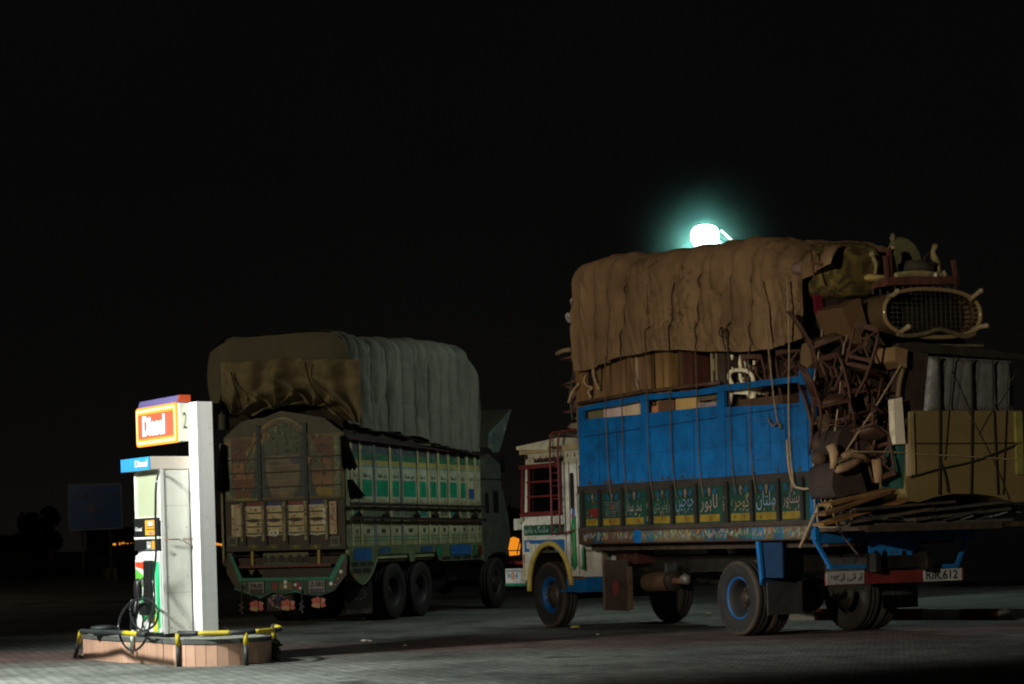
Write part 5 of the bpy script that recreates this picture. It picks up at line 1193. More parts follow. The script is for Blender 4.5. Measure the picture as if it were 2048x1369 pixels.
for i, (u0, v0, u1, v1, c) in enumerate(plk):
    a = RP(u0, v0, -2.95 + .06 * (i % 4)); b = RP(u1, v1, -2.85 + .06 * (i % 3)); k = MB(); k.bar(a, b, .22, .035, c)
    solo('wooden_plank', ['short brown plank nearest the rear corner knot', 'orange brown plank slanting up from the rear corner', 'orange brown slat just under the dark armchair', 'grey plank under the teal board', 'grey plank passing beneath the left sofa foot', 'grey board below the middle of the beige sofa', 'grey board under the right sofa foot', 'longest grey plank lying lowest on the tailgate'][i], 'plank', AF, tuple(a), k, 'wood', group='planks under the rear load')
k = MB()
for i in range(34):
    y = rnd.uniform(-1.75, 1.0); a = Vector((-2.98 + rnd.uniform(0, .5), y, 1.47 + rnd.random() * .1 + max(0, -.04 * y))); d_ = Vector((rnd.uniform(-.2, .2), rnd.uniform(-.5, .5), rnd.uniform(.0, .07)))
    k.bar(a, a + d_, .03, .015, (rnd.uniform(.04, .09),) * 3)
solo('loose_slats', 'loose bed slats scattered over the tailgate', 'slats', AF, (-2.8, 0, 1.47), k, 'wood', kind='stuff')
# beige sofa standing on end
SOX = -3.02
so = thing('sofa', 'large beige sofa roped upright on the tailgate', 'sofa', AF, (SOX + .25, *R2(1930, 990, SOX)), traced=True)
SB = (.20, .150, .055)
outl = [R2(u, v, SOX) for u, v in [(1823, 822), (1815, 888), (1813, 950), (1811, 978), (1815, 995), (1824, 1003), (1836, 1005), (1850, 1001), (1872, 994), (1904, 988), (1954, 988), (1990, 993), (2010, 1000), (2030, 1005), (2050, 1003), (2060, 992), (2058, 965), (2050, 945), (2043, 822)]]
k = MB(); k.prism(outl, xp, SOX, SOX + .55, SB); part('back', k, 'leatherette', so, bevel=.03)
for (u0, u1) in ((1819.5, 1824), (2031, 2041)):
    k = MB(); a, b = R2(u0, 950, SOX), R2(u1, 825, SOX); k.box(SOX - .035, SOX, *sorted((a[0], b[0])), a[1], b[1], (.36, .28, .12) if u0 < 1900 else (.30, .27, .07)); part('piping', k, 'cloth', so)
a, b = R2(1813, 953, SOX), R2(1818, 889, SOX); k = MB(); k.box(SOX - .03, SOX, *sorted((a[0], b[0])), a[1], b[1], (.55, .42, .28))
part('piping', k, 'cloth', so)
# wrapped mattress above it
MX = -2.98
c4 = [R2(u, v, MX) for u, v in [(1864, 712), (2030, 722), (2036, 826), (1853, 828)]]
k = MB()
def mat_fn(u, v):
    a = Vector(c4[0]).lerp(Vector(c4[1]), u); b = Vector(c4[3]).lerp(Vector(c4[2]), u); p = a.lerp(b, v)
    e_ = min(1, min(u, 1 - u) * 14, min(v, 1 - v) * 9) ** .5
    return Vector((MX + .10 - e_ * .10 + .012 * noise.noise(Vector((u * 5 + v * 3, v * 7 - u * 2, 2))) + .014 * (1 - abs(math.sin(u * math.pi * 5 + v))) ** 4, p.x, p.y))
k.grid(mat_fn, 60, 34, (.15, .147, .14)); k.prism(c4, xp, MX + .08, MX + .42, (.16, .155, .145))
solo('mattress', 'grey plastic wrapped mattress roped above the beige sofa', 'mattress', AF, (MX + .2, *c4[3]), k, 'wrap')
k = MB(); q = [R2(u, v, -2.9) for u, v in [(1817, 700), (1857, 708), (1852, 826), (1818, 822), (1811, 790)]]; boxy('upholstered_armchair', 'dark brown upholstered back beside the grey mattress', 'armchair', AF, q, -2.9, -2.45, (.052, .035, .028), 'cloth', 'rear', bevel=.03)
k = MB(); q = [R2(u, v, -3.02) for u, v in [(1789, 693), (1815, 700), (1813, 737), (1803, 730), (1791, 722)]]; boxy('stool', 'tan padded corner of a stool above the white board', 'stool', AF, q, -3.02, -2.6, (.34, .21, .10), 'cloth', 'rear', bevel=.02)
k = MB(); k.tube(smooth([RP(1806, 738, -2.95), RP(1799, 765, -2.95), RP(1796, 795, -2.95)], 4), .035, (.22, .15, .07), 8); solo('bent_chair', 'bent wooden chair arm above the white board', 'chair arm', AF, tuple(RP(1796, 795, -2.95)), k, 'wood')
q = [R2(u, v, -3.06) for u, v in [(1787, 799), (1804, 795), (1811, 888), (1791, 889)]]; boxy('white_board', 'small white board at the left edge of the beige sofa', 'board', AF, q, -3.06, -2.95, (.85, .76, .58), 'plastic', 'rear', bevel=.01)
q = [R2(u, v, -2.98) for u, v in [(1796, 890), (1813, 890), (1812, 980), (1800, 975)]]; boxy('teal_board', 'narrow teal board under the white one', 'board', AF, q, -2.98, -2.6, (.03, .11, .09), 'plastic', 'rear', bevel=.01)
q = [R2(u, v, -2.8) for u, v in [(1790, 690), (1815, 685), (1960, 700), (2045, 712), (2050, 722), (1960, 716), (1850, 708), (1790, 700)]]; boxy('wooden_beam', 'long dark beam lying over the mattress', 'beam', AF, q, -2.9, -2.7, (.035, .03, .022), 'wood', 'rear')
# dark armchair with tan arms, lying on its side
am = thing('armchair', 'dark armchair with curved tan wooden arms lying on the tailgate', 'armchair', AF, tuple(RP(1700, 1000, -2.6)), traced=True)
q = [R2(u, v, -2.75) for u, v in [(1683, 858), (1700, 851), (1758, 850), (1768, 856), (1770, 900), (1762, 918), (1715, 915), (1676, 908), (1674, 880)]]; k = MB(); k.prism(q, xp, -2.75, -2.2, (.062, .042, .036)); part('backrest', k, 'cloth', am, bevel=.05)
q = [R2(u, v, -2.72) for u, v in [(1668, 935), (1680, 925), (1712, 925), (1722, 945), (1734, 984), (1700, 990), (1672, 998), (1664, 970)]]; k = MB(); k.prism(q, xp, -2.72, -2.2, (.058, .042, .038)); part('seat', k, 'cloth', am, bevel=.05)
for pts, r_ in (([(1660, 890), (1668, 905), (1668, 925), (1664, 938)], [.06, .065, .05, .03]), ([(1684, 915), (1700, 907), (1720, 911), (1736, 920)], [.04, .06, .05, .03]), ([(1672, 940), (1690, 935), (1705, 928), (1722, 920)], [.045, .06, .05, .035]), ([(1753, 919), (1756, 945), (1757, 966)], [.065, .062, .05])):
    k = MB(); k.tube([RP(u, v, -2.88) for u, v in pts], r_, (.44, .28, .15), 8); part('arm', k, 'wood', am)
k = MB(); k.tube([RP(1722, 922, -2.85), RP(1755, 921, -2.85)], .02, (.4, .26, .14), 6); part('rail', k, 'wood', am)
# brown chairs heaped behind the rear corner
cc = (.085, .036, .019)
hp_ = [(1684, 775, -2.45, 172, 8, 20, 0, 'brown chair hanging upside down left of the heap'), (1712, 850, -2.55, 4, -6, 186, 0, 'brown ring backed chair facing out above the dark armchair'), (1748, 770, -2.5, 185, 8, 10, 0, 'brown ring backed chair upside down beside the tan stool'),
       (1706, 800, -2.62, -14, 16, 205, 0, 'brown ring backed chair leaning out below the tilted brown carton'), (1736, 812, -2.7, 160, -14, 200, 0, 'brown ring backed chair upside down in the middle of the heap'), (1672, 862, -2.55, 12, 14, 160, 1, 'brown slatted chair standing over the left tan arm'),
       (1760, 850, -2.45, 10, -12, 170, 0, 'brown chair wedged behind the white board'), (1672, 740, -2.2, 20, 8, 150, 1, 'brown slatted chair under the brown carton'), (1668, 905, -2.2, 6, 0, 120, 1, 'brown slatted chair deep beside the blue post')]
for u, v, x, rx, ry_, rz_, st, lb in hp_:
    chair('dining_chair', lb, tuple(RP(u, v, x)), (R(rx), R(ry_), R(rz_)), c=cc, style=st, group='brown dining chairs in the load', s=.9)
k = MB(); k.tube([RP(1645, 830, -2.3), RP(1662, 880, -2.35)], [.10, .12], (.10, .07, .04), 10); solo('rolled_carpet', 'short rolled brown carpet beside the heap of chairs', 'carpet', AF, tuple(RP(1662, 880, -2.3)), k, 'cloth')
for u, v, lb in ((1641, 890, 'upper small brown bolster at the rear blue post'), (1638, 918, 'lower small brown bolster at the rear blue post')):
    k = MB(); k.blob(*RP(u, v, -2.3), .12, .09, .09, (.11, .07, .04), 8); solo('bolster', lb, 'bolster', AF, tuple(RP(u, v + 8, -2.3)), k, 'cloth')
# brown carton, tilted
q = [R2(u, v, -2.3) for u, v in [(1665, 618), (1701, 600), (1722, 678), (1714, 697), (1690, 690), (1683, 668)]]; boxy('carton', 'tall brown carton tilted above the chair heap', 'box', AF, q, -2.5, -1.9, (.15, .085, .04), 'plastic', 'rear')
q = [R2(u, v, -2.25) for u, v in [(1722, 660), (1745, 690), (1750, 700), (1722, 710), (1712, 700)]]; boxy('cushion', 'dark olive cushion beside the tilted carton', 'cushion', AF, q, -2.5, -2.0, (.07, .06, .03), 'cloth', 'rear', bevel=.02)
# dark filler goods inside the bed so that the load is solid
k = MB(); k.box(-1.8, 3.95, -1.1, .62, 1.31, 4.15, (.05, .032, .022)); k.box(-1.6, 3.6, -1.05, .5, 4.17, 4.75, (.045, .03, .02)); solo('cargo_pile', 'dark mass of stacked goods deep inside the bed', 'cargo', AF, (1, 0, 1.31), k, 'cloth', kind='stuff')
k = MB(); k.box(-2.35, -1.85, -1.2, .95, 1.48, 3.6, (.03, .02, .015)); k.box(-2.2, -1.7, -1.1, .95, 3.62, 4.4, (.028, .02, .015)); solo('packed_goods', 'dark packed goods behind the heap of chairs', 'cargo', AF, (-2, 0, 1.48), k, 'cloth', kind='stuff')
# patterned bundle
k = MB(); 
bcen = RP(1682, 545, -1.9)
k.blob(bcen.x, bcen.y, bcen.z, .55, .42, .36, (.20, .15, .03), 20, .62, nf=.22, seed=3)
rnd = random.Random(12); bb = MB()
bo = thing('cloth_bundle', 'yellow brown patterned cloth bundle behind the tarpaulin end', 'bundle', AF, (bcen.x, bcen.y, bcen.z - .36), traced=True)
def bcol(u, v): q = Vector((u * 30, v * 17, 0)); n_ = noise.noise(q); t = max(0, min(1, .5 + n_ * 2.2)); return (.07 + .10 * t, .052 + .072 * t, .024 + .012 * t)
k = MB()
def bfn(u, v):
    a = 2 * math.pi * u; b = math.pi * (v - .5)
    def pw(x): return math.copysign(abs(x) ** .6, x)
    q = Vector((pw(math.cos(a)) * pw(math.cos(b)), pw(math.sin(a)) * pw(math.cos(b)), pw(math.sin(b)))); kk_ = 1 + .07 * noise.noise(q * 2.2)
    return Vector((bcen.x + .45 * q.x * kk_, bcen.y + .47 * q.y * kk_, bcen.z + .37 * q.z * kk_))
k.grid(bfn, 90, 50, (.2, .15, .03), cf=bcol); part('cloth', k, 'cloth', bo)
k = MB(); k.tube([RP(1621, 500, -2.2), RP(1626, 530, -2.3), RP(1628, 560, -2.4)], .014, (.16, .07, .04), 5); k.tube([RP(1660, 490, -2.3), RP(1662, 530, -2.4)], .014, (.16, .07, .04), 5); k.tube([RP(1628, 528, -2.4), RP(1662, 530, -2.42)], .014, (.16, .07, .04), 5); part('tie', k, 'rope', bo)
k = MB(); k.blob(*RP(1608, 538, -1.75), .2, .14, .10, (.30, .19, .15), 10, nf=.3); solo('pillow', 'small pinkish pillow squeezed at the tarpaulin corner', 'pillow', AF, tuple(RP(1608, 545, -1.75)), k, 'cloth')
k = MB(); q = [R2(u, v, -1.9) for u, v in [(1625, 590), (1640, 590), (1642, 625), (1628, 628)]]; boxy('red_cloth', 'dark red cloth hanging under the pillow', 'cloth', AF, q, -1.95, -1.9, (.16, .015, .03), 'cloth', 'rear')
# oval cane table lying on its side
OX = -2.75
ov = thing('oval_table', 'oval cane table with gilt rim and four short legs lying on its side', 'table', AF, tuple(RP(1850, 672, OX)), traced=True)
cy_o, cz_o = R2(1866, 627, OX); a_o = (R2(1770, 627, OX)[0] - R2(1962, 627, OX)[0]) / 2; b_o = (R2(1866, 580, OX)[1] - R2(1866, 676, OX)[1]) / 2
def oe(t, x, k_=1.): c_, s_ = math.cos(t), math.sin(t); p = .8; return Vector((x, cy_o + a_o * k_ * math.copysign(abs(c_) ** p, c_), cz_o + b_o * k_ * math.copysign(abs(s_) ** p, s_)))
T_ = [2 * math.pi * i / 56 for i in range(56)]
k = MB(); k.grid(lambda u, v: oe(2 * math.pi * u, OX + .95 * v), 56, 3, (.12, .075, .035)); part('apron', k, 'wood', ov)
for x, c in ((OX, (.24, .17, .08)), (OX + .95, (.42, .32, .16))): k = MB(); k.tube([oe(t, x) for t in T_], .03, c, 8, closed=True); part('rim', k, 'gloss', ov)
k = MB()
for i in range(-9, 10):
    y = cy_o + a_o * i / 10; h = b_o * (1 - abs(i / 10) ** 2.4) ** .45; k.tube([(OX + .03, y, cz_o - h), (OX + .03 + .01 * (i % 2), y, cz_o + h)], .006, (.035, .028, .018), 4)
for i in range(-4, 5):
    z = cz_o + b_o * i / 5; h = a_o * (1 - abs(i / 5) ** 2.4) ** .45; k.tube([(OX + .035, cy_o - h, z), (OX + .035, cy_o + h, z)], .006, (.035, .028, .018), 4)
part('cane_lattice', k, 'wood', ov)
k = MB(); k.face([oe(t, OX + .30, .97) for t in T_], (.03, .022, .015)); part('table_top', k, 'wood', ov)
k = MB(); k.tube(smooth([RP(1793, 668, OX - .04), RP(1815, 672, OX - .05), RP(1850, 668, OX - .05), RP(1875, 660, OX - .05), RP(1900, 664, OX - .05), RP(1930, 674, OX - .04), RP(1952, 668, OX - .03)], 4), .032, (.17, .14, .07), 8); part('carved_rail', k, 'wood', ov)
for pts in ([(1778, 594), (1788, 590), (1795, 583)], [(1798, 668), (1808, 660), (1817, 654)], [(1940, 600), (1952, 590), (1962, 582)], [(1945, 662), (1960, 654), (1973, 652)]):
    k = MB(); k.tube([RP(u, v, OX - .1 * i) for i, (u, v) in enumerate(pts)], [.045, .03, .035], (.30, .23, .12), 8); k.blob(*RP(*pts[-1], OX - .2), .04, .04, .035, (.36, .28, .15), 6); part('leg', k, 'wood', ov)
k = MB(); k.bar(RP(1795, 690, -2.8), RP(1964, 692, -2.8), .06, .03, (.15, .13, .07)); solo('wooden_lath', 'pale lath lying under the oval cane table', 'lath', AF, tuple(RP(1880, 691, -2.8)), k, 'wood')
# slatted bed frame on top
bf = thing('slatted_bed', 'brown slatted bed frame lying on top of the oval table', 'bed frame', AF, tuple(RP(1850, 575, -2.6)), traced=True)
k = MB(); k.bar(RP(1737, 571, -2.2), RP(1779, 563, -2.65), .05, .11, (.13, .05, .035)); part('side_rail', k, 'wood', bf)
k = MB(); k.bar(RP(1779, 563, -2.65), RP(1916, 561, -2.65), .05, .10, (.13, .05, .035)); part('end_rail', k, 'wood', bf)
for u0, u1, vb, vt, x in ((1776, 1770, 570, 512, -2.65), (1914, 1906, 570, 520, -2.65), (1780, 1778, 566, 495, -2.62)):
    k = MB(); k.bar(RP(u0, vb, x), RP(u1, vt, x), .05, .045, (.12, .045, .03)); part('post', k, 'wood', bf)
for i in range(12): u = 1745 + i * 15; k = MB(); k.bar(RP(u, 568, -2.3 if u < 1779 else -2.6), RP(u + 1, 590, -2.3 if u < 1779 else -2.6), .02, .02, (.07, .05, .035), up=(1, 0, 0)); part('slat', k, 'wood', bf)
k = MB(); k.blob(*RP(1748, 557, -2.35), .12, .16, .05, (.52, .38, .13), 10, .8, nf=.2); k.blob(*RP(1762, 556, -2.4), .1, .18, .035, (.45, .34, .13), 8, .8, nf=.2); solo('cushion', 'small golden cushion at the left end of the bed frame', 'cushion', AF, tuple(RP(1748, 562, -2.35)), k, 'cloth')
k = MB()
for i in range(22): u = 1792 + i * 4; k.blob(*RP(u, 552.5 - 4 * math.sin(i / 21 * 3.14), -2.6), .05, .04, .05, (.34, .28, .11), 5, .9)
k.blob(*RP(1871, 551, -2.65), .035, .03, .035, (.75, .75, .62), 6); k.blob(*RP(1888, 550, -2.62), .04, .03, .06, (.3, .27, .14), 6)
solo('carved_crest', 'row of gilt carved beading lying along the bed frame', 'carving', AF, tuple(RP(1840, 556, -2.6)), k, 'wood')
# stool with curved legs, upside down, and a dome backed chair
sl = thing('carved_stool', 'gilt stool upside down on the bed frame with carved legs up', 'stool', AF, tuple(RP(1830, 556, -2.45)), traced=True)
for pts, r_ in (([(1787, 552), (1785, 530), (1782, 510), (1784, 497)], [.05, .045, .03, .04]), ([(1878, 545), (1874, 525), (1866, 508), (1870, 494)], [.035, .05, .035, .045]), ([(1750, 548), (1752, 530), (1746, 515), (1744, 509)], [.02, .03, .022, .03])):
    k = MB(); k.tube(smooth([RP(u, v, -2.5) for u, v in pts], 3), [r_[min(3, i // 3)] for i in range(len(smooth([Vector((0, 0, 0))] * len(pts), 3)))], (.32, .25, .11), 8); k.blob(*RP(*pts[-1], -2.5), .045, .04, .04, (.36, .28, .14), 6); part('leg', k, 'wood', sl)
k = MB(); k.bar(RP(1782, 554, -2.5), RP(1880, 552, -2.5), .3, .03, (.25, .19, .09)); part('seat', k, 'wood', sl)
dm = thing('dome_chair', 'dull green round backed chair on the very top of the load', 'chair', AF, tuple(RP(1810, 552, -2.1)), traced=True)
q = [R2(u, v, -2.15) for u, v in [(1780, 552), (1778, 520), (1779, 498), (1785, 484), (1797, 478), (1811, 480), (1824, 490), (1833, 505), (1839, 525), (1826, 545), (1822, 552)]]
k = MB(); k.prism(q, xp, -2.2, -2.1, (.15, .14, .07)); part('backrest', k, 'cloth', dm, bevel=.02)
k = MB(); k.tube([Vector((-2.15, *p)) for p in q[1:9]], .03, (.13, .11, .05), 6); k.blob(*RP(1786, 477, -2.15), .04, .04, .07, (.13, .11, .06), 6); part('rim', k, 'wood', dm)
k = MB(); k.blob(*RP(1830, 538, -2.3), .3, .25, .10, (.05, .045, .035), 10, .8, nf=.3); k.tube([RP(1835, 540, -2.3), RP(1850, 515, -2.3), RP(1862, 502, -2.3)], .012, (.10, .06, .04), 5); part('seat', k, 'cloth', dm)
# dark cords over the rear furniture
for i, (p, r_, lb) in enumerate([([(1878, 712), (1880, 830), (1879, 990)], .022, 'leftmost dark cord down the mattress and sofa'), ([(1908, 712), (1900, 800), (1890, 920)], .009, 'thin dark cord second from the left over the mattress'), ([(1943, 716), (1944, 830), (1942, 990)], .018, 'thick dark cord down the middle of the mattress and sofa'),
        ([(1985, 718), (1988, 830), (1996, 990)], .014, 'dark cord right of the middle one over the sofa'), ([(2018, 722), (2014, 800), (2006, 990)], .008, 'rightmost thin dark cord over the sofa'), ([(1880, 925), (1890, 950), (1896, 985)], .016, 'short dark cord crossing the sofa low down'),
        ([(1820, 955), (1880, 938), (1943, 924), (1996, 905), (2043, 885)], .014, 'dark cord rising across the sofa to the right'), ([(1822, 887), (1900, 887), (2040, 886)], .007, 'thin level dark cord across the sofa')]):
    rope(lb, [RP(u, v, -3.03 - .003 * i) for u, v in p], r_ * .8, (.035, .03, .025), 3, 'dark cords over mattress and sofa')
rope('thin crossing cord slanting down right over mattress and sofa', [RP(1900, 740, -3.04), RP(1940, 830, -3.04), RP(1990, 930, -3.045), RP(2018, 1000, -3.045)], .005, (.10, .08, .06), 3, 'dark cords over mattress and sofa')
rope('thin crossing cord slanting down left over mattress and sofa', [RP(2036, 740, -3.045), RP(1990, 810, -3.045), RP(1955, 870, -3.045)], .005, (.10, .08, .06), 3, 'dark cords over mattress and sofa')

# ================================================================== FLOODLIGHT BEHIND THE TRUCK
lx, ly, lz = far_at(1410, 474, 41.0)
fp = thing('floodlight_pole', 'tall pole with a blazing white floodlight behind the brown tarpaulin', 'lamp post', WORLD, (lx + .35, ly + .2, 0))
k = MB(); k.tube([(0, 0, 0), (0, 0, lz - .1)], [.09, .055], (.10, .11, .11), 12); k.lathe([(0, 0), (.16, 0), (.16, .02), (.10, .03), (.10, .35), (0, .35)], Matrix.Identity(4), (.1, .11, .11), 12); part('pole', k, 'steel', fp)
k = MB(); k.tube([(0, 0, lz - .12), (-.15, -.08, lz - .03), (-.3, -.16, lz)], .03, (.10, .11, .11), 8); part('arm', k, 'steel', fp)
k = MB(); hd_c = Vector((-.35, -.2, lz))
k.blob(hd_c.x, hd_c.y, hd_c.z, .25, .22, .21, (.5, .5, .5), 10, .8); part('lamp_head', k, M['lamp_white'], fp)
k = MB(); k.grid(lambda u, v: (hd_c.x + (.30 + .22 * v) * 1.0, hd_c.y + .1 + (u - .5) * .24, hd_c.z + .12 - .22 * v), 4, 4, (.35, .38, .36)); part('visor', k, 'steel', fp)
lamp('floodlight', 'POINT', (lx, ly + .05, lz - .30), 430, (.88, 1.0, .92), shadow_soft_size=.15)

# ================================================================== GREEN DECORATED TRUCK
TB = thing('decorated_truck', 'ornately painted green and cream truck seen from its tailgate under a grey tarpaulin', 'truck', BF, (0, 0, 0))
XRB, XFB, BWB = -2.24, 4.20, 1.25
def SB_(u, v, y=-1.25): return BF.side(u, v, y)
def RB(u, v, x=XRB): return BF.rear(u, v, x)
def RPB(u, v, x): y, z = BF.rear(u, v, x); return Vector((x, y, z))
def SPB(u, v, y): x, z = BF.side(u, v, y); return Vector((x, y, z))
dst = (.035, .030, .025)
for x, kd_, du_ in ((-.10, 'rear', True), (1.16, 'rear', True), (5.15, 'front', False)):
    wheel(TB, x, -1, 1.20, kd_, rim_c=(.05, .045, .04), dust=dst, dual=du_); wheel(TB, x, 1, 1.20, kd_, rim_c=(.05, .045, .04), dust=dst, dual=du_)
ch = MB()
for s_ in (-1, 1): ch.box(-2.2, 6.0, s_ * .42 - .04, s_ * .42 + .04, .82, 1.05, (.03, .025, .02))
for x in (-2.0, -.6, .6, 1.8, 3.2, 4.6): ch.box(x - .05, x + .05, -.4, .4, .86, 1.02, (.03, .025, .02))
part('chassis', ch, 'steel', TB)
for x in (-.10, 1.16, 5.15):
    ax = MB(); ax.cyl((x, -.9, .52), (x, .9, .52), .07, (.03, .025, .02), 10); ax.blob(x, 0, .52, .24, .2, .22, (.03, .028, .024), 8); part('axle', ax, 'steel', TB)
m_ = MB(); rnd = random.Random(31)
for i in range(16): x = 2.1 + i * .13; m_.tube([(x, -.95, .98), (x + .01, -.95, .98 - rnd.uniform(.1, .22))], .008, (.25, .25, .22), 4)
m_.box(2.0, 4.3, -1.0, -.90, .92, 1.02, (.05, .04, .03)); m_.blob(3.5, -.8, .75, .25, .12, .15, (.10, .095, .085), 8, .7); m_.cyl((2.1, -.7, .62), (3.1, -.7, .62), .18, (.04, .035, .03), 14)
part('chain_fringe', m_, 'steel', TB)
fl = MB(); fl.box(XRB, XFB, -BWB + .05, BWB - .05, 1.06, 1.2, (.05, .03, .02)); part('bed_floor', fl, 'wood', TB)
# side walls
ZT = 3.25
CR = (.42, .40, .22); YC = (.36, .31, .13)
def sideB(sg):
    w_ = MB(); w_.box(XRB + .02, XFB, *sorted((sg * (BWB - .06), sg * (BWB - .02))), 1.12, ZT, (.30, .31, .16)); wall = part('side_wall', w_, 'paint', TB)
    fn = lambda p, q, o=0.: (p, sg * (BWB - .02 + o), q)
    if sg > 0: return wall
    uu = [703, 721, 749, 781, 803, 836, 857, 877, 897, 918, 935, 951]
    xs_ = [SB_(u, 960)[0] for u in uu]; rnd = random.Random(17)
    for i, x in enumerate(xs_):
        wide = i in (2, 4)
        k = MB(); k.box(x - .045, x + .045, -BWB - .004, -BWB + .02, 1.30, ZT - .02, (.50, .42, .18) if not wide else (.42, .42, .36)); rb_ = part('rib', k, 'paint', wall)
        if wide:
            d = MB(); pt = Paint(d, lambda p, q, o: (p, -BWB - .004 - o, q)); pt(rect(x - .03, x + .03, 1.3, ZT - .05), (.10, .11, .17))
            for z in range(60): pt([(x - .03, 1.33 + z * .031), (x, 1.345 + z * .031), (x + .03, 1.33 + z * .031), (x, 1.315 + z * .031)], (.16, .17, .22))
            part('pattern', d, 'paint', rb_)
        else:
            d = MB(); pt = Paint(d, lambda p, q, o: (p, -BWB - .004 - o, q)); pt(rect(x - .045, x - .015, 1.3, ZT - .05), (.52, .50, .34)); part('pattern', d, 'paint', rb_)
    d = MB(); pt = Paint(d, lambda p, q, o: fn(p, q, o))
    Zm0, Zm1 = 2.04, 2.12; Zl = 1.84
    gl = [XRB + .08] + xs_ + [XFB - .02]
    for i in range(len(gl) - 1):
        a, b = gl[i] + (.05 if i else .0), gl[i + 1] - .05
        if b - a < .08: continue
        pt.i = 0
        # upper painted column
        pt(rect(a, b, 2.14, ZT - .25), (.36, .38, .22)); pt(rect(a, b, ZT - .24, ZT - .02), (.07, .08, .09)); floral(pt, a, b, ZT - .25, ZT - .04, [(.2, .2, .18), (.02, .16, .10), (.15, .05, .05), (.05, .08, .2), (.4, .3, .1)], rnd, 1.6)
        pt(rect(a, b, ZT - .36, ZT - .24), (.04, .16, .08)); floral(pt, a, b, ZT - .37, ZT - .24, [(.02, .2, .1), (.3, .2, .05), (.03, .05, .06)], rnd, 1.5)
        pt(rect(a + .01, b - .01, ZT - .44, ZT - .37), (.42, .36, .09))
        pt(rect(a, b, 2.20, 2.79), (.44, .46, .32)); pt(rect(a, b, 2.765, 2.785), (.10, .24, .22))
        if 2 <= i <= 9 or i == 10:
            pt(rect(a + .05, b - .04, 2.24, 2.55), (.01, .26, .13)); pt(rect(a + .05, b - .04, 2.535, 2.55), (.35, .42, .34))
        if i == 1: pt(rect(a + .02, a + .06, 2.22, 2.56), (.03, .10, .22)); pt(rect(b - .07, b - .02, 2.2, 2.56), (.01, .20, .08))
        if i == 0: pt(arc((a + b) / 2, 2.42, (b - a) * .4, .16, 180, 360, 8), (.03, .22, .14)); pt(arc((a + b) / 2, 2.42, (b - a) * .25, .09, 180, 360, 8), (.34, .38, .22))
        if i == 11: pt(rect(a + .03, b - .02, 2.22, 2.42), (.03, .10, .3))
        if i: write(d, urdu('ماشاء' if False else 'دعا'), lambda p, q, o: fn(p, q, o + .008), a + (b - a) * .22, b - (b - a) * .22, 2.585, 2.665, (.03, .035, .03), .003, .01)
        pt(rect(a, b, 2.14, 2.20), (.40, .40, .26)); floral(pt, a, b, 2.13, 2.21, [(.1, .2, .1), (.25, .12, .06)], rnd, 1.)
        # middle band, lower band
        pt(rect(a, b, 1.86, 2.02), (.38, .37, .22)); pt(rect(a + .03, b - .03, 1.88, 1.98), (.04, .22, .18) if i in (1, 6, 9) else (.12, .16, .09))
        pt(rect(a, b, 1.32, 1.80), (.33, .31, .15)); pt(rect(a + .02, b - .02, 1.56, 1.70), (.42, .42, .27)); pt(rect(a + (b - a) * .35, b - (b - a) * .35, 1.58, 1.66), (.06, .05, .03))
        for z in (1.44, 1.50): pt(rect(a, b, z, z + .025), (.05, .22, .14))
        floral(pt, a, b, 1.33, 1.43, [(.08, .2, .06), (.42, .36, .16), (.2, .1, .05)], rnd, .9)
    part('painted_panels', d, 'paint', wall)
    for zr_, zf, hh in ((3.27, 3.12, .035), (2.10, 2.06, .028), (1.86, 1.80, .028)):
        k = MB(); k.bar((XRB - .02, -BWB - .075, zr_), (XFB + .03, -BWB - .075, zf), .035, hh * 2, (.022, .018, .02)); rl_ = part('side_rail', k, 'paint', TB)
        k2 = MB(); k2.bar((XRB, -BWB - .094, zr_ - hh * .8), (XFB, -BWB - .094, zf - hh * .8), .004, .012, (.12, .03, .03)); part('red_line', k2, 'paint', rl_)
    for u in (712, 768, 828, 867, 908, 945):   # dark fringed tufts hanging from the middle rail
        x = SB_(u, 1020)[0]; k = MB()
        for j in range(26): xx = x + rnd.uniform(-.12, .12); k.tube([(xx, -BWB - .06, 1.98 - abs(xx - x) * .5), (xx + rnd.uniform(-.03, .03), -BWB - .07, 1.83 + rnd.uniform(-.02, .03))], .012, (.03, .022, .018), 4)
        part('tuft', k, 'cloth', TB)
    return wall
wallB = sideB(-1); sideB(1)
# skirt with ovals and the tear-shaped panel
k = MB(); SKC = (.13, .17, .08)
sk_poly = [(XRB + .02, 1.36), (XRB + .02, .98)] + [(XRB + .10, .90), (XRB + .28, .78), (XRB + .52, .70), (XRB + .76, .80), (XRB + .95, .98), (XRB + 1.02, 1.10), (-.55, 1.28), (.55, 1.28), (.60, 1.10), (.66, 1.10), (.72, 1.28), (1.75, 1.28), (1.85, 1.08), (XFB, 1.05), (XFB, 1.36)]
def skq(poly_, c, o): k.face([(p, -BWB - .01 - o, q) for p, q in poly_], c)
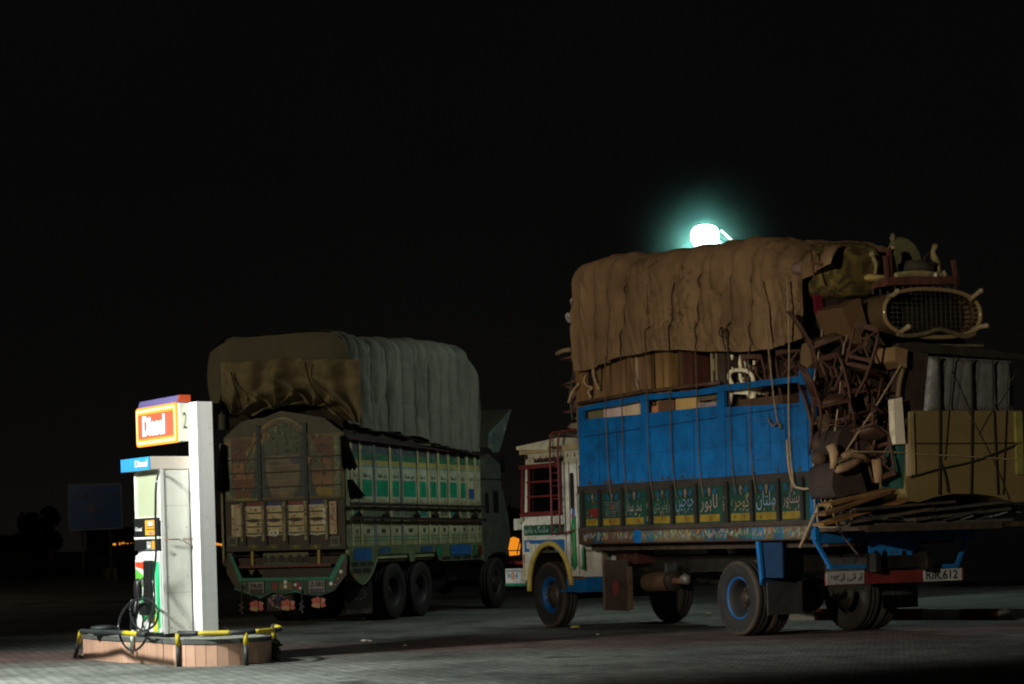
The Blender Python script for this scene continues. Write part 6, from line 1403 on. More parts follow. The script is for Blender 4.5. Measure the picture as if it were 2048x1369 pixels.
# skirt in convex pieces
for P_q in ([(XRB + .02, 1.36), (XRB + .02, .98), (XRB + .10, .88), (XRB + .28, .76), (XRB + .52, .68), (XRB + .76, .76), (XRB + .98, .90), (XRB + 1.18, 1.12), (XRB + 1.26, 1.36)],
            [(XRB + 1.26, 1.36), (XRB + 1.20, 1.20), (.38, 1.20), (.38, 1.36)], [(.38, 1.36), (.38, 1.20), (.45, 1.04), (.62, 1.04), (.70, 1.20), (.70, 1.36)], [(.70, 1.36), (.70, 1.20), (1.72, 1.20), (1.72, 1.36)], [(1.72, 1.36), (1.72, 1.20), (1.85, 1.04), (XFB, 1.02), (XFB, 1.36)]):
    k.prism(P_q, lambda p, q, d: (p, d, q), -BWB - .015, -BWB + .02, SKC)
pt = Paint(k, lambda p, q, o: (p, -BWB - .015 - o, q)); rnd = random.Random(23)
floral(pt, XRB + .05, XFB - .05, 1.22, 1.35, [(.32, .30, .14), (.05, .2, .08), (.30, .10, .06), (.3, .22, .06)], rnd, .7)
T0 = XRB + .62
pt(rrect(XRB + .16, XRB + .95, 1.10, 1.32, .08), (.02, .11, .30)); floral(pt, XRB + .25, XRB + .86, 1.14, 1.28, [(.03, .14, .34), (.10, .18, .25), (.02, .07, .22)], rnd, .8)
for i in range(3): pt(rrect(XRB + .10 + i * .32, XRB + .36 + i * .32, 1.00, 1.08, .03), (.035, .03, .022))
for i in range(2): pt(rrect(XRB + .14 + i * .40, XRB + .48 + i * .40, .88, .97, .03), (.03, .03, .03))
pt(rect(XRB + .14, XRB + .9, .855, .868), (.14, .20, .10))
for x0, x1, c in ((-.95, -.45, (.03, .09, .18)), (.95, 1.5, (.03, .08, .18)), (1.68, 1.98, (.02, .2, .10)), (2.4, 3.45, (.02, .12, .34)), (3.62, 3.76, (.02, .22, .08))): pt(rrect(x0, x1, 1.13 if x0 > 1.6 else 1.22, 1.33, .04), c); floral(pt, x0 + .04, x1 - .04, 1.15 if x0 > 1.6 else 1.24, 1.31, [(.10, .16, .22), tuple(min(1, v * 1.5) for v in c)], rnd, .7)
pt(rect(3.85, 4.05, 1.13, 1.30), (.18, .03, .02))
for i in range(4): pt(rrect(1.98 + i * .52, 2.40 + i * .52, 1.05, 1.11, .02), (.03, .035, .03))
pt(rect(XRB + 1.0, XFB, 1.035 + .16, 1.045 + .16) if False else rect(1.95, XFB, 1.025, 1.035), (.26, .28, .16))
edge = [(XRB + .02, .98), (XRB + .10, .88), (XRB + .28, .76), (XRB + .52, .68), (XRB + .76, .76), (XRB + .98, .90), (XRB + 1.18, 1.12)]
sko = part('skirt', k, 'paint', TB)
k = MB(); k.tube(smooth([Vector((p, -BWB - .02, q)) for p, q in edge], 3), .012, (.22, .26, .12), 6); part('skirt_edging', k, 'paint', sko)
# rear mud flap on the near side
a, b = RB(692, 1172, -1.5), RB(745, 1222, -1.5); k = MB(); k.box(-1.52, -1.49, b[0], a[0], .16, .74, (.04, .038, .034)); mf = part('mud_flap', k, 'rubber', TB)
d = MB(); pt = Paint(d, lambda p, q, o: (-1.52 - o, p, q)); 
for i in range(10): t_ = i * .63; pt(ell((a[0] + b[0]) / 2 + .14 * math.cos(t_), .50 + .08 * math.sin(t_), .03, .018, 6), (.10, .09, .09))
part('flower', d, 'paint', mf)
# ---- tailgate, upper mural under an arch
yLB, yRB = RB(452, 1000)[0], RB(690, 1000)[0]
def fB(p, q, o=0.): return (XRB - .02 - o, p, q)
zG0, zG1 = RB(570, 1000)[1], RB(570, 1087)[1]
ym = (yLB + yRB) / 2
k = MB(); k.box(XRB - .02, XRB + .03, yRB, yLB, zG0, 3.35, (.13, .12, .055)); 
k.prism([(yLB, 3.35), (yRB, 3.35), (yRB + .35, 3.62), (ym, 3.78), (yLB - .35, 3.62)], xp, XRB - .02, XRB + .03, (.09, .085, .05)); gate = part('upper_tailgate', k, 'paint', TB)
d = MB(); pt = Paint(d, fB, .004, dim=1.75); rnd = random.Random(41)
W_ = yLB - yRB
def gy(f): return yLB - W_ * f
pt(rect(gy(.98), gy(.02), zG0 + .02, 3.35), (.11, .085, .04))
for f0, f1, z0_, z1_, c in ((.06, .30, 2.9, 3.3, (.09, .04, .025)), (.72, .92, 2.85, 3.3, (.09, .045, .025)), (.07, .30, 2.45, 2.9, (.20, .10, .045)), (.08, .24, 2.25, 2.6, (.11, .045, .025)), (.08, .33, zG0 + .05, 2.22, (.17, .16, .03)), (.68, .9, 2.4, 2.9, (.16, .09, .04)), (.64, .9, zG0 + .05, 2.4, (.19, .14, .03))):
    pt(rect(gy(f1), gy(f0), z0_, z1_), c)
pt([(gy(.16 + .68 * i / 16), 2.75 + .92 * math.sin(math.pi * i / 16) ** .7) for i in range(17)], (.075, .085, .05))            # arch
pt([(gy(.23), 3.12), (gy(.26), 3.42), (gy(.40), 3.62), (gy(.46), 3.64), (gy(.36), 3.42), (gy(.30), 3.0)], (.24, .13, .04))
pt([(gy(.46), 3.66), (gy(.52), 3.66), (gy(.66), 3.35), (gy(.70), 3.0), (gy(.32), 3.0), (gy(.38), 3.4)], (.055, .075, .045))
pt([(gy(.30), 3.0), (gy(.70), 3.0), (gy(.72), 2.6), (gy(.70), zG0 + .05), (gy(.36), zG0 + .05), (gy(.32), 2.5)], (.125, .105, .065))
for i in range(40):
    z = rnd.uniform(zG0 + .05, 3.0); f = rnd.uniform(.36, .64); l_ = rnd.uniform(.05, .16); pt(rect(gy(min(f + l_, .68)), gy(f), z, z + rnd.uniform(.008, .02)), rnd.choice([(.15, .12, .075), (.08, .07, .045), (.19, .15, .09), (.12, .11, .07)]))
pt(ell(gy(.50), 3.50, .05, .10), (.05, .12, .05)); pt(ell(gy(.42), 2.86, .12, .025), (.06, .07, .05)); pt(ell(gy(.60), 2.90, .10, .07), (.06, .05, .08))
for f in (.30, .68): pt([(gy(f - .025), 3.55), (gy(f + .025), 3.55), (gy(f + .06), 2.5), (gy(f + .10), zG0 + .05), (gy(f - .10), zG0 + .05), (gy(f - .05), 2.5)], (.032, .045, .042))
for i in range(9): pt(arc(gy(.2 + .03 * i), 3.05 + .05 * i, .035, .06, 0, 350, 6), rnd.choice([(.14, .17, .09), (.2, .14, .05)])) if i % 2 == 0 else None
for f in (.04, .95): 
    pt(rect(gy(f + .025), gy(f - .025), zG0 + .05, 3.3), (.10, .13, .07)); floral(pt, gy(f + .022), gy(f - .022), zG0 + .08, 3.28, [(.2, .22, .12), (.04, .1, .14), (.25, .12, .05)], rnd, 2.2)
for r_ in (1., .93): pt([(gy(.16 + .68 * i / 16), 2.75 + .92 * r_ * math.sin(math.pi * i / 16) ** .7) for i in range(17)] + [(gy(.84 - .68 * i / 16), 2.73 + .90 * r_ * math.sin(math.pi * i / 16) ** .7) for i in range(17)], (.16, .16, .08) if r_ == 1. else (.10, .06, .03))
pt.i += 1; floral(pt, gy(.94), gy(.70), 2.2, 3.35, [(.14, .10, .05), (.06, .09, .07), (.18, .16, .08), (.10, .04, .03)], rnd, .8); floral(pt, gy(.29), gy(.07), 2.2, 3.35, [(.14, .10, .05), (.06, .09, .07), (.18, .16, .08), (.10, .04, .03)], rnd, .8); floral(pt, gy(.66), gy(.34), 3.0, 3.6, [(.10, .12, .06), (.05, .08, .07), (.15, .11, .05)], rnd, 1.)
part('mural', d, 'paint', gate)
for z in (2.20, 2.45, 2.70, 2.95):
    k = MB(); k.bar(fB(yLB - .05, z + rnd.uniform(-.01, .01), .018), fB(yRB + .05, z + rnd.uniform(-.01, .01), .018), .02, .022, (.04, .042, .035)); part('cross_bar', k, 'paint', gate)
for f in (.30, .69): k = MB(); k.box(XRB - .05, XRB - .03, gy(f + .015), gy(f - .015), zG0, 3.55, (.025, .045, .05)); part('strut', k, 'paint', gate)
# lower tailgate: four painted panels between dark posts
zA, zB2 = zG1, zG0 - .01
k = MB(); k.box(XRB - .03, XRB + .03, yRB, yLB, zA - .02, zB2, (.06, .045, .025)); lg = part('lower_tailgate', k, 'paint', TB)
def fC(p, q, o=0.): return (XRB - .03 - o, p, q)
d = MB(); pt = Paint(d, fC, .004, dim=1.15)
pu = [(493, 525, (.17, .03, .02)), (534, 566, (.05, .06, .16)), (576, 610, (.22, .05, .04)), (619, 652, (.05, .06, .18))]
for i, (u0, u1, tc_) in enumerate(pu):
    a, b = RB(u1, 1040)[0], RB(u0, 1040)[0]
    pt.i = 0; pt(rect(a, b, zB2 - .10, zB2 - .01), tc_)
    zt_, zb_ = zB2 - .10, zA + .12
    pt([(a, zb_ + .04), ((a + b) / 2, zb_), (b, zb_ + .04), (b, zt_), (a, zt_)], (.62, .54, .30))
    for j in range(4):
        z0_ = zb_ + .05 + (zt_ - zb_ - .05) * j / 4; h_ = (zt_ - zb_ - .05) / 4
        floral(pt, a + .03, b - .03, z0_ + .03, z0_ + h_ - .02, [(.04, .2, .07), (.35, .12, .05), (.48, .42, .2), (.42, .30, .1)], rnd, 1.2)
        pt(rect(a, b, z0_, z0_ + .022), (.045, .035, .02))
        if j == 2: pt(ell((a + b) / 2, z0_ - .0, (b - a) * .4, .035, 10), (.05, .04, .025))
    n_b = 12
    for j in range(n_b):
        pt(ell(a + .02 + (b - a - .04) * j / (n_b - 1), zt_ - .01 + .01 * (j % 2), .014, .018, 5), (.85, .78, .72)); pt(ell(a + .02 + (b - a - .04) * j / (n_b - 1), zb_ + .02 + .02 * abs(j / 5.5 - 1), .014, .016, 5), (.85, .80, .68))
    for j in range(18): pt(ell(b - .015, zb_ + .05 + (zt_ - zb_ - .05) * j / 18, .012, .014, 5), (.85, .75, .68) if j % 3 else (.5, .12, .1)); (pt(ell(a + .012, zb_ + .05 + (zt_ - zb_ - .05) * j / 18, .012, .014, 5), (.62, .35, .3)) if j % 2 else None)
for u0, u1 in ((466, 473), (474, 484), (662, 676)):
    a, b = RB(u1, 1040)[0], RB(u0, 1040)[0]; pt(rect(a, b, zA + .14, zB2 - .05), (.58, .50, .3)); floral(pt, a, b, zA + .15, zB2 - .06, [(.5, .14, .10), (.55, .5, .4), (.4, .1, .08)], rnd, 3.)
for u0, u1 in ((484, 491), (526, 531), (568, 574), (611, 617), (653, 658)):
    a, b = RB(u1, 1040)[0], RB(u0, 1040)[0]; pt(rect(a, b, zA + .05, zB2 - .02), (.30, .27, .13)); floral(pt, a, b, zA + .06, zB2 - .03, [(.10, .06, .03), (.42, .36, .18), (.1, .12, .05)], rnd, 3.)
part('painted_panels', d, 'paint', lg)
for u in (489, 531, 573, 616, 657): k = MB(); y_ = RB(u + 1.5, 1040)[0]; k.box(XRB - .06, XRB - .034, y_ - .03, y_ + .03, zA - .03, zB2, (.028, .022, .015)); part('post', k, 'paint', lg)
d = MB(); a, b = RB(562, 1066)[0], RB(541, 1066)[0]; z_ = RB(551, 1066)[1]; write(d, '03', lambda p, q, o: (XRB - .036 - o, -p, q), -b, -a, z_ - .045, z_ + .05, (.85, .85, .78), .022, .05); part('number', d, 'gloss', lg)
# frames under the tailgate: bar, holed panel, yellow posts, red bar
zF1 = zA - .02; zF0 = RB(570, 1101)[1]
k = MB(); k.box(XRB - .05, XRB + .02, yRB, yLB, zF0, zF1, (.05, .045, .025)); pt = Paint(k, lambda p, q, o: (XRB - .05 - o, p, q))
for u in (510, 551, 594, 634): y_, z_ = RB(u, 1094); pt(rect(y_ - .10, y_ + .10, z_ - .04, z_ + .04), (.12, .11, .03)); pt([(y_ - .03, z_), (y_, z_ + .03), (y_ + .03, z_), (y_, z_ - .03)], (.3, .28, .06))
for u in (468, 672): y_, z_ = RB(u, 1082); pt(rect(y_ - .10, y_ + .10, z_ - .10, z_ + .08), (.14, .16, .09)); pt(rect(y_ - .06, y_ + .06, z_ - .06, z_ + .04), (.05, .06, .035))
part('cross_member', k, 'paint', TB)
a, b = RB(617, 1128)[0], RB(527, 1128)[0]; z0_, z1_ = RB(570, 1129)[1], RB(570, 1106)[1]
k = MB(); k.box(XRB + .0, XRB + .02, a, b, z0_, z1_, (.16, .15, .07)); hp2 = part('holed_panel', k, 'paint', TB)
d = MB(); pt = Paint(d, lambda p, q, o: (XRB - o, p, q))
for u in (531, 545, 563, 581, 599, 613): y_ = RB(u, 1118)[0]; pt(ell(y_, (z0_ + z1_) / 2, .06 if 540 < u < 605 else .035, .065, 12), (.008, .008, .008))
pt(rect(a, b, z0_ + .0, z0_ + .02), (.02, .16, .1)); part('hole', d, 'paint', hp2)
for u in (506, 639): y_ = RB(u, 1115)[0]; k = MB(); k.box(XRB - .03, XRB, y_ - .025, y_ + .025, z0_ - .01, zF0, (.50, .33, .06)); part('yellow_post', k, 'paint', TB)
k = MB(); zr_ = RB(570, 1132)[1]; k.box(XRB - .06, XRB, RB(665, 1132)[0], RB(480, 1132)[0], zr_ - .025, zr_ + .02, (.14, .035, .022)); part('red_bar', k, 'paint', TB)
# green bumper tray with angled ends
XBm = XRB - .10
px = [(454, 1106), (453, 1146), (471, 1177), (505, 1190), (520, 1197), (545, 1186), (572, 1189), (590, 1183), (608, 1190), (640, 1192), (668, 1182), (692, 1150), (694, 1108)]
inn = [(463, 1106), (484, 1159), (658, 1157), (686, 1108)]
R3 = lambda u, v: RB(u, v, XBm)
k = MB()
def quadp(P, c, dp=.04): k.prism([R3(*p) for p in P], xp, XBm, XBm + dp, c)
GB = (.025, .075, .05)
quadp([(454, 1106), (463, 1106), (484, 1159), (471, 1177), (453, 1146)], (.07, .05, .025)); quadp([(686, 1108), (694, 1108), (692, 1150), (668, 1182), (658, 1157)], (.07, .05, .025))
quadp([(471, 1177), (484, 1159), (658, 1157), (668, 1182), (640, 1192), (608, 1190), (590, 1183), (572, 1189), (545, 1186), (520, 1197), (505, 1190)], GB)
bm = part('rear_bumper', k, 'paint', TB)
d = MB(); pt = Paint(d, lambda p, q, o: (XBm - o, p, q))
a, b = R3(484, 1159), R3(658, 1157)
pt([R3(484, 1162), R3(658, 1160), R3(656, 1154), R3(484, 1157)], (.02, .26, .16))
pt([R3(457, 1108), R3(463, 1108), R3(486, 1160), R3(480, 1166)], (.02, .24, .15)); pt([R3(684, 1108), R3(691, 1112), R3(665, 1166), R3(657, 1158)], (.02, .26, .17))
pt([R3(470, 1176), R3(505, 1189), R3(505, 1192), R3(468, 1179)], (.03, .2, .12)); pt([R3(572, 1187), R3(590, 1181), R3(608, 1188), R3(590, 1185)], (.02, .24, .16)); pt([R3(505, 1190), R3(520, 1195), R3(545, 1185), R3(520, 1198)], (.02, .16, .1))
for u0, u1, c in ((544, 554, (.25, .04, .04)), (559, 572, (.16, .13, .03)), (573, 585, (.18, .15, .03)), (592, 602, (.25, .04, .05))): pt([R3(u0, 1180), R3(u1, 1180), R3(u1, 1165), R3(u0, 1165)], c)
pt([R3(530, 1180), R3(540, 1180), R3(540, 1166), R3(530, 1166)], (.02, .12, .09)); floral(pt, R3(690, 1)[0] + .05, R3(672, 1)[0], R3(680, 1170)[1], R3(680, 1135)[1], [(.3, .15, .05), (.2, .05, .03)], rnd, .6)
part('bumper_paintwork', d, 'paint', bm)
for u, v, r_ in ((571, 1165, .036), (571, 1174, .036), (591, 1170, .03), (601, 1177, .025), (662, 1168, .036), (682, 1144, .034), (489, 1169, .010), (676, 1158, .012), (670, 1170, .010)):
    q = R3(u, v); k = MB(); k.lathe([(0, .012), (r_ * .7, .009), (r_, 0)], Matrix.Translation((XBm - .002, *q)) @ Matrix.Rotation(R(-90), 4, 'Y'), (.85, .85, .8), 10); part('reflector', k, 'gloss', bm)
for u, v in ((652, 1020), (652, 1032), (652.5, 1045)):
    q = RB(u, v); k = MB(); k.lathe([(0, .014), (.03, .010), (.042, 0)], Matrix.Translation((XRB - .062, *q)) @ Matrix.Rotation(R(-90), 4, 'Y'), (.85, .85, .8), 10); part('reflector', k, 'gloss', lg)
for u0, v0, u1, v1, tx, lbl in ((498, 1165, 529, 1187, 'TAB-831', 'left number plate with dark lower half'), (618, 1162, 650, 1185, 'Z-581', 'right number plate with blue lower band')):
    a, b = R3(u1, v1), R3(u0, v0); k = MB(); k.box(XBm - .02, XBm - .008, a[0], b[0], a[1], b[1], (.30, .29, .27)); po_ = part('number_plate', k, 'paint', bm, label=lbl)
    d = MB(); pt = Paint(d, lambda p, q, o: (XBm - .02 - o, p, q)); pt(rect(a[0] + .02, b[0] - .02, a[1], a[1] + (b[1] - a[1]) * (.40 if u0 < 600 else .34)), (.04, .04, .035) if u0 < 600 else (.07, .07, .12))
    write(d, tx, lambda p, q, o: (XBm - .02 - o, -p, q), -b[0] + .03, -a[0] - .03, a[1] + (b[1] - a[1]) * .48, b[1] - .02, (.07, .06, .06), .004, .02); part('writing', d, 'paint', po_)
# hangings under the bumper: pink petals and chains, glitter flap
for u, v in ((512, 1213), (575, 1211), (636, 1206)):
    c0 = R3(u, v); k = MB()
    for sx in (-1, 1):
        for a0 in (-28, 28):
            t0 = R(a0) + (0 if sx > 0 else math.pi); dx, dz = math.cos(t0), math.sin(t0)
            P = [c0, (c0[0] + dx * .10 - dz * .055, c0[1] + dz * .08 + dx * .055), (c0[0] + dx * .155, c0[1] + dz * .13), (c0[0] + dx * .10 + dz * .055, c0[1] + dz * .08 - dx * .055)]
            k.prism(P, xp, XBm + .02, XBm + .028, (.60, .12, .09) if a0 > 0 else (.62, .26, .20))
    k.prism(ell(c0[0], c0[1] + .04, .05, .07, 10), xp, XBm + .0, XBm + .012, (.5, .10, .08)); k.prism(ell(c0[0], c0[1] - .05, .045, .045, 8), xp, XBm - .002, XBm + .01, (.42, .30, .08))
    k.tube([(XBm + .02, c0[0] + .1, c0[1] + .12), (XBm + .02, c0[0], c0[1] + .05), (XBm + .02, c0[0] - .1, c0[1] + .12)], .006, (.1, .09, .08), 4)
    k.tube([(XBm + .02, c0[0] + .1, c0[1] + .10), (XBm + .02, c0[0] + .1, c0[1] + .24)], .005, (.1, .09, .08), 4)
    part('pink_flower', k, 'plastic', bm)
for u, v0, v1 in ((485, 1170, 1225), (605, 1178, 1223)):
    k = MB(); a, b = R3(u, v0), R3(u, v1); k.tube([(XBm - .02, *a), (XBm - .02, b[0], b[1] + .16)], .012, (.12, .10, .07), 5)
    for j in range(5): k.blob(XBm - .02, b[0] + .03 * (j % 2 - .5), b[1] + .17 - j * .045, .03, .05 - abs(j - 2) * .01, .03, (.10, .085, .07) if u < 500 else (.10, .09, .11), 5, nf=.3)
    k.tube([(XBm - .02, b[0], b[1] + .0), (XBm - .02, b[0], b[1] - .06)], .006, (.08, .07, .06), 4); part('chain_tassel', k, 'cloth', bm)
k = MB(); a, b = R3(579, 1222), R3(530, 1186); k.box(XBm + .06, XBm + .07, a[0], b[0], a[1], b[1], (.05, .045, .04)); gf = part('glitter_flap', k, 'rubber', TB)
d = MB(); pt = Paint(d, lambda p, q, o: (XBm + .06 - o, p, q))
for j in range(80):
    t_ = rnd.uniform(0, 6.28); r_ = rnd.uniform(.6, 1) ; yy = (a[0] + b[0]) / 2 + .2 * r_ * math.cos(t_); z_ = (a[1] + b[1]) / 2 + .13 * r_ * math.sin(t_); pt(ell(yy, z_, .012, .012, 5), rnd.choice([(.5, .48, .44), (.3, .28, .26), (.5, .2, .16), (.08, .08, .12)]))
pt(ell((a[0] + b[0]) / 2, (a[1] + b[1]) / 2 + .06, .06, .05), (.06, .06, .14)); part('glitter', d, 'gloss', gf)
# dark gear under the tray
k = MB()
for i in range(9): y_ = R3(500 + i * 19, 1145)[0]; k.prism([(y_ - .06, R3(570, 1139)[1]), (y_ + .06, R3(570, 1139)[1]), (y_, R3(570, 1150)[1])], xp, XBm + .06, XBm + .08, (.05, .042, .02) if i % 2 else (.16, .12, .05))
k.box(XBm + .05, XBm + .20, R3(652, 1)[0], R3(490, 1)[0], R3(570, 1157)[1] - .02, R3(570, 1138)[1], (.025, .02, .016)); part('spring_hanger', k, 'paint', TB)
# ---- cab and crown at the front (mostly dark from behind)
def cs(u, v): return SB_(u, v, -1.2)
k = MB()
capx0, capx1 = XFB + .05, 5.95
k.prism([(capx0, 1.0), (capx0, 3.0), (capx0 + .55, 3.15), (capx1 - .5, 2.95), (capx1 - .45, 2.5), (capx1 - .1, 1.9), (capx1, 1.45), (capx1 - .25, 1.05), (5.75, 1.0), (5.6, 1.14), (4.7, 1.14), (4.55, .95)], lambda p, q, d: (p, d, q), -1.18, 1.18, (.085, .09, .07)); cbo = part('cab_body', k, 'paint', TB)
d = MB(); pt = Paint(d, lambda p, q, o: (p, -1.18 - o, q)); rnd = random.Random(51)
pt(rect(4.55, 4.75, 1.95, 2.35), (.01, .01, .01)); pt(rect(5.0, 5.3, 1.95, 2.4), (.008, .008, .008)); floral(pt, 4.3, 5.7, 1.2, 1.9, [(.06, .07, .05), (.10, .09, .04), (.2, .2, .15)], rnd, .5); pt(rect(4.3, 5.5, 2.62, 2.65), (.02, .02, .02))
part('cab_paintwork', d, 'paint', cbo)
cpx = [(975, 868), (1021, 819), (1012, 850), (1004, 880), (996, 905), (985, 906), (975, 895)]
k = MB(); k.prism([SB_(u, v, -1.0) for u, v in cpx], lambda p, q, d: (p, d, q), -1.02, -.98, (.16, .19, .17)); cr = part('crown_side', k, 'paint', TB)
d = MB(); P = [SB_(u, v, -1.0) for u, v in cpx]; pt = Paint(d, lambda p, q, o: (p, -1.02 - o, q)); cx_ = sum(p[0] for p in P) / len(P); cz_ = sum(p[1] for p in P) / len(P)
for i in range(34):
    t_ = rnd.random() ** .5; j = rnd.randrange(len(P)); q = (cx_ + (P[j][0] - cx_) * t_ * .85, cz_ + (P[j][1] - cz_) * t_ * .85); pt(ell(*q, .03, .045, 6), rnd.choice([(.28, .32, .28), (.03, .12, .22), (.25, .24, .1), (.04, .18, .14), (.4, .42, .38)]))
part('crown_paint', d, 'paint', cr)
k = MB(); k.add([(*[P[0][0]], -1.0, P[0][1]), (P[1][0], -1.0, P[1][1]), (P[1][0], 1.0, P[1][1]), (P[0][0], 1.0, P[0][1]), (P[-1][0], -1.0, P[-1][1]), (P[-1][0], 1.0, P[-1][1])], [(0, 1, 2, 3), (0, 4, 5, 3)], (.10, .09, .06)); part('crown', k, 'paint', TB)
k = MB(); a, b = SPB(1000, 1088, -1.1), SPB(990, 1050, -1.1); k.tube([SPB(987, 1048, -1.15), SPB(992, 1075, -1.15), SPB(988, 1105, -1.15), SPB(975, 1112, -1.15)], .02, (.10, .11, .09), 6); part('cab_edge_trim', k, 'paint', TB)
for i, pts in enumerate(([(988, 880), (1000, 905), (1008, 945), (1003, 950)],)):
    k = MB()
    for j in range(30): x, z = SB_(1004 + rnd.uniform(-4, 5), 915, -1.15); k.tube([(x, -1.15, z + .05), (x + rnd.uniform(-.05, .05), -1.15 + rnd.uniform(-.04, .04), z - .30)], .012, (.01, .01, .01), 4)
    part('tassel', k, 'cloth', TB)
# black tassels at the rear corners
for u, v0, v1, lb in ((686, 872, 942, 0), (700, 960, 1000, 0), (446, 890, 985, 1), (450, 780, 830, 1)):
    k = MB(); a = RB(u, v0, XRB - .08); b = RB(u + (14 if u > 600 else -3), v1, XRB - .08)
    for j in range(60):
        o_ = rnd.uniform(-.1, .1); s_ = rnd.random(); k.tube([(XRB - .08 + rnd.uniform(-.04, .04), a[0] + o_ * .35, a[1]), (XRB - .08 + rnd.uniform(-.06, .06), b[0] + o_ * 1.3, b[1] + rnd.uniform(0, .08))], .010, (.008, .008, .008), 4)
    part('tassel', k, 'cloth', TB)

# ---- loads of the green truck
WB = 1.33
hemB = sorted([SB_(u, v, -WB) for u, v in [(712, 848), (735, 856), (760, 862), (800, 864), (812, 872), (840, 872), (870, 886), (900, 893), (935, 905), (952, 906), (966, 880)]])
topB = sorted([SB_(u, v, -.75) for u, v in [(712, 676), (745, 676), (790, 678), (840, 684), (880, 690), (888, 692), (899, 724), (930, 722), (955, 724), (966, 732), (972, 775)]])
rB = [SB_(u, 760, -WB)[0] for u in (700, 727, 752, 782, 811, 838, 864, 886, 904, 924, 944, 962, 980)]
dB = drape_fn(XRB - .02, hemB[-1][0], WB, hemB, topB, .42, .34, rB, .26, -1, 17, .036, crs=.03)
tm = MB(); tm.grid(dB, 400, 80, CANVB, cf=canvas_cols(CANVB, 13, .25))
xe = hemB[-1][0]
def endB(u, v): yy = WB * (2 * u - 1); zt5 = lerp_tab(topB, xe) - .05 - .34 * (1 - math.sqrt(max(0, 1 - max(0, (abs(yy) - (WB - .42)) / .42) ** 2))); yy *= .93; z = zt5 + (lerp_tab(hemB, xe) - zt5) * v; return Vector((xe + .04 + .12 * math.sin(math.pi * v), yy, z))
tm.grid(endB, 20, 12, CANVB)
# rear end, hanging over the tailgate
zt0 = lerp_tab(topB, XRB)
def rearB(u, v):
    y = WB * (1 - 2 * u); e_ = abs(1 - 2 * u)
    top_ = zt0 - .22 * e_ ** 5 - .10 * (1 - u) * .6
    z = top_ + (RB(570, 800)[1] - top_) * v
    return Vector((XRB - .06 - .10 * math.sin(math.pi * min(1, v * 1.1)) * (1 - e_ ** 6) + .03 * noise.noise(Vector((y * 2, z * 1.2, 8))), y * (1 + .05 * math.sin(math.pi * v)), z))
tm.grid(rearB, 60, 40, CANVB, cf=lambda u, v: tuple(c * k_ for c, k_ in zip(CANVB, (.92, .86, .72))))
solo('tarpaulin', 'grey green tarpaulin in fat roped folds over the green truck', 'tarpaulin', BF, (0, 0, hemB[4][1]), tm, 'canvas_grey')
# mustard cloth tucked over the tailgate
zc1 = [(440, 726), (470, 724), (520, 722), (560, 716), (598, 716), (605, 720), (650, 719), (705, 718), (712, 722)]
zc0 = [(438, 800), (465, 830), (500, 832), (530, 818), (560, 812), (600, 808), (630, 812), (660, 828), (690, 840), (714, 846), (718, 830)]
ct1 = sorted([RB(u, v, XRB - .3) for u, v in zc1]); ct0 = sorted([RB(u, v, XRB - .3) for u, v in zc0])
yc0, yc1 = ct0[0][0], ct0[-1][0]
def clothB(u, v):
    y = yc1 + (yc0 - yc1) * u; a, b = lerp_tab(ct1, y), lerp_tab(ct0, y); z = a + (b - a) * v
    gather = [(.10, .9), (.40, .9), (.66, .85), (.98, .9)]
    f = 0
    for gx, gz in gather:
        an = math.atan2((u - gx) * 2.2, (1.06 - v)); dist = math.hypot((u - gx) * 2.2, 1.06 - v); f += math.sin(an * 9 + 2 * noise.noise(Vector((an * 2, dist * 2, gx)))) * math.exp(-dist * 1.6) * .16
    f += .05 * math.sin(u * 34 + 3 * noise.noise(Vector((u * 3, v * 2, 1)))) * (1 - v) + .07 * noise.noise(Vector((u * 5, v * 3, 5)))
    e_ = min(1, min(u, 1 - u) * 10)
    return Vector((XRB - .20 - (.16 * math.sin(math.pi * min(1, v * 1.05 + .05)) + f) * e_, y, z))
k = MB(); k.grid(clothB, 150, 70, (.25, .205, .115), cf=canvas_cols((.25, .205, .115), 30, .3)); solo('cloth_sheet', 'mustard yellow cloth gathered in folds over the painted tailgate', 'cloth', BF, (XRB - .2, 0, RB(570, 812)[1]), k, 'cloth')
def ropeb(label, pts, r=.012, c=(.02, .018, .016)): 
    P = [Vector(p) for p in pts]; m_ = MB(); m_.tube(smooth(P, 4), r, c, 6); solo('rope', label, 'rope', BF, tuple(P[-1]), m_, 'rope', group='ropes on the green truck')
ropeb('dark rope slanting down the mustard cloth to the right corner', [RPB(610, 725, XRB - .44), RPB(625, 775, XRB - .46), RPB(660, 815, XRB - .46), RPB(700, 850, XRB - .40), RPB(712, 870, XRB - .2)])
ropeb('dark rope curving down the left end of the mustard cloth', [RPB(462, 745, XRB - .42), RPB(478, 800, XRB - .46), RPB(482, 820, XRB - .44)])
ropeb('dark cord along the lower edge of the grey tarpaulin', [SPB(735, 862, -WB - .06), SPB(780, 866, -WB - .07), SPB(830, 880, -WB - .07), SPB(870, 890, -WB - .06), SPB(940, 908, -WB - .04)], .014)
k = MB(); k.box(XRB + .15, 4.15, -1.15, 1.15, 1.22, 4.5, (.05, .04, .03)); solo('cargo_pile', 'dark stacked goods hidden under the grey tarpaulin', 'cargo', BF, (1, 0, 1.22), k, 'cloth', kind='stuff')

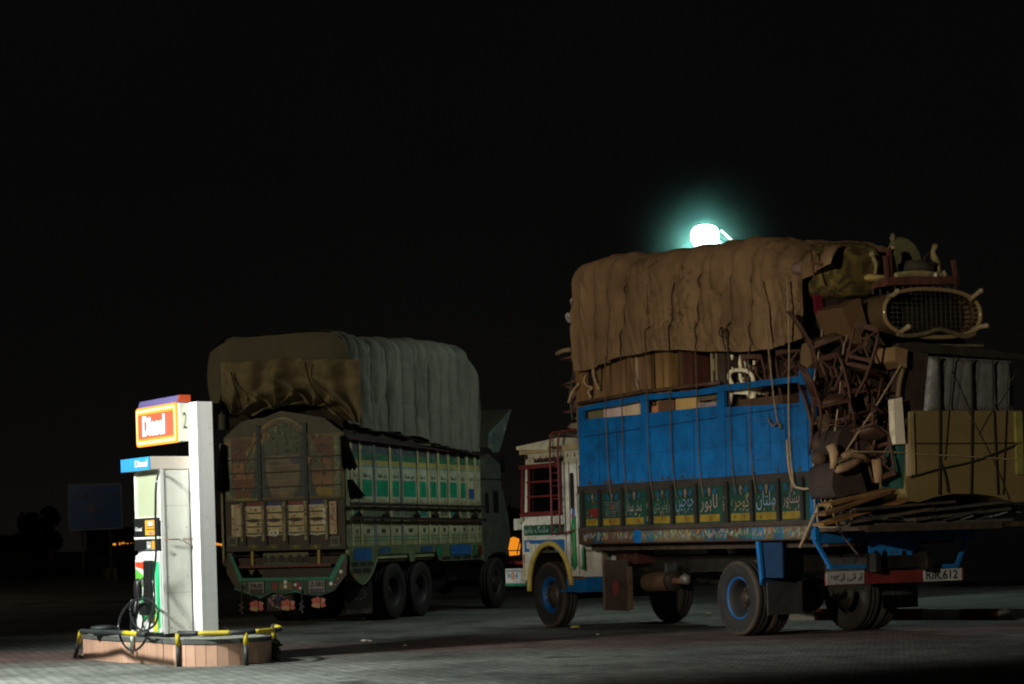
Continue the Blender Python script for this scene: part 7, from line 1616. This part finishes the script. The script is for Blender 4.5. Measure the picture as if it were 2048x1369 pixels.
# ================================================================== BACKGROUND
bl_, br_ = Vector(gnd(168, 1181)), Vector(gnd(221, 1176)); br_.y = bl_.y
SGN = Fr((bl_.x, bl_.y), (1, 0))
def sg(u, v): r = ray(u, v); return (r[0] * bl_.y - bl_.x, H + r[2] * bl_.y)
rs = thing('road_sign', 'blue roadside sign in Urdu on two grey posts left of the fuel pump', 'sign', SGN, (0, 0, 0))
k = MB(); P = [sg(140, 1061), sg(245, 1057), sg(242, 968), sg(137, 971)]; k.prism(P, lambda p, q, d: (p, d, q), -.03, .0, (.02, .10, .34)); sp_ = part('sign_panel', k, 'clean', rs)
k = MB()
for a, b in zip(P, P[1:] + P[:1]): k.bar((a[0], -.035, a[1]), (b[0], -.035, b[1]), .02, .05, (.40, .36, .34))
part('frame', k, 'paint', sp_)
d = MB(); fn = lambda p, q, o: (p, -.03 - o, q)
def sgw(s, u0, v0, u1, v1, c): a, b = sg(u0, v1), sg(u1, v0); write(d, s, fn, a[0], b[0], a[1], b[1], c, .004, .01)
sgw(urdu('سروس روڈ پر گاڑی نہ کھڑی کریں ۔'), 144, 978, 238, 1000, (.24, .24, .26)); sgw('C', 163, 1008, 171, 1026, (.3, .3, .32)); sgw('130', 172, 1008, 190, 1026, (.62, .36, .20)); sgw(urdu('کلومیٹر'), 193, 1014, 214, 1028, (.22, .22, .24)); sgw(urdu('پنجاب ہائی وے پولیس'), 160, 1040, 232, 1052, (.22, .22, .25))
part('lettering', d, 'paint', sp_)
for u in (163, 219): k = MB(); x = sg(u + 3, 1120)[0]; k.tube([(x, .03, 0), (x, .03, sg(u, 1062)[1] + .1)], .05, (.17, .165, .16), 8); part('post', k, 'steel', rs)
p = gnd(221, 1178); k = MB(); w0 = .27
k.prism(rrect(-w0, w0, 0, .74, .04), lambda a, b, d: (a, d, b), -.12, .12, (.20, .15, .06)); rnd = random.Random(61); pt = Paint(k, lambda a, b, o: (a, -.12 - o, b)); 
for i in range(16): x, z = rnd.uniform(-.22, .22), rnd.uniform(.06, .66); pt(ell(x, z, rnd.uniform(.03, .07), rnd.uniform(.03, .07), 7), rnd.choice([(.05, .05, .03), (.30, .22, .07), (.12, .06, .03), (.07, .08, .03)]))
o = k.build('painted_block', 'stone'); o.location = p; tag(o, 'small blotchy ochre block standing below the right post of the blue sign', 'block')
p = far_at(103, 1114, 105); k = MB(); k.cyl((0, 0, 0), (0, 0, p[2] + .38), .10, (.22, .07, .05), 10); k.cyl((0, 0, p[2] - .2), (0, 0, p[2] + .34), .14, (.28, .09, .06), 10); o = k.build('marker_post', 'paint'); o.location = (p[0], p[1], 0); tag(o, 'small reddish marker post far left of the blue sign', 'post')
# bushes and rubble along the far left verge
BP = [(.02, .03, .015), (.03, .045, .02), (.015, .022, .01), (.04, .05, .03)]
for i, (u, v, s, lb) in enumerate([(28, 1178, 1.3, 'ragged dark bush at the left edge of the view'), (88, 1172, 1.0, 'low dark bush with bare twigs below the marker post'), (130, 1170, .8, 'small dark bush left of the blue sign posts'), (190, 1165, .9, 'dark bush between the posts of the blue sign'), (262, 1165, 1.2, 'dark bush behind the fuel pump nozzle'), (-30, 1165, 1.6, 'large dark bush partly outside the left edge')]):
    g_ = gnd(u, v); shrub('bush', lb, (g_[0], g_[1], .15), (s * 1.0, s * .8, s * .55), 1500, .07, 70 + i, BP, 9, 'bushes on the left verge', cat='bush')
rnd = random.Random(5); ru = [6 + 17.5 * i + rnd.uniform(-5, 5) for i in range(9)]
for i in range(9):
    u = ru[i]; g_ = gnd(u, rnd.uniform(1176, 1192)); k = MB(); s = rnd.uniform(.12, .32); k.blob(0, 0, s * .25, s, s * .8, s * .5, (.16, .15, .13), 6, 1, nf=.5, seed=i); o = k.build('rock', 'stone'); o.location = g_
    tag(o, ['first', 'second', 'third', 'fourth', 'fifth', 'sixth', 'seventh', 'eighth', 'ninth'][sorted(ru).index(u)] + ' rubble rock from the left edge on the dark verge', 'rock', 'rubble on the left verge')
# trees far off
def tree(name, label, loc, h, r, seed, n_=2600, ls=.22):
    rnd = random.Random(seed); t = thing(name, label, 'tree', WORLD, loc, group='far trees')
    k = MB(); k.tube([(0, 0, -.1), (.1, 0, h * .3), (-.05, .1, h * .55), (.05, 0, h * .85)], [h * .035, h * .025, h * .018, h * .006], (.06, .045, .03), 8)
    for j in range(7): a = rnd.uniform(0, 6.28); z0 = h * rnd.uniform(.3, .6); k.tube([(0, 0, z0), (math.cos(a) * r * .4, math.sin(a) * r * .4, z0 + h * .12), (math.cos(a) * r * .8, math.sin(a) * r * .8, z0 + h * .22)], [h * .012, h * .008, .01], (.06, .045, .03), 5)
    part('trunk', k, 'wood', t)
    k = MB()
    for j in range(10): a = rnd.uniform(0, 6.28); q = rnd.uniform(.1, .75) * r; leafy(k, math.cos(a) * q, math.sin(a) * q, h * rnd.uniform(.45, .9), r * .42, r * .42, h * .17, n_ // 10, ls, rnd, BP)
    part('crown', k, 'leaf', t)
for i, (u, vt, Y, r_, lb) in enumerate([(80, 1026, 130, 1.5, 'narrow dark tree far left against the night sky'), (25, 1072, 120, 2.8, 'low broad dark tree at the far left edge'), (950, 1006, 115, 2.6, 'dark tree behind the cab of the green truck'), (1015, 1012, 118, 2.4, 'dark tree between the two truck cabs'), (330, 1062, 150, 4.0, 'dark tree behind the fuel pump column')]):
    p = far_at(u, vt, Y); tree('tree', lb, (p[0], p[1], 0), p[2] * 1.02, r_, 90 + i)
# low roadside building with orange lamps, behind pump
YB_ = 150
def fb(u, v): r = ray(u, v); return (r[0] * YB_, H + r[2] * YB_)
bd3 = thing('roadside_shop', 'low dim shop building with orange strip lamps behind the fuel pump', 'building', Fr((0, YB_), (1, 0)), (0, 0, 0))
x0, zt_ = fb(172, 1063); x1, _ = fb(470, 1068)
k = MB(); k.box(x0, x1, 0, 5, 0, zt_, (.16, .12, .06)); k.box(x0 - .2, x1 + .2, -1.6, 5.1, zt_, zt_ + .18, (.08, .06, .04)); part('wall', k, 'stone', bd3)
for i in range(7):
    xx = x0 + 1.0 + i * (x1 - x0 - 2) / 6; k = MB(); k.box(xx - .5, xx + .5, -.02, .01, .1, 2.0, (.05, .04, .03)); part('shutter', k, 'paint', bd3)
for u, v, wd in ((238, 1089, .25), (248, 1088, .4), (256, 1086, .5), (264, 1086, .45), (271, 1088, .3), (428, 1087, .3), (435, 1088, .55), (443, 1089, .25), (449, 1090, .2)):
    x, z = fb(u, v); k = MB(); k.blob(x, -1.7, z, wd * .5, .12, .08, (1, .5, .1), 6); part('lamp', k, M['orange_lamp'], bd3)
cr_ = thing('parked_car', 'dark parked car silhouetted before the orange lamps of the shop', 'car', Fr((fb(238, 1)[0] * 120 / 150, 120), (1, 0)), (0, 0, 0))
k = MB(); body = [(-2.1, .35), (2.1, .35), (2.15, .75), (1.9, .92), (1.1, 1.0), (.5, 1.42), (-.9, 1.45), (-1.5, 1.02), (-2.1, .92)]
k.prism(body, lambda p, q, d: (p, d, q), -.8, .8, (.02, .02, .025)); part('body', k, 'clean', cr_, bevel=.08)
for x in (-1.35, 1.35):
    for y in (-.75, .75): k = MB(); m = Matrix.Rotation(R(90), 4, 'X'); m.translation = Vector((x, y, .32)); k.lathe([(0, -.1), (.2, -.1), (.32, -.09), (.32, .09), (.2, .1), (0, .1)], m, (.02, .02, .02), 16); part('wheel', k, 'rubber', cr_)
for x0_, x1_ in ((-.8, -.15), (-.05, .55)): k = MB(); k.box(x0_, x1_, -.81, -.805, 1.02, 1.34, (.01, .01, .012)); part('window', k, 'gloss', cr_)
# orange lit kiosk seen between the trucks
YK = 62.; KF = Fr((far_at(1028, 1100, YK)[0], YK), (1, 0))
ks = thing('kiosk', 'small dark kiosk with a glowing orange opening between the two trucks', 'kiosk', KF, (0, 0, 0))
def kf(u, v): r = ray(u, v); return (r[0] * YK - KF.o[0], H + r[2] * YK)
k = MB(); k.box(-.55, .9, .02, 1.5, 0, kf(1028, 1062)[1], (.03, .028, .025)); k.box(-.65, 1.0, -.35, 1.6, kf(1028, 1062)[1], kf(1028, 1062)[1] + .05, (.04, .035, .03)); part('wall', k, 'stone', ks)
k = MB(); P = [kf(1019, 1112), kf(1039, 1110), kf(1041, 1090), kf(1038, 1078), kf(1027, 1074), kf(1018, 1078), kf(1016, 1092)]; k.prism(P, lambda p, q, d: (p, d, q), -.03, .015, (1, .4, .05)); part('lit_opening', k, M['orange_glow'], ks)
k = MB(); a, b = kf(1014, 1102), kf(1042, 1101); k.bar((a[0], -.06, a[1]), (b[0], -.06, b[1]), .03, .03, (.05, .03, .02)); a, b = kf(1034, 1108), kf(1040, 1080); k.bar((a[0], -.06, a[1]), (b[0], -.06, b[1]), .02, .03, (.05, .03, .02)); part('bar', k, 'wood', ks)
k = MB(); a, b = kf(1017, 1128), kf(1037, 1121); k.box(a[0], b[0], -.5, -.45, a[1], b[1], (.35, .04, .03)); part('red_counter', k, 'paint', ks)
# dark hedge beyond the raised pavement: a wall remade in black leaves to stay unlit
h0 = gnd(1700, 1163); 
hg = MB(); rnd = random.Random(77)
HY = gnd(1950, 1160, .165)[1]
for i in range(14): leafy(hg, 10.5 + i * 1.3, HY + .8 + rnd.uniform(-.1, .1), 1.0, .85, .5, 1.05, 700, .10, rnd, [(.006, .009, .005), (.01, .014, .008), (.004, .006, .003)])
def hf_(u, v): a = math.pi * v; return (9.6 + 18 * u, HY + .8 - .42 * math.cos(a) + .12 * noise.noise(Vector((u * 20, v * 3, 1))), .1 + 1.75 * math.sin(a) ** .4 + .12 * noise.noise(Vector((u * 26, v * 4, 5))))
hg.grid(hf_, 90, 12, (.006, .008, .005))
solo('boundary', 'dark wall remade as a blackened leafy hedge beyond the raised pavement at the right edge', 'boundary', WORLD, (14, HY, .1), hg, 'leaf')
# litter
for i, (u, v, c, s, lb) in enumerate([(1150, 1256, (.35, .30, .10), .10, 'yellowish scrap of litter beside the front wheel of the blue truck'), (1196, 1270, (.4, .38, .34), .04, 'tiny pale pebble on the paving between the blue truck wheels'), (1418, 1230, (.40, .38, .22), .09, 'pale crumpled leaf just left of the rear blue rimmed wheel'), (728, 1283, (.45, .38, .34), .07, 'pale scrap of paper on the reddish paving'), (740, 1283, (.40, .30, .28), .05, 'smaller pinkish scrap next to the paper'), (811, 1292, (.40, .38, .36), .04, 'tiny pale pebble on the reddish paving'), (553, 1270, (.3, .28, .25), .04, 'small pale pebble beyond the striped rail')]):
    g_ = gnd(u, v); k = MB(); s *= .7; k.blob(0, 0, s * .25, s, s * .5, s * .3, c, 5, 1, nf=.7, seed=i); o = k.build('pebble' if 'pebble' in lb else 'litter', 'cloth'); o.location = g_; tag(o, lb, 'pebble' if 'pebble' in lb else 'litter')

# scattering ball added to give the lens bloom round the floodlight
def bloom_volume():
    m = bpy.data.materials.new('lamp_bloom'); m.use_nodes = True; t = m.node_tree; t.nodes.clear(); n = t.nodes.new; l = t.links.new
    out = n('ShaderNodeOutputMaterial'); pv = n('ShaderNodeVolumePrincipled'); l(pv.outputs[0], out.inputs['Volume'])
    pv.inputs['Color'].default_value = (.35, .95, .85, 1)
    tx = n('ShaderNodeTexCoord'); vl = n('ShaderNodeVectorMath'); vl.operation = 'LENGTH'; l(tx.outputs['Object'], vl.inputs[0])
    mr_ = n('ShaderNodeMapRange'); mr_.inputs[1].default_value = 0; mr_.inputs[2].default_value = 1; mr_.inputs[3].default_value = 1; mr_.inputs[4].default_value = 0; l(vl.outputs['Value'], mr_.inputs[0])
    pw = n('ShaderNodeMath'); pw.operation = 'POWER'; pw.inputs[1].default_value = 6.0; l(mr_.outputs[0], pw.inputs[0])
    mu = n('ShaderNodeMath'); mu.operation = 'MULTIPLY'; mu.inputs[1].default_value = BLOOM_D; l(pw.outputs[0], mu.inputs[0]); l(mu.outputs[0], pv.inputs['Density'])
    return m
BLOOM_D = .20
k = MB(); k.blob(0, 0, 0, 1, 1, 1, (1, 1, 1), 16)
mo = k.build('lamp_bloom_ball', bloom_volume()); hc = Vector((lx + .35 - .35, ly + .2 - .2, lz)); mo.location = hc; mo.scale = (2.2, 2.2, 2.2)
tag(mo, 'added scattering ball giving the bloom round the white floodlight', None, kind='stuff')
